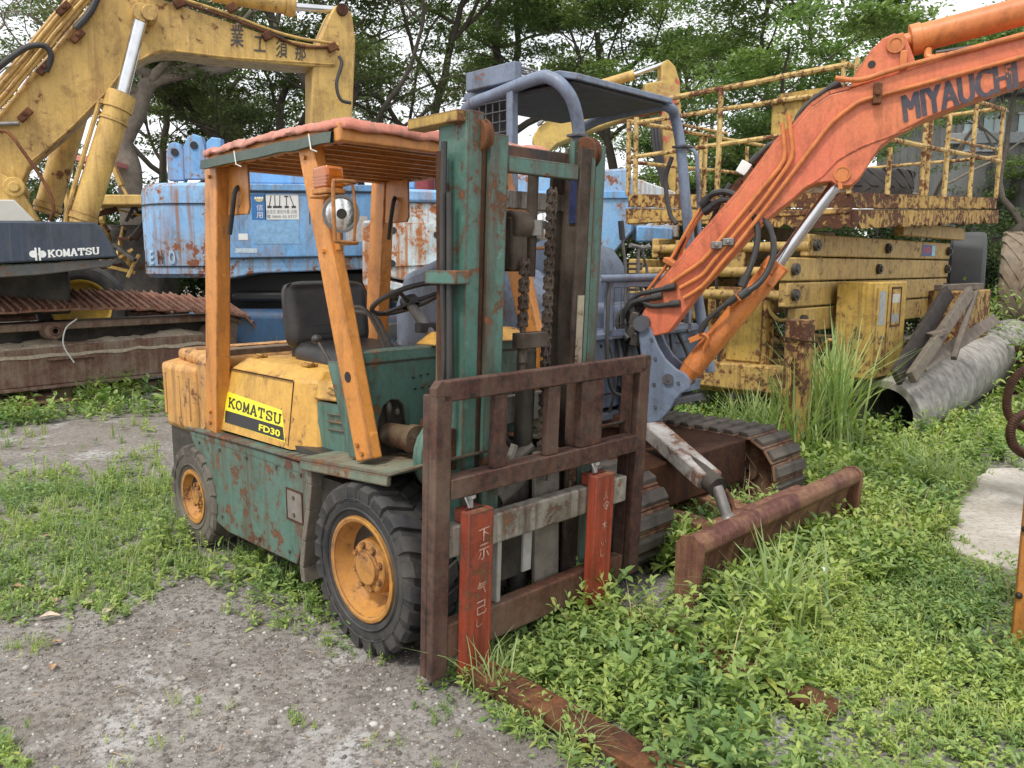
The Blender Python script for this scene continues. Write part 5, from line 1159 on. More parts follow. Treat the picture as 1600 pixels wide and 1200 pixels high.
# --- levers
def lever(pts,name='lever',r=.008,knob=.026):
    b=MB(); b.tube(pts,r,8); o=b.build(name,M['darkmetal'],fl); k=MB(); k.ball(pts[0],knob,14,(1,1,.85)); k.build('knob',M['blackplastic'],o,ang=80)
lever([F.Y(495,530,-.36),F.Y(512,560,-.36),F.Y(540,622,-.37)])
lever([F.Y(527,528,-.2),F.Y(540,560,-.2),F.Y(560,620,-.25)],knob=.018)
lever(spline([F.Y(548,480,-.28),F.Y(570,483,-.28),F.Y(590,515,-.28),F.Y(607,557,-.28)]),r=.009,knob=.012)
lever(spline([F.Y(556,487,-.2),F.Y(575,490,-.2),F.Y(590,500,-.2),F.Y(605,530,-.2),F.Y(620,560,-.2)]),r=.011,knob=.012)
# --- mast
def shr(mb,z0=2.0,k=.045):
    for i,p in enumerate(mb.v): mb.v[i]=(p[0]+k*(p[2]-z0),p[1],p[2])
    return mb
def csec(x0,x1,y0,y1,t,s):  # C section: web on outer side y0, opening to y1
    return [(x0,y0),(x1,y0),(x1,y1),(x1-t,y1),(x1-t,y0+s*t),(x0+t,y0+s*t),(x0+t,y1),(x0,y1)]
for s in (-1,1):
    b=MB(); b.prism(csec(.25,.415,s*.385,s*.31,.016,-s),lambda u,v,t:(u,v,t),.13,2.085 if s<0 else 2.04); shr(b); om=b.build('outer_mast_rail',MGM,fl,bev=.003)
    b=MB(); b.prism(csec(.265,.435,s*.295,s*.205,.018,-s),lambda u,v,t:(u,v,t),.16,2.015); shr(b); im=b.build('inner_mast_rail',MGM if s<0 else MGR,fl,bev=.003)
    b=MB(); b.box(.285,.415,s*.276-.004,s*.276+.004,.2,1.99); shr(b); b.build('rail_web_grease',MGR,im)
    b=MB(); y0,y1=sorted((s*.303,s*.318)); b.box(.395,.4195,y0,y1,.2,2.03); shr(b); b.build('rail_edge_wear',M['rustdark'],im)
    b=MB(); b.lathe([(.02,-.022),(.062,-.022),(.066,-.017),(.066,-.012),(.058,-.008),(.058,.008),(.066,.012),(.066,.017),(.062,.022),(.02,.022)],(.38,s*.305,2.005),(0,1,0),28); b.ring((.38,s*.305,2.005),(0,1,0),.025,.038,.05,16); b.build('pulley',M['rust'],fl,ang=30)
    b=MB(); b.beam((.33,s*.305-.012*s,1.90),(.33,s*.305-.012*s,2.06),.03,.05); b.build('pulley_bracket',MGM,fl)
b=MB(); b.box(.40,.43,-.2,.2,1.885,1.945); shr(b); b.build('mast_crossmember',MGM,fl,bev=.004)
b=MB(); b.box(.28,.30,-.29,.29,1.93,2.01); shr(b); b.build('mast_crossmember',rusty('weathered crossmember',1.0,dark=(.04,.05,.055),mid=(.09,.06,.05)),fl,bev=.004)
b=MB(); b.box(.25,.29,-.31,.31,1.77,1.84); b.box(.25,.29,-.31,.31,.32,.46); b.box(.25,.28,-.31,.31,.88,1.0); shr(b); b.each('mast_crossmember',MCP,fl,bev=.004)
b=MB(); b.cyl((.345,.0,1.50),(.365,.0,1.93),.022,n=14); lr=b.build('lift_rod',MGR,fl)
b=MB(); b.cyl((.37,.0,1.66),(.37,.0,1.72),.036,n=14); b.build('rod_collar',M['steel'],lr)
b=MB(); b.cyl((.27,.0,.15),(.33,.0,1.2),.04,n=18); b.build('lift_cylinder',M['darkmetal'],fl)
b=MB(); b.box(.32,.38,-.135,-.045,1.52,1.73); b.cyl((.35,-.13,1.70),(.35,-.03,1.70),.055,n=18); b.build('chain_anchor',MGR,fl,bev=.01)
def chain(y,z0,z1,x,name='lift_chain'):
    b=MB(); z=z1; k=0
    while z>z0:
        xx=x+.045*(z-2)
        for q in (-.014,0,.014):
            if (k%2==0)==(q==0): continue
            b.prism([(xx-.013,z),(xx-.008,z-.03),(xx+.008,z-.03),(xx+.013,z),(xx+.013,z-.012),(xx+.008,z+.02),(xx-.008,z+.02),(xx-.013,z-.012)][:6],lambda u,v,t:(u,t,v),y+q-.005,y+q+.005)
        b.cyl((xx,y-.022,z),(xx,y+.022,z),.011,n=8); z-=.034; k+=1
    return b.build(name,MGR,fl,ang=30)
b=MB(); b.box(.4365,.4385,.22,.262,.5,1.42); shr(b); b.build('bare_cream_strip',paint('worn cream strip',(.42,.37,.27),(.3,.24,.16),chip=.5,streak=.8,seed=33),fl)
b=MB(); b.box(.4365,.4383,.268,.292,.5,1.98); shr(b); b.build('green_rail_edge',MG,fl)
b=MB(); b.box(.33,.39,.286-.022,.286-.0185,1.72,1.95); shr(b); b.build('navy_grease_strip',plain('navy paint',(.02,.03,.09),.5,var=.5,sc=12,bump=.3),fl)
chain(.055,.55,1.83,.42); chain(-.085,1.30,1.55,.42)
b=MB(); b.cyl((.39,-.085,1.10),(.39,-.085,1.32),.012,n=10); b.box(.36,.42,-.115,.03,1.22,1.28); b.cyl((.39,-.085,1.16),(.39,-.085,1.22),.02,n=6); b.build('chain_bolt',MGR,fl,bev=.003)
# bits between the rails low down
MDP=plain('dirty dark plate',(.13,.115,.095),.8,var=.5,sc=12,bump=.4,dust=.35)
b=MB(); b.box(.36,.38,.0,.15,.16,.78); b.build('carriage_plate',MDP,fl,bev=.003)
b=MB(); b.beam((.41,-.24,.66),(.40,-.14,.84),.022,.02); b.beam((.41,-.24,.66),(.41,-.24,.9),.02,.02); b.beam((.41,.04,.66),(.41,.09,.92),.02,.02); b.cyl((.33,-.2,.70),(.33,.02,.80),.025,n=10); b.cyl((.30,-.15,.60),(.30,.1,.72),.04,n=12); b.build('tilt_linkage',MDP,fl)
random.seed(8)
b=MB()
for k in range(6): b.tube(spline([(.20+random.uniform(-.04,.05),-.28+k*.1,.75+random.uniform(-.1,.1)),(.28,-.2+k*.09,.68+random.uniform(-.05,.1)),(.22,-.1+k*.07,.55+random.uniform(-.1,.05))]),.012,8)
b.build('hydraulic_hose',M['hose'],fl)
for s in (-1,1):
    b=MB(); b.lathe([(.05,-.03),(.15,-.03),(.165,-.01),(.165,.01),(.15,.03),(.05,.03)],(.20,s*.31,.80),(1,.1*s,0),24); b.build('mast_pivot_housing',MG if s<0 else MSTR,fl,ang=30) if s<0 else None
# hose bracket and hoses up the mast's back
b=MB(); b.box(.24,.42,-.455,-.388,1.475,1.525); b.build('hose_bracket',MGM,fl,bev=.004)
b=MB()
b.tube(spline([(.335,-.43,1.98),(.33,-.435,1.75),(.325,-.435,1.50),(.32,-.43,1.15),(.28,-.43,1.0),(.24,-.41,.88)]),.012,8)
b.tube(spline([(.36,-.43,1.80),(.355,-.43,1.5),(.345,-.43,1.0),(.31,-.42,.86)]),.011,8); b.build('mast_hose',M['hose'],fl)
b=MB(); b.beam((.29,-.415,1.10),(.30,-.415,1.95),.03,.025); b.build('hose_rail',M['rustdark'],fl)
b=MB(); b.box(.11,.40,-.42,-.34,2.045,2.085); b.build('mast_top_plate',paint('yellow top plate paint',(.55,.36,.06),(.5,.3,.06),chip=.4,edge=1,streak=.5,seed=31),fl,bev=.003)
# --- carriage + load backrest
def sb(mb): return shr(mb,1.14)
bk=[]
def bar(name,mat,*a,bev=.004,par=None):
    b=MB(); b.box(*a); sb(b); return b.build(name,mat,par or fl,bev=bev)
b=MB(); b.box(.465,.505,-.618,-.545,.035,1.10); b.box(.43,.465,-.618,-.600,.035,1.10); sb(b); b.build('backrest_post',MRB,fl,bev=.006)
b=MB(); b.box(.465,.505,.548,.622,.12,1.10); b.box(.40,.4645,.548,.566,.12,1.10); sb(b); b.build('backrest_post',MRB,fl,bev=.006)
b=MB(); b.box(.465,.505,-.585,.588,1.072,1.148); sb(b); b.build('backrest_top_bar',MRB,fl,bev=.006)
b=MB(); b.prism([(-.618,1.098),(-.618,1.125),(-.595,1.148),(-.583,1.148),(-.583,1.098)],lambda u,v,t:(t,u,v),.466,.504); b.prism([(.622,1.098),(.622,1.135),(.61,1.148),(.586,1.148),(.586,1.098)],lambda u,v,t:(t,u,v),.466,.504); b.each('backrest_corner',MRB,fl)
bar('backrest_middle_bar',MRB,.43,.51,-.544,.547,.715,.790)
for y0,y1,xx in ((-.335,-.27,.47),(-.045,.025,.47),(.16,.30,.46)): bar('backrest_upright',MRB,xx,.50,y0,y1,.791,1.071)
bar('backrest_upright',MRB,.41,.47,.16,.175,.791,1.071)
bar('carriage_bar',MCP,.44,.50,-.544,.50,.49,.61,bev=.008)
bar('carriage_bar',MLOW,.44,.50,-.544,.50,.095,.235,bev=.008)
bar('carriage_strip',MSTR,.45,.485,-.285,-.262,.236,.489)
bar('carriage_strip',MSTR,.43,.445,-.10,-.05,.30,.489)
for y0 in (-.50,.215):
    b=MB(); y1=y0+.125
    b.box(.505,.555,y0,y1,.02,.665); sb(b); b.box(.435,.505,y0+.01,y1-.01,.612,.665) ; sh=b.build('fork_shank',MFR,fl,bev=.006)
    b=MB(); b.prism([(.46,.012),(.46,.05),(.55,.062),(1.50,.038),(1.56,.02),(1.56,.008)],lambda u,v,t:(u,t,v),y0,y1); b.build('fork_blade',M['rust'],sh,bev=.004)
    b=MB(); b.cyl((.47,y0+.06,.665),(.47,y0+.06,.70),.012,n=10); b.cyl((.47,y0+.06,.70),(.47,y0+.06,.712),.022,n=12); b.tube(spline([(.50,y0+.03,.675),(.49,y0+.02,.71),(.46,y0+.04,.72)]),.003,5); b.build('locking_pin',MSTR,sh)
    # pale hand painted characters, mostly worn off
    xx=lambda z:.5565+.045*(z-1.14)
    ck=paint('worn chalk %d'%(y0>0),(.60,.38,.29),chip=.42,chipcol=(.16,.03,.014),rough=.9,sc=6,seed=66,streak=.3)
    for ch,z,w_,h_ in ((('下',.545,.055,.05),('示',.475,.055,.06),('气',.34,.045,.05),('己',.26,.05,.055),('し',.215,.03,.03)) if y0<0 else (('人',.555,.035,.035),('令',.505,.045,.045),('木',.42,.035,.04),('い',.35,.04,.02),('し',.30,.03,.035))):
        text_obj(ch,(xx(z),y0+.045,z),(0,1,.08),(.045,0,1),w_,h_,ck,sh,offset=.004,th=.0016,name='painted_mark')

# hood latch, seams and hinge, pillar foot bolts
b=MB(); b.tube([(-1.395,-.462,1.012),(-.745,-.462,1.012)],.004,6); b.build('hood_seam',M['rustdark'],hood_o)
b=MB(); b.tube([(-.722,-.512,.715),(-.745,-.458,1.008)],.003,6); b.build('hood_crease',M['rustdark'],hood_o)
for x in (-1.30,-.80):
    b=MB(); b.box(x-.03,x+.03,-.37,-.31,1.066,1.078); b.cyl((x-.035,-.34,1.08),(x+.035,-.34,1.08),.008,n=8); b.build('hood_hinge',MY,hood_o,bev=.002)
for p in ((-.065,-.564,.83),(-.035,-.564,.80),(-1.49,-.54,.72),(-1.485,-.54,.78),(-.39,-.564,1.98),(-1.34,-.54,1.98),(-.27,-.564,1.6)):
    b=MB(); b.cyl(p,(p[0],p[1]-.010,p[2]),.010,n=6); b.build('bolt',MO,fl)
for x in (-1.60,-1.78,-1.95):
    b=MB(); b.box(x-.006,x+.006,-.40,.40,1.064,1.072); b.build('top_ridge',MCW,cw)

# ================= MACHINES AT THE BACK AND LEFT =================
K_=Frame((-4.5,8.5),28); T_=Frame((-5.30,8.95),52)
MKY=paint('old yellow excavator paint',(.66,.43,.12),(.58,.36,.10),chip=.34,streak=.45,dirt=.4,edge=.4,rough=.6,seed=70,stain=(.22,.10,.04),dirtcol=(.40,.30,.14),sc=.8)
MKB=paint('dark navy panel paint',(.032,.048,.078),(.05,.065,.09),chip=.1,streak=.5,dirt=.4,rough=.5,seed=71,stain=(.1,.1,.1),dirtcol=(.09,.1,.11),sc=.8)
MKW=plain('dirty cream paint',(.58,.57,.52),.6,var=.1,sc=4,dust=.3)
MLT=rusty('dry red brown track steel',1.9,light=.6,lite=(.34,.19,.13),mid=(.17,.075,.05),dark=(.06,.03,.022),dust=.3)
MLF=rusty('dusty track frame steel',1.7,light=.5,lite=(.36,.27,.19),mid=(.14,.075,.055),dark=(.07,.04,.03),dust=.55)
ke=thing('excavator','big yellow excavator at left with raised boom over rusty crawler tracks','excavator',K_)
def K2(px,py,y=0.0): return K_.Y(px,py,y)
def KO(pts,y): return [(q[0],q[2]) for q in (K2(px,py,y) for px,py in pts)]
yb=.45
# navy side cover with cream corner and worn skirt
def kpr(pts,y0,y1,name,mat,bev=.01,par=None,ypl=None):
    b=MB(); b.prism(KO(pts,y0 if ypl is None else ypl),lambda u,v,t:(u,t,v),y0,y1); return b.build(name,mat,par or ke,bev=bev)
cover=kpr([(-120,346),(0,345),(148,347),(160,356),(186,402),(0,412),(-120,416)],0,1.7,'side_cover',MKB,.02)
kpr([(-120,302),(0,312),(22,312),(56,346),(-120,346)],.02,.3,'cream_corner',MKW,.01)
kpr([(-120,419),(0,415),(186,405),(172,417),(60,430),(-120,442)],.03,1.6,'cover_skirt',paint('worn skirt',(.09,.10,.10),(.05,.06,.06),chip=.5,dirt=.6,seed=72,edge=.5,dirtcol=(.2,.17,.13)),.01)
b=MB(); b.box(-2.2,-.2,1.1,2.2,1.0,1.5); b.build('turntable',M['darkmetal'],ke,bev=.03)  # dark metal colour paints in the deep shadow under the side cover
o=Vector(K2(76,402,-.004)); o2=Vector(K2(155,397,-.004)); t0=Vector(K2(76,391,-.004))
slab_text('KOMATSU',o,o2-o,Vector((0,0,1)),(o2-o).length,(t0-o).length,M['white'],cover,th=.19,gap=.16,name='brand_lettering')
b=MB()   # round emblem
for px,r_ in ((52,.036),(66,.036)):
    p=K2(px,397,-.004); b.cyl((p[0],0.0,p[2]),(p[0],-.003,p[2]),r_,n=20)
for px in (56,62):
    p=K2(px,397,-.004); b.beam((p[0],-.004,p[2]-.065),(p[0],-.004,p[2]+.065),.018,.006,up=(0,1,0))
b.build('emblem',M['white'],cover)
# mounting brackets
kpr([(-20,262),(10,275),(30,292),(62,345),(-20,345)],.25,.30,'boom_bracket',MKY)
kpr([(-20,262),(10,275),(30,292),(62,345),(-20,345)],.95,1.0,'boom_bracket',MKY,ypl=.25)
p=K2(22,292,.22); b=MB(); b.cyl((p[0],.20,p[2]),(p[0],1.05,p[2]),.10,n=24); b.cyl((p[0],.17,p[2]),(p[0],.21,p[2]),.055,n=10); b.build('foot_pin',MKY,ke,bev=.01)
# boom
bpts=[(-60,262),(0,183),(153,0),(176,-30),(210,-28),(245,-4),(276,7),(350,31),(420,56),(525,75),(528,90),(525,105),(470,103),(420,98),(350,93),(280,82),(259,82),(242,85),(227,91),(210,101),(189,119),(168,147),(105,210),(70,238),(45,262),(36,284),(0,300),(-40,300)]
b=MB(); b.prism(KO(bpts,yb),lambda u,v,t:(u,t,v),yb,yb+.42); bm1=b.build('boom',MKY,ke,bev=.02,seg=3)
b=MB(); sm=KO([(45,255),(105,205),(168,142),(189,114),(212,97),(242,81),(262,78),(350,89),(420,94),(522,101)],yb-.004); b.tube([(x,yb-.002,z) for x,z in sm],.012,6); b.build('weld_seam',MKY,bm1)
def T4(s,px0,py0,px1,py1,h,y):
    pass
# boom lettering (painted characters, one after another)
chars=['業','工','須','那']; pos=[(360,38,381,73),(397,56,415,80),(431,61,449,90),(461,68,478,94)]
ink=plain('faded black boom paint',(.07,.06,.05),.7,var=.5,sc=30)
for ch,(x0,y0,x1,y1) in zip(chars,pos):
    a_=Vector(K2(x0,y1,yb-.003)); c_=Vector(K2(x1,y1+1.5,yb-.003)); t_=Vector(K2(x0,y0,yb-.003))
    text_obj(ch,a_,c_-a_,(t_-a_),(c_-a_).length,(t_-a_).length,ink,bm1,offset=.012,th=.003,name='boom_character')
# pipes along the back of the boom
for k,off in enumerate((-36,-29,-21,-12,-3,8)):
    pts=[(-70+off,250),(0+off*.9,170+off*.2),(60+off,98),(118+off*1.05,28),(175+off,-40)]
    b=MB(); q=[Vector(K2(px,py,yb-.03-.02*(k%2))) for px,py in pts]; q2=[]
    for a_,c_ in zip(q[:-1],q[1:]):
        for j in range(5): q2.append(a_.lerp(c_,j/5)+Vector((noise.noise((j*.5,k,0))*.008,0,noise.noise((j*.7,k,5))*.008)))
    b.tube(q2+[q[-1]],.021,8); b.build('hydraulic_pipe',paint('rusty pipe yellow %d'%k,(.60,.37,.10),(.5,.28,.08),chip=.42,streak=.2,dirt=.3,seed=75+k,sc=1.5,chipcol=(.14,.06,.03)),bm1)
for (px,py) in ((122,55),(40,178),(100,12),(70,105)):
    p=Vector(K2(px,py,yb-.07)); b=MB(); b.beam(p+Vector((-.06,0,-.07)),p+Vector((.05,0,.05)),.07,.07); b.cyl(p+Vector((0,-.06,0)),p+Vector((0,.05,0)),.025,n=8); b.build('pipe_clamp',M['rust'],bm1,bev=.008)
pts=spline([K2(155,-10,yb-.1),K2(140,20,yb-.1),K2(118,45,yb-.08)],10); b=MB(); b.tube(pts,[.035+.004*(i%2) for i in range(len(pts))],10); b.build('corrugated_hose',M['hose'],bm1)
pts=spline([K2(-10,112,yb),K2(20,88,yb-.12),K2(45,73,yb-.14),K2(70,72,yb-.14),K2(80,88,yb-.12),K2(72,112,yb-.08)],8); b=MB(); b.tube(pts,.03,10); b.build('hose_loop',M['hose'],bm1)
b=MB(); b.tube(spline([K2(-30,195,yb-.06),K2(0,194,yb-.06),K2(30,193,yb-.06)]),.025,8); b.build('hose_end',M['steel'],bm1)
b=MB(); b.tube(spline([K2(-10,205,yb-.1),K2(12,207,yb-.15),K2(35,235,yb-.2),K2(72,290,yb-.25),K2(84,325,yb-.25),K2(78,345,yb-.2)]),.018,8); b.build('grease_pipe',rusty('brown pipe',1.4,light=.5),ke)
# top pipes on the outer boom half
for k,yy in enumerate((0,6)):
    b=MB(); q=[K2(px,py-yy,yb-.03) for px,py in ((235,-10),(280,3),(352,26),(420,52),(470,72 if k==0 else 66),(520,74),(530,78))]; b.tube(spline(q,4),.018,8); b.build('hydraulic_pipe',M['rust'] if k==0 else MKY,bm1)
for (px,py) in ((280,5),(418,56),(362,12),(519,74)):
    p=Vector(K2(px,py,yb-.05)); b=MB(); b.beam(p+Vector((-.05,0,-.03)),p+Vector((.05,0,.03)),.08,.09); b.build('pipe_clamp',M['rust'],bm1,bev=.01)
# boom cylinders
for s,(yy,pts) in enumerate(((.30,((222,22),(190,150),(126,352))),(.30,((205,-10),(160,70),(82,338))))):
    y_=yy if s==0 else 1.15
    a0=Vector(K2(*pts[0],.30)); a1=Vector(K2(*pts[1],.30)); a2=Vector(K2(*pts[2],.30)); 
    for v in (a0,a1,a2): v.y=y_
    if s: 
        sh_=Vector(K2(108,210,1.15))-a1.lerp(a2,.5); a0+=sh_; a1+=sh_; a2+=sh_
    b=MB(); b.cyl(a1,a2,.135,n=28); d_=(a1-a2).normalized(); b.cyl(a1-d_*.16,a1+d_*.02,.15,n=28); b.cyl(a1-d_*.3,a1-d_*.27,.148,n=28); b.cyl(a2+d_*.05,a2+d_*.12,.15,n=28); cy_=b.build('boom_cylinder',MKY,ke,ang=30)
    b=MB(); b.cyl(a1,a0,.068,n=24); b.build('piston_rod',M['chrome'],cy_)
    if s==0:
        b=MB(); b.cyl(a0+Vector((0,-.07,0)),a0+Vector((0,.2,0)),.10,n=24); b.cyl(a0+Vector((.07,-.09,.0)),a0+Vector((.07,.2,0)),.085,n=20); b.build('rod_eye',MKY,cy_,bev=.01)
        b=MB(); b.tube([a1-d_*.08+Vector((-.19,-.02,0)),a2+d_*.12+Vector((-.17,-.05,0)),a2+Vector((-.15,-.08,-.05))],.024,8); b.beam(a1-d_*.08+Vector((-.19,-.02,0)),a1-d_*.08+Vector((-.05,-.02,0)),.05,.05); b.build('cylinder_pipe',MKY,cy_)
# arm cylinder and arm
b=MB(); b.cyl(K2(330,-12,.6),K2(455,10,.6),.10,n=24); b.cyl(K2(445,8,.6),K2(460,11,.6),.12,n=24); ac=b.build('arm_cylinder',MKY,ke)
b=MB(); b.cyl(K2(455,10,.6),K2(530,16,.6),.045,n=18); b.build('piston_rod',M['chrome'],ac)
kpr([(516,22),(524,8),(538,8),(550,20),(556,62),(553,130),(549,240),(488,240),(488,112),(500,60)],.47,.85,'arm',MKY,.02)
b=MB(); p=K2(535,15,.44); b.cyl((p[0],.42,p[2]),(p[0],.9,p[2]),.07,n=20); b.build('arm_pin',M['rustdark'],ke)
b=MB(); b.tube(spline([K2(530,88,.38),K2(534,100,.36),K2(526,130,.36),K2(532,155,.36),K2(548,161,.38)]),.022,8); b.build('arm_hose',M['hose'],ke)
# crawler tracks
tr_rot=T_.a-K_.a
kt=bpy.data.objects.new('undercarriage',None); COL.objects.link(kt); kt.parent=ke
def track2(parent_fr,yc,ns,xc,L,R,wd,sag):
    t=track(0,0,L,R,wd,ns,ke,MLT,MLF,.032,0,3,5,MLF,sag,roll=.34 if yc<1 else .1); w=parent_fr.w((xc,yc,0)); l=K_.loc(w); t.location=l; t.rotation_euler=(0,0,tr_rot); return t
tA=track2(T_,.30,44,.25,5.3,.455,.60,-.16)
tB=track2(T_,2.35,44,.25,5.3,.455,.60,-.10)
bpy.data.objects.remove(kt)
# dusty frame beam, carrier roller, heap of sand lying on it
b=MB(); b.prism([(-2.2,.20),(2.0,.20),(2.35,.40),(2.2,.62),(1.6,.66),(-2.2,.60)],lambda u,v,t:(u,t,v),-.22,.10); fb=b.build('frame_beam',MLF,tA,bev=.015)
b=MB(); b.box(-2.2,2.0,-.26,-.20,.165,.20); b.beam((-.2,-.24,.50),(.35,-.24,.50),.06,.03); b.build('frame_flange',MLF,tA,bev=.004)
b=MB(); b.box(-2.2,2.2,.12,.5,.58,.90); b.build('frame_core',M['darkmetal'],tA,bev=.02)
b=MB(); b.lathe([(.03,-.1),(.085,-.1),(.10,-.08),(.10,.1),(.03,.1)],(-.1,-.18,.82),(0,1,0),20); b.lathe([(.05,-.13),(.05,-.1)],(-.1,-.18,.82),(0,1,0),12); b.build('carrier_roller',MLF,tA)
b=MB(); nx,ny=70,8
for i in range(nx+1):
    for j in range(ny+1):
        x=-2.1+4.0*i/nx; y=-.235+.36*j/ny; f_=noise.noise((x*1.7,0,7))*.5+.5
        z=.60+max(0,.20*f_*(1-abs(j/ny-.6)*1.4)+.03*noise.noise((x*9,y*9,2)))
        if j==0: z=.52+.04*noise.noise((x*4,1,1))
        b.v.append((x,y,z))
for i in range(nx):
    for j in range(ny): a_=i*(ny+1)+j; b.f.append((a_,a_+ny+1,a_+ny+2,a_+1))
b.build('sand_heap',plain('dry sand',(.42,.35,.26),.95,var=.4,sc=40,bump=.8),tA,ang=80)
b=MB(); b.tube(spline([(.12,-.33,.95),(-.02,-.36,.85),(-.06,-.36,.66),(.04,-.36,.45)]),.008,6); b.build('bent_wire',M['white'],tA)
# tyre with yellow rim glimpsed under the panel
tw=thing('tyre','black tyre with yellow rim half hidden under the navy excavator panel','tyre',group='large tyres lying about the yard')
w=ground(128,480,.0); tw.location=(-5.70,10.6,1.02); tw.rotation_euler=(0,0,math.radians(20))
b=MB(); b.lathe([(.36,-.15),(.42,-.18),(.52,-.17),(.55,-.12),(.55,.12),(.52,.17),(.42,.18),(.36,.15)],(0,0,0),(0,1,0),48); b.build('carcass',M['rubber'],tw)
b=MB(); b.lathe([(.37,-.14),(.36,-.16),(.33,-.14),(.31,0),(.2,.02),(.01,.02)],(0,0,0),(0,1,0),40); b.build('rim',plain('yellow rim',(.6,.4,.05),.5,dust=.3),tw)
# ---------------- blue crawler machine ----------------
MBU=paint('sky blue machine paint',(.21,.47,.82),(.17,.40,.74),chip=.38,streak=.6,dirt=.12,edge=.2,rough=.55,seed=90,stain=(.28,.16,.07),dirtcol=(.38,.46,.5),sc=.55,chipcol=(.16,.06,.03))
MBUR=paint('rust run blue paint',(.23,.47,.80),(.29,.5,.72),chip=.52,streak=.95,dirt=.3,edge=.3,rough=.6,seed=91,stain=(.30,.14,.05),dirtcol=(.4,.42,.42),sc=.55,chipcol=(.16,.055,.03))
MWR=paint('rust eaten white paint',(.55,.63,.66),(.52,.66,.74),chip=.60,streak=1,dirt=.3,edge=.3,rough=.8,seed=92,stain=(.38,.17,.06),dirtcol=(.55,.48,.38),sc=.8,chipcol=(.24,.085,.03))
HY=11.3; H_=Frame((0,HY),0); be=thing('blue_crawler_crane','sky blue crawler crane body with rounded counterweight and rust streaks, behind the forklift','crane',H_)
def HO(pts,y=0.0): return [(q[0],q[2]) for q in (H_.Y(px,py,y) for px,py in pts)]
def hpr(pts,y0,y1,name,mat,bev=.02,par=None):
    b=MB(); b.prism(HO(pts,y0),lambda u,v,t:(u,t,v),y0,y1); return b.build(name,mat,par or be,bev=bev,seg=3)
def X_(px,y=0.0): return H_.Y(px,400,y)[0]
zz_=lambda py:H_.Y(400,py,0)[2]
b=MB() # rounded counterweight: plan outline extruded, with rounded top
xa,xb_=X_(222,.5),X_(334)
plan=[]
for k in range(9):
    t=PI/2*k/8; plan.append((xa+.75-.75*math.cos(PI/2-t)if 0 else xa+.75*(1-math.sin(t)) ,.75*(1-math.cos(t)) if 0 else .75-.75*math.cos(t)))
plan=[(xa+.75*(1-math.cos(PI/2*k/8)),.75*(1-math.sin(PI/2*k/8))) for k in range(9)]+[(xb_,0.0),(xb_,2.6),(xa+.75,2.6)]+[(xa,1.85)]
secs=[(zz_(434),.96),(zz_(428),1.0),(zz_(300),1.0),(zz_(290),.985),(zz_(284),.93)]
cx_=xb_; rings=[[(cx_+(u-cx_)*k,.0+(v)*k+(1-k)*1.3,z) for u,v in plan] for z,k in secs]
loft(b,rings); cwb=b.build('counterweight',MBUR,be,ang=25)
for z in (zz_(318),zz_(416)):
    b=MB(); rings=[[(cx_+(u-cx_)*1.004,v*1.0-.006,z+q) for u,v in plan[:9]+[(xb_,0)]] for q in (0,.012)]
    for a_,c_ in zip(rings[0][:-1],rings[0][1:]): b.beam(a_,c_,.014,.016)
    b.build('panel_seam',M['black'],cwb)
# worn raised letters on the counterweight's lower band
lt_=plain('scuffed letter blue',(.36,.52,.66),.6,var=.3,sc=20); ltd=rusty('letter rust',.9)
for k,ch in enumerate('KLEHO'):
    i0=2+k*1.25; 
    th0=PI/2*min(8,i0)/8; p=Vector((xa+.75*(1-math.cos(th0)),.75*(1-math.sin(th0)),zz_(413))); tx=Vector((math.sin(th0),-math.cos(th0),0)).normalized()
    if i0>8: p=Vector((xa+.75+(i0-8)*.11,0,zz_(413))); tx=Vector((1,0,0))
    n_=Vector((tx.y,-tx.x,0)); p=p+n_*.012
    text_obj(ch,p,tx,(0,0,1),.10,.20,ltd if k%2 else lt_,cwb,offset=.03,th=.004,name='raised_letter')
body=hpr([(334,299),(590,301),(590,400),(334,404)],0,2.4,'machine_body',MBU,.02)
hpr([(334,286),(590,289),(590,299.5),(334,297.5)],-.03,2.4,'body_top_edge',MBU,.015)
hpr([(334,404),(400,403),(590,400),(590,420),(400,427),(355,436),(340,432),(334,420)],.05,2.3,'body_skirt',MBUR,.02)
hpr([(372,288),(376,268),(395,256),(500,258),(522,264),(535,290)],.5,2.2,'engine_hood',MBU,.04)
for pts in ([(262,282),(260,236),(264,224),(272,221),(281,225),(286,236),(288,282)],[(288,280),(286,230),(292,214),(302,209),(314,213),(320,232),(322,280)],[(322,284),(322,222),(330,214),(345,216),(345,284)]):
    hpr(pts,.7+.0*len(pts),.85,'mast_lug',MBU,.015)
for px,py in ((273,238),(303,227)):
    p=H_.Y(px,py,.69); b=MB(); b.cyl((p[0],.68,p[2]),(p[0],.698,p[2]),.055,n=20); b.build('pin_hole',M['black'],be)
def hplate(x0,y0,x1,y1,name,mat,d=.004,par=None,yy=0.0):
    a_=H_.Y(x0,y1,yy); c_=H_.Y(x1,y0,yy); b=MB(); b.box(min(a_[0],c_[0]),max(a_[0],c_[0]),yy-d,yy,min(a_[2],c_[2]),max(a_[2],c_[2])); return b.build(name,mat,par or body)
hplate(394,304,415,343,'blue_sticker',plain('sticker blue',(.04,.17,.42),.5,var=.1)); ws=hplate(415,304,466,343,'rental_sticker',plain('sticker white',(.72,.72,.70),.5,var=.05))
b=MB(); p=Vector(H_.Y(405,312,-.006)); b.ball(p,.05,12,(1.2,.12,.7)); 
for k in range(4): b.ball(p+Vector((-.05+.032*k,-.004,.015)),.02,8,(.8,.4,1.2))
b.build('fist_emblem',plain('fist cream',(.75,.68,.45),.5,var=.1),body)
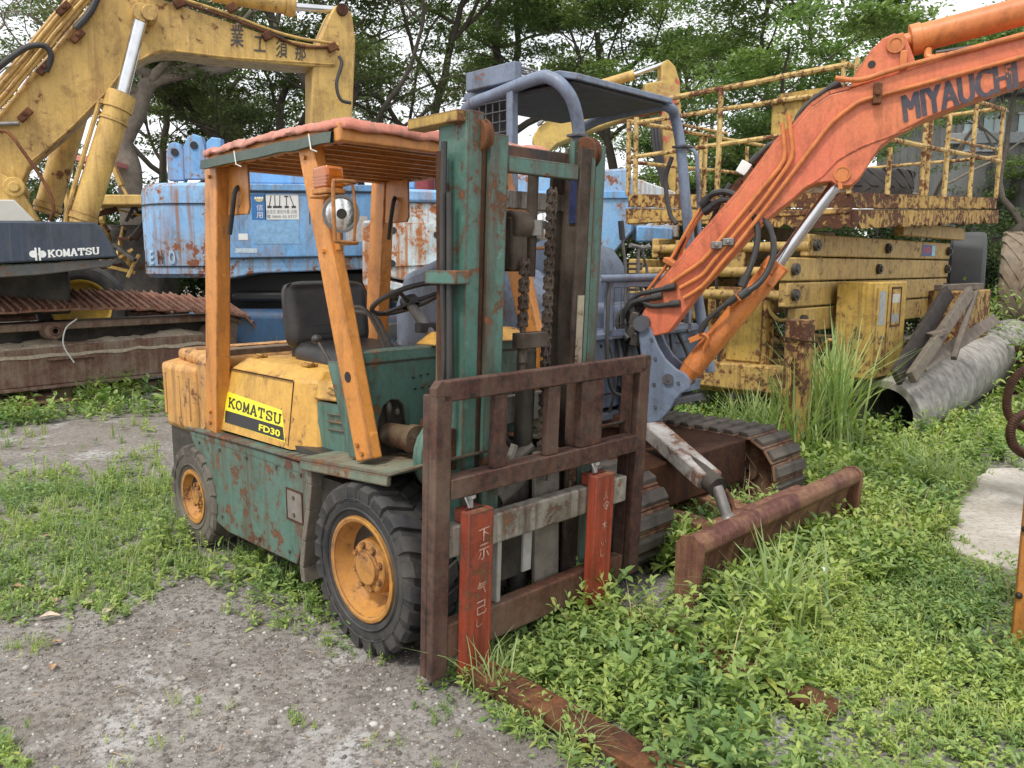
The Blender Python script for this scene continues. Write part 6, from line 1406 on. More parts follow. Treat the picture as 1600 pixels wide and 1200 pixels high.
for k,ch in enumerate('信用'):
    a_=Vector(H_.Y(401,329+12*k,-.005)); text_obj(ch,a_,(1,0,0),(0,0,1),.09,.085,plain('sticker pale %d'%k,(.6,.6,.72),.5),body,offset=.01,th=.002,name='sticker_character')
b=MB()
for k,(px,tl) in enumerate(((421,.03),(430,0),(437,.01),(448,0),(459,-.05))):
    p=Vector(H_.Y(px,325,-.006)); b.box(p.x-.03,p.x+.03,-.007,-.0045,p.z,p.z+.03); b.beam(p+Vector((0,0.001,.03)),p+Vector((tl,0.001,.17)),.012,.002,up=(0,1,0)); 
    if k==3: b.box(p.x-.03,p.x+.03,-.0078,-.0062,p.z+.15,p.z+.165)
b.build('machine_icon',plain('icon black',(.05,.05,.05),.5),ws)
text_obj('自走式 高空作業 出租',Vector(H_.Y(417,334,-.0045)),(1,0,0),(0,0,1),.42,.055,plain('print grey',(.2,.2,.24),.5),ws,th=.001,name='sticker_print')
text_obj('電 0800 02 0777',Vector(H_.Y(417,341,-.0045)),(1,0,0),(0,0,1),.42,.045,plain('print dark',(.12,.12,.14),.5),ws,th=.001,name='sticker_print')
hplate(397,346,467,381,'dark_patch',plain('scraped blue patch',(.22,.40,.62),.7,var=.25,sc=14)); hplate(373,365,387,375,'white_label',M['white'])
hplate(368,388,402,395,'small_label',plain('grey blue label',(.5,.6,.68),.6,var=.4,sc=60))
hplate(541,338,574,378,'price_sticker',plain('pink white sticker',(.62,.55,.52),.6,var=.35,sc=50))
b=MB(); b.beam(H_.Y(336,404,-.01),H_.Y(590,400,-.01),.012,.012); b.beam(H_.Y(336,299,-.02),H_.Y(590,301,-.02),.012,.014); b.beam(H_.Y(484,350,-.006),H_.Y(484,303,-.006),.01,.004,up=(0,1,0)); b.build('panel_seam',M['black'],body)
b=MB(); b.box(X_(345,.8),X_(590,.8),.6,2.2,.75,1.5); b.box(X_(350),X_(590),.2,2.4,1.05,1.2); b.build('underbody',M['black'],be,bev=.05)
for k,(x0,x1,z,y) in enumerate(((-4.6,-1.4,.62,-.15),(-4.4,-1.2,.5,2.1))):
    b=MB(); b.box(x0,x1,y,y+.55,.0,.95); b.build('crawler_track',paint('dark blue track frame %d'%k,(.04,.13,.28),(.05,.1,.18),chip=.4,dirt=.4,seed=95+k),be,bev=.12,ang=40)
# ---------------- white rusty machine right behind the steering wheel ----------------
Wf_=Frame((0,9.1),0); we=thing('rusty_white_crane','rust eaten white and blue wheeled crane seen behind the steering wheel','crane',Wf_)
def WO(pts,y=0.0): return [(q[0],q[2]) for q in (Wf_.Y(px,py,y) for px,py in pts)]
def wpr(pts,y0,y1,name,mat,bev=.02,par=None):
    b=MB(); b.prism(WO(pts,y0),lambda u,v,t:(u,t,v),y0,y1); return b.build(name,mat,par or we,bev=bev,seg=2)
wb_=wpr([(586,316),(760,318),(760,440),(640,440),(600,432),(586,424)],0,1.6,'machine_body',MWR,.02)
wpr([(584,298),(620,294),(760,300),(760,317),(584,315)],-.05,1.6,'body_top_edge',MBU,.03)
wpr([(596,356),(604,347),(755,350),(755,410),(596,418)],-.02,0,'panel',MWR,.006,wb_)
wpr([(565,345),(590,343),(596,432),(620,445),(600,470),(575,462),(566,440)],.3,1.6,'rear_corner',MWR,.03)
wpr([(600,436),(640,446),(750,446),(750,462),(640,462),(606,452)],.02,1.5,'lower_skirt',MWR,.02)
for px,py in ((614,360),(613,412),(683,367)):
    p=Wf_.Y(px,py,-.02); b=MB(); b.cyl((p[0],-.026,p[2]),(p[0],-.0205,p[2]),.04,n=20); b.build('hole',M['black'],wb_)
p=Wf_.Y(664,285,.5); b=MB(); b.cyl((p[0],.5,p[2]-.25),(p[0],.5,p[2]+.2),.12,n=24); b.build('red_tank',plain('maroon tank',(.22,.02,.025),.4,dust=.1),we,bev=.01)
random.seed(11)
b=MB()
for k in range(7):
    x=Wf_.Y(684+k*3,290,.3)[0]; b.tube(spline([(x,.3,2.15),(x+.02,.28,2.45),(x-.03+random.uniform(-.05,.05),.35,2.7),(x+random.uniform(-.1,.1),.4,2.9)]),.015,6)
b.build('hose',M['hose'],we)
wpr([(588,262),(650,262),(650,296),(588,300)],.8,1.6,'upper_cab',MBU,.03)
# its blue part showing right of the mast
wpr([(770,275),(985,262),(990,300),(990,362),(940,420),(770,420)],.5,1.8,'front_bodywork',MBUR,.03)
wpr([(770,300),(985,298),(985,310),(770,312)],.47,.5,'bodywork_rib',MBU,.01)
wpr([(988,276),(1062,302),(1062,372),(988,372)],.7,1.5,'sloping_cover',MWR,.02)
wpr([(995,352),(1052,356),(1052,378),(995,378)],.5,.7,'blue_locker',MBU,.02)
for px in (610,655):
    w=bpy.data.objects.new('wheel',None); COL.objects.link(w); w.parent=we; p=Wf_.Y(px+12,520,.4); w.location=(p[0],.5,.45)
    b=MB(); b.lathe([(.25,-.12),(.42,-.13),(.45,-.09),(.45,.09),(.42,.13),(.25,.12)],(0,0,0),(0,1,0),36); b.build('tyre',M['rubber'],w)
    b=MB(); b.lathe([(.26,-.1),(.22,-.06),(.1,-.03),(.01,-.05)],(0,0,0),(0,1,0),24); b.build('rim',MBU,w)
wpr([(634,488),(640,484),(700,486),(700,545),(632,548)],-.3,.4,'mudguard',MBUR,.02)
b=MB(); b.box(-1.35,1.6,.5,1.5,.5,1.3); b.build('chassis',M['darkmetal'],we,bev=.03)
# ---------------- second yellow excavator whose boom shows over the canopy ----------------
J_=Frame((0,10.2),0); je=thing('far_excavator','yellow excavator boom with peeled pink red patches rising behind the grey canopy','excavator',J_)
def JO(pts,y=0.0): return [(q[0],q[2]) for q in (J_.Y(px,py,y) for px,py in pts)]
def jpr(pts,y0,y1,name,mat,bev=.015):
    b=MB(); b.prism(JO(pts,y0),lambda u,v,t:(u,t,v),y0,y1); return b.build(name,mat,je,bev=bev)
MJ=paint('yellow paint peeled to red primer',(.62,.42,.10),(.56,.38,.12),chip=.50,streak=.2,dirt=.3,rough=.6,seed=96,sc=.42,chipcol=(.36,.08,.06),stain=(.2,.1,.05))
jpr([(838,240),(832,215),(841,199),(867,179),(910,166),(968,160),(1020,152),(1022,172),(978,185),(911,208),(870,225),(850,245),(840,300),(800,330),(780,330),(815,290)],0,.35,'boom',MJ)
b=MB(); b.tube(spline([J_.Y(840,196,-.03),J_.Y(867,175,-.03),J_.Y(910,164,-.03),J_.Y(975,156,-.03)],5),.02,8); b.build('boom_pipe',M['steel'],je)
jpr([(1008,130),(1034,126),(1034,98),(1044,92),(1055,103),(1063,128),(1063,160),(1030,172),(1008,178)],.02,.33,'arm_head',MJ)
jpr([(1034,170),(1064,160),(1066,260),(1060,326),(1048,330),(1036,285)],.04,.3,'arm',MJ)
b=MB(); b.cyl(J_.Y(985,119,.15),J_.Y(1040,99,.15),.03,n=14); b.build('piston_rod',M['chrome'],je)
b=MB(); b.cyl(J_.Y(880,150,.15),J_.Y(990,117,.15),.06,n=16); b.build('arm_cylinder',MKY,je)
for k in range(3):
    b=MB(); b.tube(spline([J_.Y(1018+k*5,182,-.02),J_.Y(1022+k*5,230,-.05),J_.Y(1036+k*3,290,-.05),J_.Y(1056+k*2,350,-.02)]),.024,8); b.build('arm_hose',M['hose'],je)
b=MB(); b.box(*sorted((J_.Y(690,300,.2)[0],J_.Y(850,300,.2)[0])),.0,2.2,.7,2.2); b.build('machine_body',MJ,je,bev=.1)
b=MB(); b.box(-1.4,1.0,.0,2.3,.0,.7); b.build('crawler_base',M['rustdark'],je,bev=.15)
# ---------------- yellow scrap behind, at the left ----------------
Q_=Frame((0,13.5),0)
sc_=thing('scrap_heap','heap of yellow machine scrap under a cream beam behind the navy panel','scrap heap',Q_)
b=MB(); a_=Q_.Y(120,320,0); c_=Q_.Y(232,304,0); b.box(a_[0],c_[0],0,.8,a_[2],c_[2]); b.build('cream_beam',MKY,sc_,bev=.02)
random.seed(21)
for k in range(26):
    px=random.uniform(150,235); py=random.uniform(325,420); p=Vector(Q_.Y(px,py,random.uniform(.1,.7))); d=Vector((random.uniform(-1,1),random.uniform(-.4,.4),random.uniform(-.6,.6))).normalized()*random.uniform(.10,.3)
    b=MB(); 
    if k%3: b.beam(p-d,p+d,random.uniform(.03,.10),random.uniform(.03,.09))
    else: b.tube(spline([p-d,p+Vector((0,.1,.15)),p+d]),.03,8)
    b.build('scrap_piece',[MKY,M['rustdark'],M['darkmetal'],MYB][k%4],sc_,bev=.006)
b=MB(); b.box(Q_.Y(150,400,.8)[0],Q_.Y(250,400,.8)[0],.8,1.6,0,2.3); b.build('scrap_core',M['darkmetal'],sc_,bev=.1,jit=.05)
rc=thing('small_loader','small yellow loader with a pink red canopy seen through the boom cylinders','loader',Frame((0,14.5),0)); R_=Frame((0,14.5),0)
b=MB(); a_=R_.Y(98,248,0); c_=R_.Y(165,241,0); b.prism([(a_[0],a_[2]),(c_[0],a_[2]-.08),(c_[0],a_[2]),(a_[0],a_[2]+.1)],lambda u,v,t:(u,t,v),0,1.2); b.build('canopy',plain('pink canopy',(.6,.22,.2),.6),rc)
b=MB(); 
for px in (108,160): p=R_.Y(px,300,.1); b.beam((p[0],.1,1.5),(p[0]-.08,.1,a_[2]),.09,.07)
b.build('canopy_post',MKY,rc)
b=MB(); p=R_.Y(100,300,0); b.box(p[0]-.2,p[0]+1.0,0,1.3,.8,2.2); b.build('body',M['darkmetal'],rc,bev=.08,jit=.03)
b=MB(); b.box(p[0]-.6,p[0]+1.6,0,1.4,.0,.9); b.build('undercarriage',M['rustdark'],rc,bev=.08)
b=MB(); q0=Vector(R_.Y(172,248,.1)); q1=Vector(R_.Y(190,290,.1)); b.beam(q0,q1,.10,.08); b.tube([q1,q1+Vector((.15,0,-.3))],.03,8); b.build('loader_arm',MKY,rc)

# ================= WEEDS, GRASS, STONES, DEAD LEAVES =================
ML_W=leafmat('broad weed leaf',(.16,.255,.07),(.33,.44,.14),.30,.42,yellow=(.33,.33,.07))
ML_W2=leafmat('dark weed leaf',(.10,.185,.06),(.20,.31,.105),.28,.42)
ML_G=leafmat('grass blade',(.20,.29,.11),(.35,.45,.20),.35,.45,yellow=(.42,.37,.16))
def inpoly(px,py,poly):
    ins=np.zeros(len(px),bool); n_=len(poly)
    for i in range(n_):
        x0,y0=poly[i]; x1,y1=poly[(i+1)%n_]
        c=((y0>py)!=(y1>py))&(px<(x1-x0)*(py-y0)/((y1-y0)+1e-9)+x0); ins^=c
    return ins
def projv(P):
    x,y,z=P[:,0],P[:,1],P[:,2]-CH; c,s=math.cos(PITCH),math.sin(PITCH); d=y*c-z*s
    return 800+FPX*x/d, 600-FPX*(y*s+z*c)/d, d
# survey outlines of the weed beds on the ground
BEDS=[([(690,1052),(745,1015),(800,1000),(905,930),(990,870),(985,760),(960,700),(1090,600),(1240,560),(1400,560),(1480,640),(1700,600),(1900,900),(1900,1400),(900,1400),(880,1200),(800,1150),(740,1090)],1.0,0),
 ([(-200,770),(0,758),(90,735),(150,738),(225,708),(262,735),(330,830),(465,880),(520,925),(500,960),(440,935),(400,925),(330,915),(300,905),(240,930),(180,965),(90,965),(-200,985)],.50,1),
 ([(-200,632),(240,600),(330,620),(420,600),(420,680),(240,650),(120,648),(20,668),(-200,700)],.8,0),([(-200,700),(240,650),(250,730),(150,740),(-200,770)],.10,1),
 ([(410,560),(470,545),(560,520),(600,540),(560,600),(420,620)],.8,0),
 ([(440,905),(520,920),(560,980),(570,1010),(520,1015),(420,990),(350,960),(380,930)],.16,0),
 ([(0,1150),(30,1170),(60,1260),(-60,1260),(-60,1100)],.7,1),
 ([(600,560),(1000,560),(1000,640),(960,720),(900,850),(700,900),(600,820)],.45,0)]
PATHP=[(1492,812),(1515,778),(1553,748),(1700,748),(1700,888),(1600,893),(1575,886),(1510,862),(1495,842)]
BARE=[([(800,1000),(880,945),(905,935),(890,960),(840,985),(800,1030)],.15),([(150,850),(260,930),(420,1000),(250,900)],.5),([(1270,1080),(1400,1090),(1420,1140),(1300,1130)],.5),([(1490,610),(1600,590),(1600,690),(1500,690)],.5)]
def bed_density(P,rng):
    px,py,d=projv(P); den=np.zeros(len(P)); kind=np.zeros(len(P))
    for poly,v,k in BEDS:
        i=inpoly(px+rng.normal(0,9,len(px))*3/np.maximum(d,1),py+rng.normal(0,6,len(px)),poly); den[i]=np.maximum(den[i],v); kind[i]=k
    out=(px>1600)&(P[:,1]<8); den[out]=np.maximum(den[out],.8)
    den[inpoly(px,py,PATHP)]=.0
    for poly,v in BARE: den[inpoly(px,py,poly)]*=v
    nz_=np.array([noise.noise((p[0]*1.6,p[1]*1.6,3.3)) for p in P]); den*=np.clip(1.05+nz_*1.5,.10,1.5)
    # forks and machines
    fx=P[:,0]-F.o[0]; fy=P[:,1]-F.o[1]; c,s=math.cos(F.a),math.sin(F.a); lx=fx*c+fy*s; ly=-fx*s+fy*c
    for y0,keep in ((-.4375,.40),(.2775,.85)):
        den[(np.abs(ly-y0)<.08)&(lx>.4)&(lx<1.6)]*=keep
    den[(lx>-2.2)&(lx<.15)&(np.abs(ly)<.45)]*=.25
    den[(np.abs(lx)<.34)&(np.abs(ly+.5)<.16)]=0; den[(np.abs(lx+1.7)<.28)&(np.abs(ly+.5)<.13)]=0
    ex_=P[:,0]-E_.o[0]; ey=P[:,1]-E_.o[1]; c,s=math.cos(E_.a),math.sin(E_.a); lx=ex_*c+ey*s; ly=-ex_*s+ey*c
    den[(np.abs(np.abs(ly)-.75)<.24)&(lx>-1.2)&(lx<.98)]=0
    for fr,x0,x1,y0,y1 in ((Pp,.9,6.0,.05,.76),(S_,.2,4.1,.2,2.3)):
        ex_=P[:,0]-fr.o[0]; ey=P[:,1]-fr.o[1]; c,s=math.cos(fr.a),math.sin(fr.a); lx=ex_*c+ey*s; ly=-ex_*s+ey*c; den[(lx>x0)&(lx<x1)&(ly>y0)&(ly<y1)]=0
    ex_=P[:,0]-Pp.o[0]; ey=P[:,1]-Pp.o[1]; c,s=math.cos(Pp.a),math.sin(Pp.a); lx=ex_*c+ey*s; ly=-ex_*s+ey*c; den[(lx>.1)&(lx<1.0)&(ly>-.1)&(ly<1.0)]*=.35
    return den,kind,d
def leaf_geo(base,az,el,L,wd,rng,curl=.25):
    """folded, drooping leaves: 8 verts, 4 quads each"""
    n_=len(base); d=np.stack([np.cos(az)*np.cos(el),np.sin(az)*np.cos(el),np.sin(el)],1); s=np.stack([-np.sin(az),np.cos(az),rng.normal(0,.25,n_)],1); s/=np.linalg.norm(s,axis=1)[:,None]
    u=np.cross(s,d); u*=np.sign(u[:,2:3]+1e-6); L=L[:,None]; W=wd[:,None]*L
    dr=lambda t:-np.array([0,0,1])*(curl*t*t)*L*rng.uniform(.3,1.6,(n_,1))
    k=rng.uniform(.3,1.6,(n_,1)); dr=lambda t:-np.array([[0,0,1.0]])*(curl*t*t)*L*k
    c1=base+d*L*.34+dr(.34); c2=base+d*L*.70+dr(.70); t=base+d*L+dr(1.0); up=u*W*.16
    v=np.stack([base,c1-s*W*.46+up,c1,c1+s*W*.46+up,c2-s*W*.36+up,c2,c2+s*W*.36+up,t],1).reshape(-1,3)
    o=(np.arange(n_)*8)[:,None]; f=np.concatenate([o+[0,3,2,1],o+[1,2,5,4],o+[2,3,6,5],o+[4,5,6,7]],1).reshape(-1,4); return v,f
def plants(P,h,rng,nleaf=(7,13),ls=.040):
    """stems with opposite leaf pairs; returns vertices, faces"""
    bs,az,el,L,wd=[],[],[],[],[]; n_=len(P); k=rng.integers(nleaf[0],nleaf[1],n_); idx=np.repeat(np.arange(n_),k); pos=np.concatenate([np.arange(a)/a for a in k])
    lean=rng.normal(0,.28,(n_,2)); hh=h[idx]*(.15+.85*pos); sway=lean[idx]*hh[:,None]
    base=np.stack([P[idx,0]+sway[:,0],P[idx,1]+sway[:,1],P[idx,2]+hh],1); a0=rng.uniform(0,2*np.pi,n_)[idx]; j=np.concatenate([np.arange(a) for a in k])
    az=a0+j*np.pi+ (j//2)*1.4+rng.normal(0,.35,len(idx)); el=rng.normal(.25,.3,len(idx))+.5*pos; sc=np.clip(h[idx]/.13,.6,1.5)
    L=ls*rng.uniform(.65,1.35,len(idx))*(1.1-.5*pos)*sc; wd=rng.uniform(.27,.50,len(idx)); return leaf_geo(base,az,el,L*1.22,wd,rng)
def blades(P,h,rng,wd=.004,bend=.6,per=1):
    idx=np.repeat(np.arange(len(P)),per); n_=len(idx); az=rng.uniform(0,2*np.pi,n_); H=h[idx]*rng.uniform(.5,1.25,n_); b=rng.uniform(.15,1.0,n_)*bend; d=np.stack([np.cos(az),np.sin(az)],1); s=np.stack([-np.sin(az),np.cos(az)],1)
    base=P[idx,:2]+rng.normal(0,.012,(n_,2)); rows=[]
    tw=rng.uniform(.7,1.3,n_)*wd
    for t,w in ((0,1),(.3,1.05),(.62,.8),(1,.08)):
        r=H*b*t**1.8; z=P[idx,2]+H*(t-.45*b*t**2.3)
        for q in (-1,1): rows.append(np.stack([base[:,0]+d[:,0]*r+s[:,0]*q*tw*w,base[:,1]+d[:,1]*r+s[:,1]*q*tw*w,z],1))
    v=np.stack(rows,1).reshape(-1,3); o=(np.arange(n_)*8)[:,None]; f=np.concatenate([o+[0,1,3,2],o+[2,3,5,4],o+[4,5,7,6]],1).reshape(-1,4); return v,f
rng=np.random.default_rng(42)
def scatter(n_,y0,y1,x0=-1.15,x1=1.2):
    y=np.sqrt(rng.uniform(y0*y0,y1*y1,n_)); x=y*rng.uniform(x0*.66,x1*.66,n_); z=np.array([gz(a,b) for a,b in zip(x,y)]); return np.stack([x,y,z],1)
def cat(l): 
    vs,fs,o=[],[],0
    for v,f in l: vs.append(v); fs.append(f+o); o+=len(v)
    return np.concatenate(vs),np.concatenate(fs)
acc,acc2,acg=[],[],[]
for y0,y1,n_,ls,hm in ((1.5,3.6,11000,.043,.080),(3.6,5.5,13000,.046,.105),(5.5,8.5,10000,.056,.14),(8.5,15,6000,.08,.2)):
    P=scatter(n_,y0,y1); den,kind,d=bed_density(P,rng); keep=rng.uniform(0,1,n_)<den*.9; P,k_=P[keep],kind[keep]
    hn=np.array([noise.noise((p[0]*1.1,p[1]*1.1,9)) for p in P]); h=hm*rng.uniform(.5,1.35,len(P))*(1.0+.9*np.clip(hn,-.5,.8)); h[k_==1]*=.55
    br=k_==0; br|=rng.uniform(0,1,len(P))<.80
    a_=br&(rng.uniform(0,1,len(P))<.72); b_=br&~a_
    acc.append(plants(P[a_],h[a_],rng,ls=ls)); acc2.append(plants(P[b_],h[b_]*1.1,rng,ls=ls*1.15))
    G=P[(~br)|(rng.uniform(0,1,len(P))<.22)]; acg.append(blades(G,hm*1.1*rng.uniform(.5,1.3,len(G)),rng,wd=.0022 if y0<5 else .004,per=6))
# low creeping mat between the plants
P=scatter(60000,1.5,6.5); den,kind,d=bed_density(P,rng); P=P[rng.uniform(0,1,len(P))<den*.75]
acc2.append(leaf_geo(P+np.array([0,0,.012]),rng.uniform(0,6.28,len(P)),rng.uniform(-.1,.5,len(P)),rng.uniform(.014,.030,len(P)),rng.uniform(.45,.7,len(P)),rng))
v,f=cat(acc); tag(mesh_np('ground_cover',v,f,ML_W),'low bright green broad leaved weeds covering the yard',kind='stuff')
v,f=cat(acc2); tag(mesh_np('ground_cover',v,f,ML_W2),'darker small leaved weeds and creeping mat among the bright ones',kind='stuff')
v,f=cat(acg); tag(mesh_np('grass',v,f,ML_G),'short thin grass growing between the weeds and on the gravel',kind='stuff')
# taller weeds scattered through the right bed, thickest against the blade and the track
P=scatter(5200,2.2,8.0,.0,1.2); den,kind,d=bed_density(P,rng); hn=np.array([noise.noise((p[0]*.9,p[1]*.9,21)) for p in P]); ex_=P[:,0]-E_.o[0]; ey=P[:,1]-E_.o[1]; c_,s_=math.cos(E_.a),math.sin(E_.a); lx=ex_*c_+ey*s_; ly=-ex_*s_+ey*c_
nearb=(lx>.2)&(lx<1.62)&(np.abs(ly+.15)<1.25); fx_=P[:,0]-F.o[0]; fy_=P[:,1]-F.o[1]; fly=-fx_*math.sin(F.a)+fy_*math.cos(F.a); P=P[(np.abs(fly+.4375)>.2)&(den>.3)&(((hn>.10)&(rng.uniform(0,1,len(P))<.45))|nearb)]
v,f=plants(P,rng.uniform(.13,.27,len(P)),rng,(9,17),.040); tag(mesh_np('tall_weeds',v,f,ML_W),'taller leafy weeds standing above the low cover around the dozer blade',kind='stuff')
v,f=blades(P[::5],np.full(len(P[::5]),.24),rng,wd=.002,bend=.8,per=5); tag(mesh_np('dry_grass',v,f,leafmat('dry straw blade',(.36,.30,.17),(.5,.43,.26),.2,.6)),'dry straw coloured stems among the weeds',kind='stuff')
# straw and leaf litter on the gravel
P=scatter(1500,1.6,6,-1.15,.4); n_=len(P); az=rng.uniform(0,6.28,n_); L=rng.uniform(.01,.05,n_); d_=np.stack([np.cos(az),np.sin(az),rng.normal(0,.05,n_)],1)*L[:,None]; s2=np.stack([-np.sin(az),np.cos(az),np.zeros(n_)],1)*rng.uniform(.0006,.003,(n_,1)); Q=P+np.array([0,0,.004])
v=np.stack([Q-s2,Q+d_-s2*.3,Q+d_+s2*.3+np.array([0,0,.002]),Q+s2],1).reshape(-1,3); tag(mesh_np('litter',v,np.arange(4*n_).reshape(-1,4),leafmat('litter straw',(.15,.10,.065),(.38,.31,.22),.1,.7)),'straw and leaf litter strewn over the gravel',kind='stuff')
# sparse sprigs on the gravel
P=scatter(900,1.7,5,-1.1,.25); px,py,d=projv(P); nn=np.array([noise.noise((p[0]*2.3,p[1]*2.3,5)) for p in P]); P=P[(px<720)&(nn>.22)]
v,f=cat([plants(P,.035*rng.uniform(.5,1.6,len(P)),rng,ls=.016),blades(P[::2],.06*rng.uniform(.5,1.3,len(P[::2])),rng,wd=.0015,per=7)]); tag(mesh_np('sprigs',v,f,ML_W),'tiny green sprigs scattered over the bare gravel',kind='stuff')
# single plants one can point to
def clump(name,label,px,py,h,nb,wd,bend,mat=ML_G,sp=.05,seed=0,group='tall grass clumps'):
    x,y,_=ground(px,py); r=thing(name,label,'grass',loc=(x,y,gz(x,y)),group=group); rg=np.random.default_rng(seed+int(px)); P=np.stack([rg.normal(0,sp,nb),rg.normal(0,sp,nb),np.zeros(nb)],1)
    v,f=blades(P,np.full(nb,h),rg,wd=wd,bend=bend,per=1); o=mesh_np('blades',v,f,mat); o.parent=r; return r
for a in (('large bright grass clump arching over the buried fork in front of the blade',1215,975,.42,120,.0055,1.1),
 ('grass clump with yellowing blades left of the largest arching clump',1165,1010,.26,60,.004,1.2),
 ('tall grass around the foot of the square yellow post',1240,722,.80,150,.009,.75),
 ('tall feathery grass right of the square yellow post',1290,714,1.12,260,.008,.65),
 ('dense grass in front of the square yellow post, left side',1205,705,.55,150,.008,.9),
 ('grass at the left mouth of the concrete pipe',1325,665,.22,50,.005,.9),
 ('grass under the swing bracket behind the far crawler track',1120,630,.38,120,.007,.8),
 ('tall grass between the swing bracket and the yellow post',1165,690,.5,130,.008,.8),
 ('wide grass clump beside the concrete path',1460,770,.36,150,.005,1.1),
 ('thin grass clump between pipe mouth and path',1420,735,.32,120,.005,1.0),
 ('small grass clump growing beside the near fork shank',775,1075,.26,55,.0028,1.0),
 ('grass clump behind the blue seat area, between yellow track and forklift',430,600,.55,90,.008,.7),
 ('grass clump at the very right beside the track strip stack',1545,600,.6,90,.010,.8),
 ('grass inside the carriage opening under the mast',815,920,.2,40,.004,1.0),
 ('light thin grass at the bottom centre of the photo',900,1165,.13,60,.0022,1.2)):
    clump('grass_clump',a[0],*a[1:7],sp=.09 if a[3]>.4 else .05)
def weed(label,px,py,h,n_,ls,sp,seed,mat=ML_W,nl=(12,22)):
    x,y,_=ground(px,py); r=thing('weed',label,'weed',loc=(x,y,gz(x,y)),group='single leafy weeds'); rg=np.random.default_rng(seed)
    P=np.stack([rg.normal(0,sp,n_),rg.normal(0,sp,n_),np.zeros(n_)],1); v,f=plants(P,h*rg.uniform(.5,1.15,n_),rg,nl,ls); o=mesh_np('leaves',v,f,mat); o.parent=r
    for p in P[:8]:
        b=MB(); b.tube([p,(p[0],p[1],h*.5),(p[0],p[1],h*.8)],.0018,4); b.build('stem',ML_W2,r)
for k,a in enumerate((('leafy weed climbing beside the front wheel rim',560,990,.22,7,.035,.05),('small weed at the foot of the front tyre',600,1030,.08,6,.028,.03),
 ('weed at the foot of the rusty backrest post',705,1065,.10,9,.03,.05),('tall broad leaved weed in front of the second fork shank',905,950,.24,16,.055,.07),
 ('dense leafy weed between the fork shank and the dozer blade',1045,890,.28,34,.05,.13),('leafy weed against the near end of the dozer blade',1110,940,.20,22,.045,.08),('weeds along the face of the dozer blade, middle',1190,900,.20,30,.045,.13),('weeds along the face of the dozer blade, far half',1290,860,.17,26,.045,.13),('tall weed between the two crawler tracks',1070,770,.42,26,.05,.12),('weed growing through the blade cylinder beside the track',1090,800,.30,18,.04,.09),
 ('feathery weed standing on the far crawler track',1110,690,.42,12,.035,.10),('leafy weed in the mouth of the concrete pipe',1400,695,.26,5,.045,.08),
 ('second leafy weed beside the mouth of the concrete pipe',1440,695,.26,9,.045,.08),('bright weed in the middle of the lower green bed',1190,1090,.20,12,.045,.05),
 ('leafy weed under the forklift door sill',400,890,.16,18,.042,.12),('leafy weed spreading under the green side panel',450,920,.13,18,.042,.12),('weed by the rear wheel of the forklift',290,850,.18,16,.04,.12),
 ('low weed in the gravel before the front wheel',480,960,.06,14,.022,.09),('weed on the gravel next to the rusty post',690,1110,.05,10,.022,.05),('small weed on open gravel',465,1120,.05,8,.018,.04),('white flowering bush beside the large tyres',1552,603,1.35,110,.07,.45))):
    weed(a[0],a[1],a[2],a[3],a[4],a[5],a[6],100+k,ML_W if k%3 else ML_W2)
# dry twigs over the far track
b=MB(); rn=random.Random(3); o=Vector(ground(1190,790,.05)); o.z=.05
for k in range(14):
    p=o+Vector((rn.uniform(-.1,.1),rn.uniform(-.1,.1),0)); pts=[p]
    d=Vector((rn.uniform(-.9,.3),rn.uniform(-.2,.5),rn.uniform(.3,.9))).normalized()
    for q in range(6): d=(d+Vector((rn.gauss(0,.25),rn.gauss(0,.25),rn.gauss(-.05,.2)))).normalized(); pts.append(pts[-1]+d*rn.uniform(.05,.11))
    b.tube(pts,[.005*(1-.14*i) for i in range(7)],4)
tag(b.build('dry_branch',plain('dry straw twig',(.42,.32,.19),.8),None),'dry straw coloured branching twigs sprawled over the far crawler track','dead plant')
# stones and dead leaves
MST=plain('pale stone',(.36,.33,.29),.85,var=.3,sc=30,bump=.4)
def stone_mesh(rn,r):
    m=MB(); m.ball((0,0,0),r,8,(1,rn.uniform(.6,.9),rn.uniform(.4,.65))); 
    m.v=[tuple(Vector(v)+noise.noise_vector(Vector(v)/r*1.3+Vector((rn.random()*9,0,0)))*r*.25) for v in m.v]; return m
rn=random.Random(9)
for px,py,r,lab in ((283,1058,.022,'flat brown stone on the gravel, the largest one'),(395,910,.012,'pale stone at the edge of the left weed bed'),(570,1073,.011,'grey blue pebble in front of the tyre'),(165,1168,.010,'white pebble near the bottom left'),(282,1176,.009,'round white pebble near the bottom edge'),(300,1165,.007,'small grey pebble near the bottom edge'),(330,1118,.008,'small buff pebble in the middle of the gravel')):
    x,y,_=ground(px,py); o=stone_mesh(rn,r).build('stone',MST,None,ang=80); o.location=(x,y,gz(x,y)+r*.25); tag(o,lab,'stone','stones on the gravel')
Pg=scatter(15000,1.6,4.6,-1.1,.35); px,py,d=projv(Pg); den,kd,_=bed_density(Pg,rng); Pg=Pg[den<.25]
base=MB().ball((0,0,0),1,6,(1,.8,.6)); bv=np.array(base.v); nvb=len(bv)
fq=np.array([f_ for f_ in base.f]); n_=len(Pg); sc=rng.gamma(1.6,.0021,n_)+.0014; rot=rng.uniform(0,6.28,n_); R_c,R_s=np.cos(rot),np.sin(rot)
vx=(bv[None,:,0]*R_c[:,None]-bv[None,:,1]*R_s[:,None])*sc[:,None]+Pg[:,0:1]; vy=(bv[None,:,0]*R_s[:,None]+bv[None,:,1]*R_c[:,None])*sc[:,None]+Pg[:,1:2]; vz=bv[None,:,2]*sc[:,None]+Pg[:,2:3]+.0005
v=np.stack([vx,vy,vz],2).reshape(-1,3); f=(fq[None]+(np.arange(n_)*nvb)[:,None,None]).reshape(-1,4)
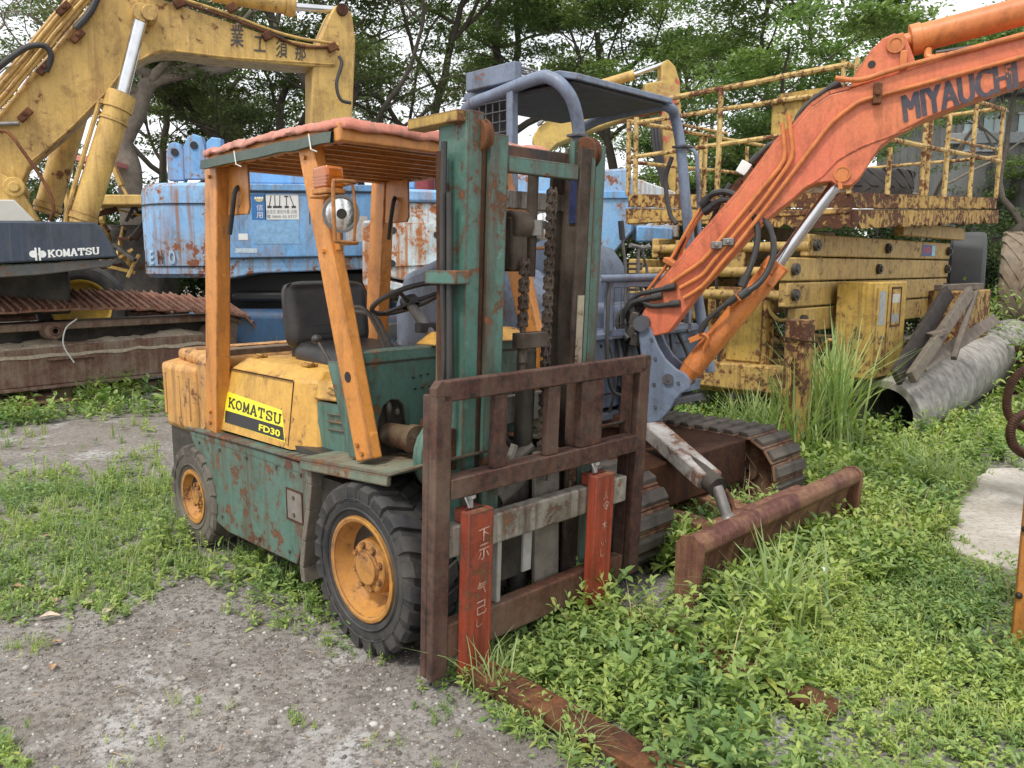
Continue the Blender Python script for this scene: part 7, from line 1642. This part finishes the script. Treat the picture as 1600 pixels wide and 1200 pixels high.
mg,nt=newmat('gravel chips'); n=N(nt); r_=n('NewGeometry').outputs['Random Per Island']; n.end(n.ramp(r_,[(0,(.10,.085,.07)),(.45,(.2,.18,.16)),(.8,(.33,.31,.28)),(1,(.52,.5,.46))]),.85)
tag(mesh_np('gravel',v,f,mg),'loose gravel chips on the bare ground',kind='stuff')
MDL=plain('dead leaf tan',(.36,.22,.12),.7,var=.4,sc=40,bump=.4); MDL2=plain('dead leaf pale',(.50,.40,.30),.75,var=.3,sc=40,bump=.4)
def dead(px,py,L,az,lab,mat,curl=.5):
    x,y,_=ground(px,py); m=MB(); nn_=10
    for i in range(nn_+1):
        t=i/nn_; w=L*.24*math.sin(PI*t**.8)+.0008
        for j in (-1,-.5,0,.5,1): m.v.append((t*L,j*w,.006+abs(j)**1.5*w*curl+.12*L*math.sin(PI*t)*curl+.004*noise.noise((t*5,j,L*30))))
    for i in range(nn_):
        for j in range(4): m.f.append((i*5+j,i*5+j+1,i*5+j+6,i*5+j+5))
    m.tube([(-L*.25,0,.004),(0,0,.007)],.0012,4); o=m.build('dead_leaf',mat,None,ang=80); o.location=(x,y,gz(x,y)+.01); o.rotation_euler=(0,0,az); tag(o,lab,'leaf','fallen dead leaves')
for a in ((60,968,.09,.3,'pale dead leaf at the left edge of the weeds',MDL2),(85,945,.07,2.2,'pink brown curled leaf among the left weeds',MDL),(160,965,.08,1.3,'pale folded dead leaf standing in the left weeds',MDL2),(130,950,.07,.9,'second pale folded leaf beside the standing one',MDL2),(15,920,.07,.1,'tan dead leaf at the very left edge',MDL),(66,840,.06,.5,'brown leaf fallen on the left grass',MDL),(115,862,.06,2.6,'tan leaf in the middle of the left grass',MDL),(885,1147,.10,.2,'large orange brown dead leaf beside the near fork',MDL),(82,1050,.05,2.0,'reddish curled twig leaf on the gravel',MDL),(80,1008,.04,.4,'small dark brown leaf on the gravel',MDL),(1270,1095,.07,.8,'brown leaf on bare soil in the right bed',MDL),(1185,1035,.05,1.9,'yellow brown leaf in the arching grass',MDL2)): dead(*a[:4],a[4],a[5])
p=ground(1288,925); b=MB(); b.lathe([(.002,.03),(.012,.028),(.02,.02),(.022,.012),(.018,.0)],(p[0],p[1],.10),(0,.2,1),14); b.tube([(p[0],p[1],0),(p[0],p[1],.10)],.002,4); tag(b.build('white_flower',M['white'],None),'single small white flower head in the right weed bed','flower')
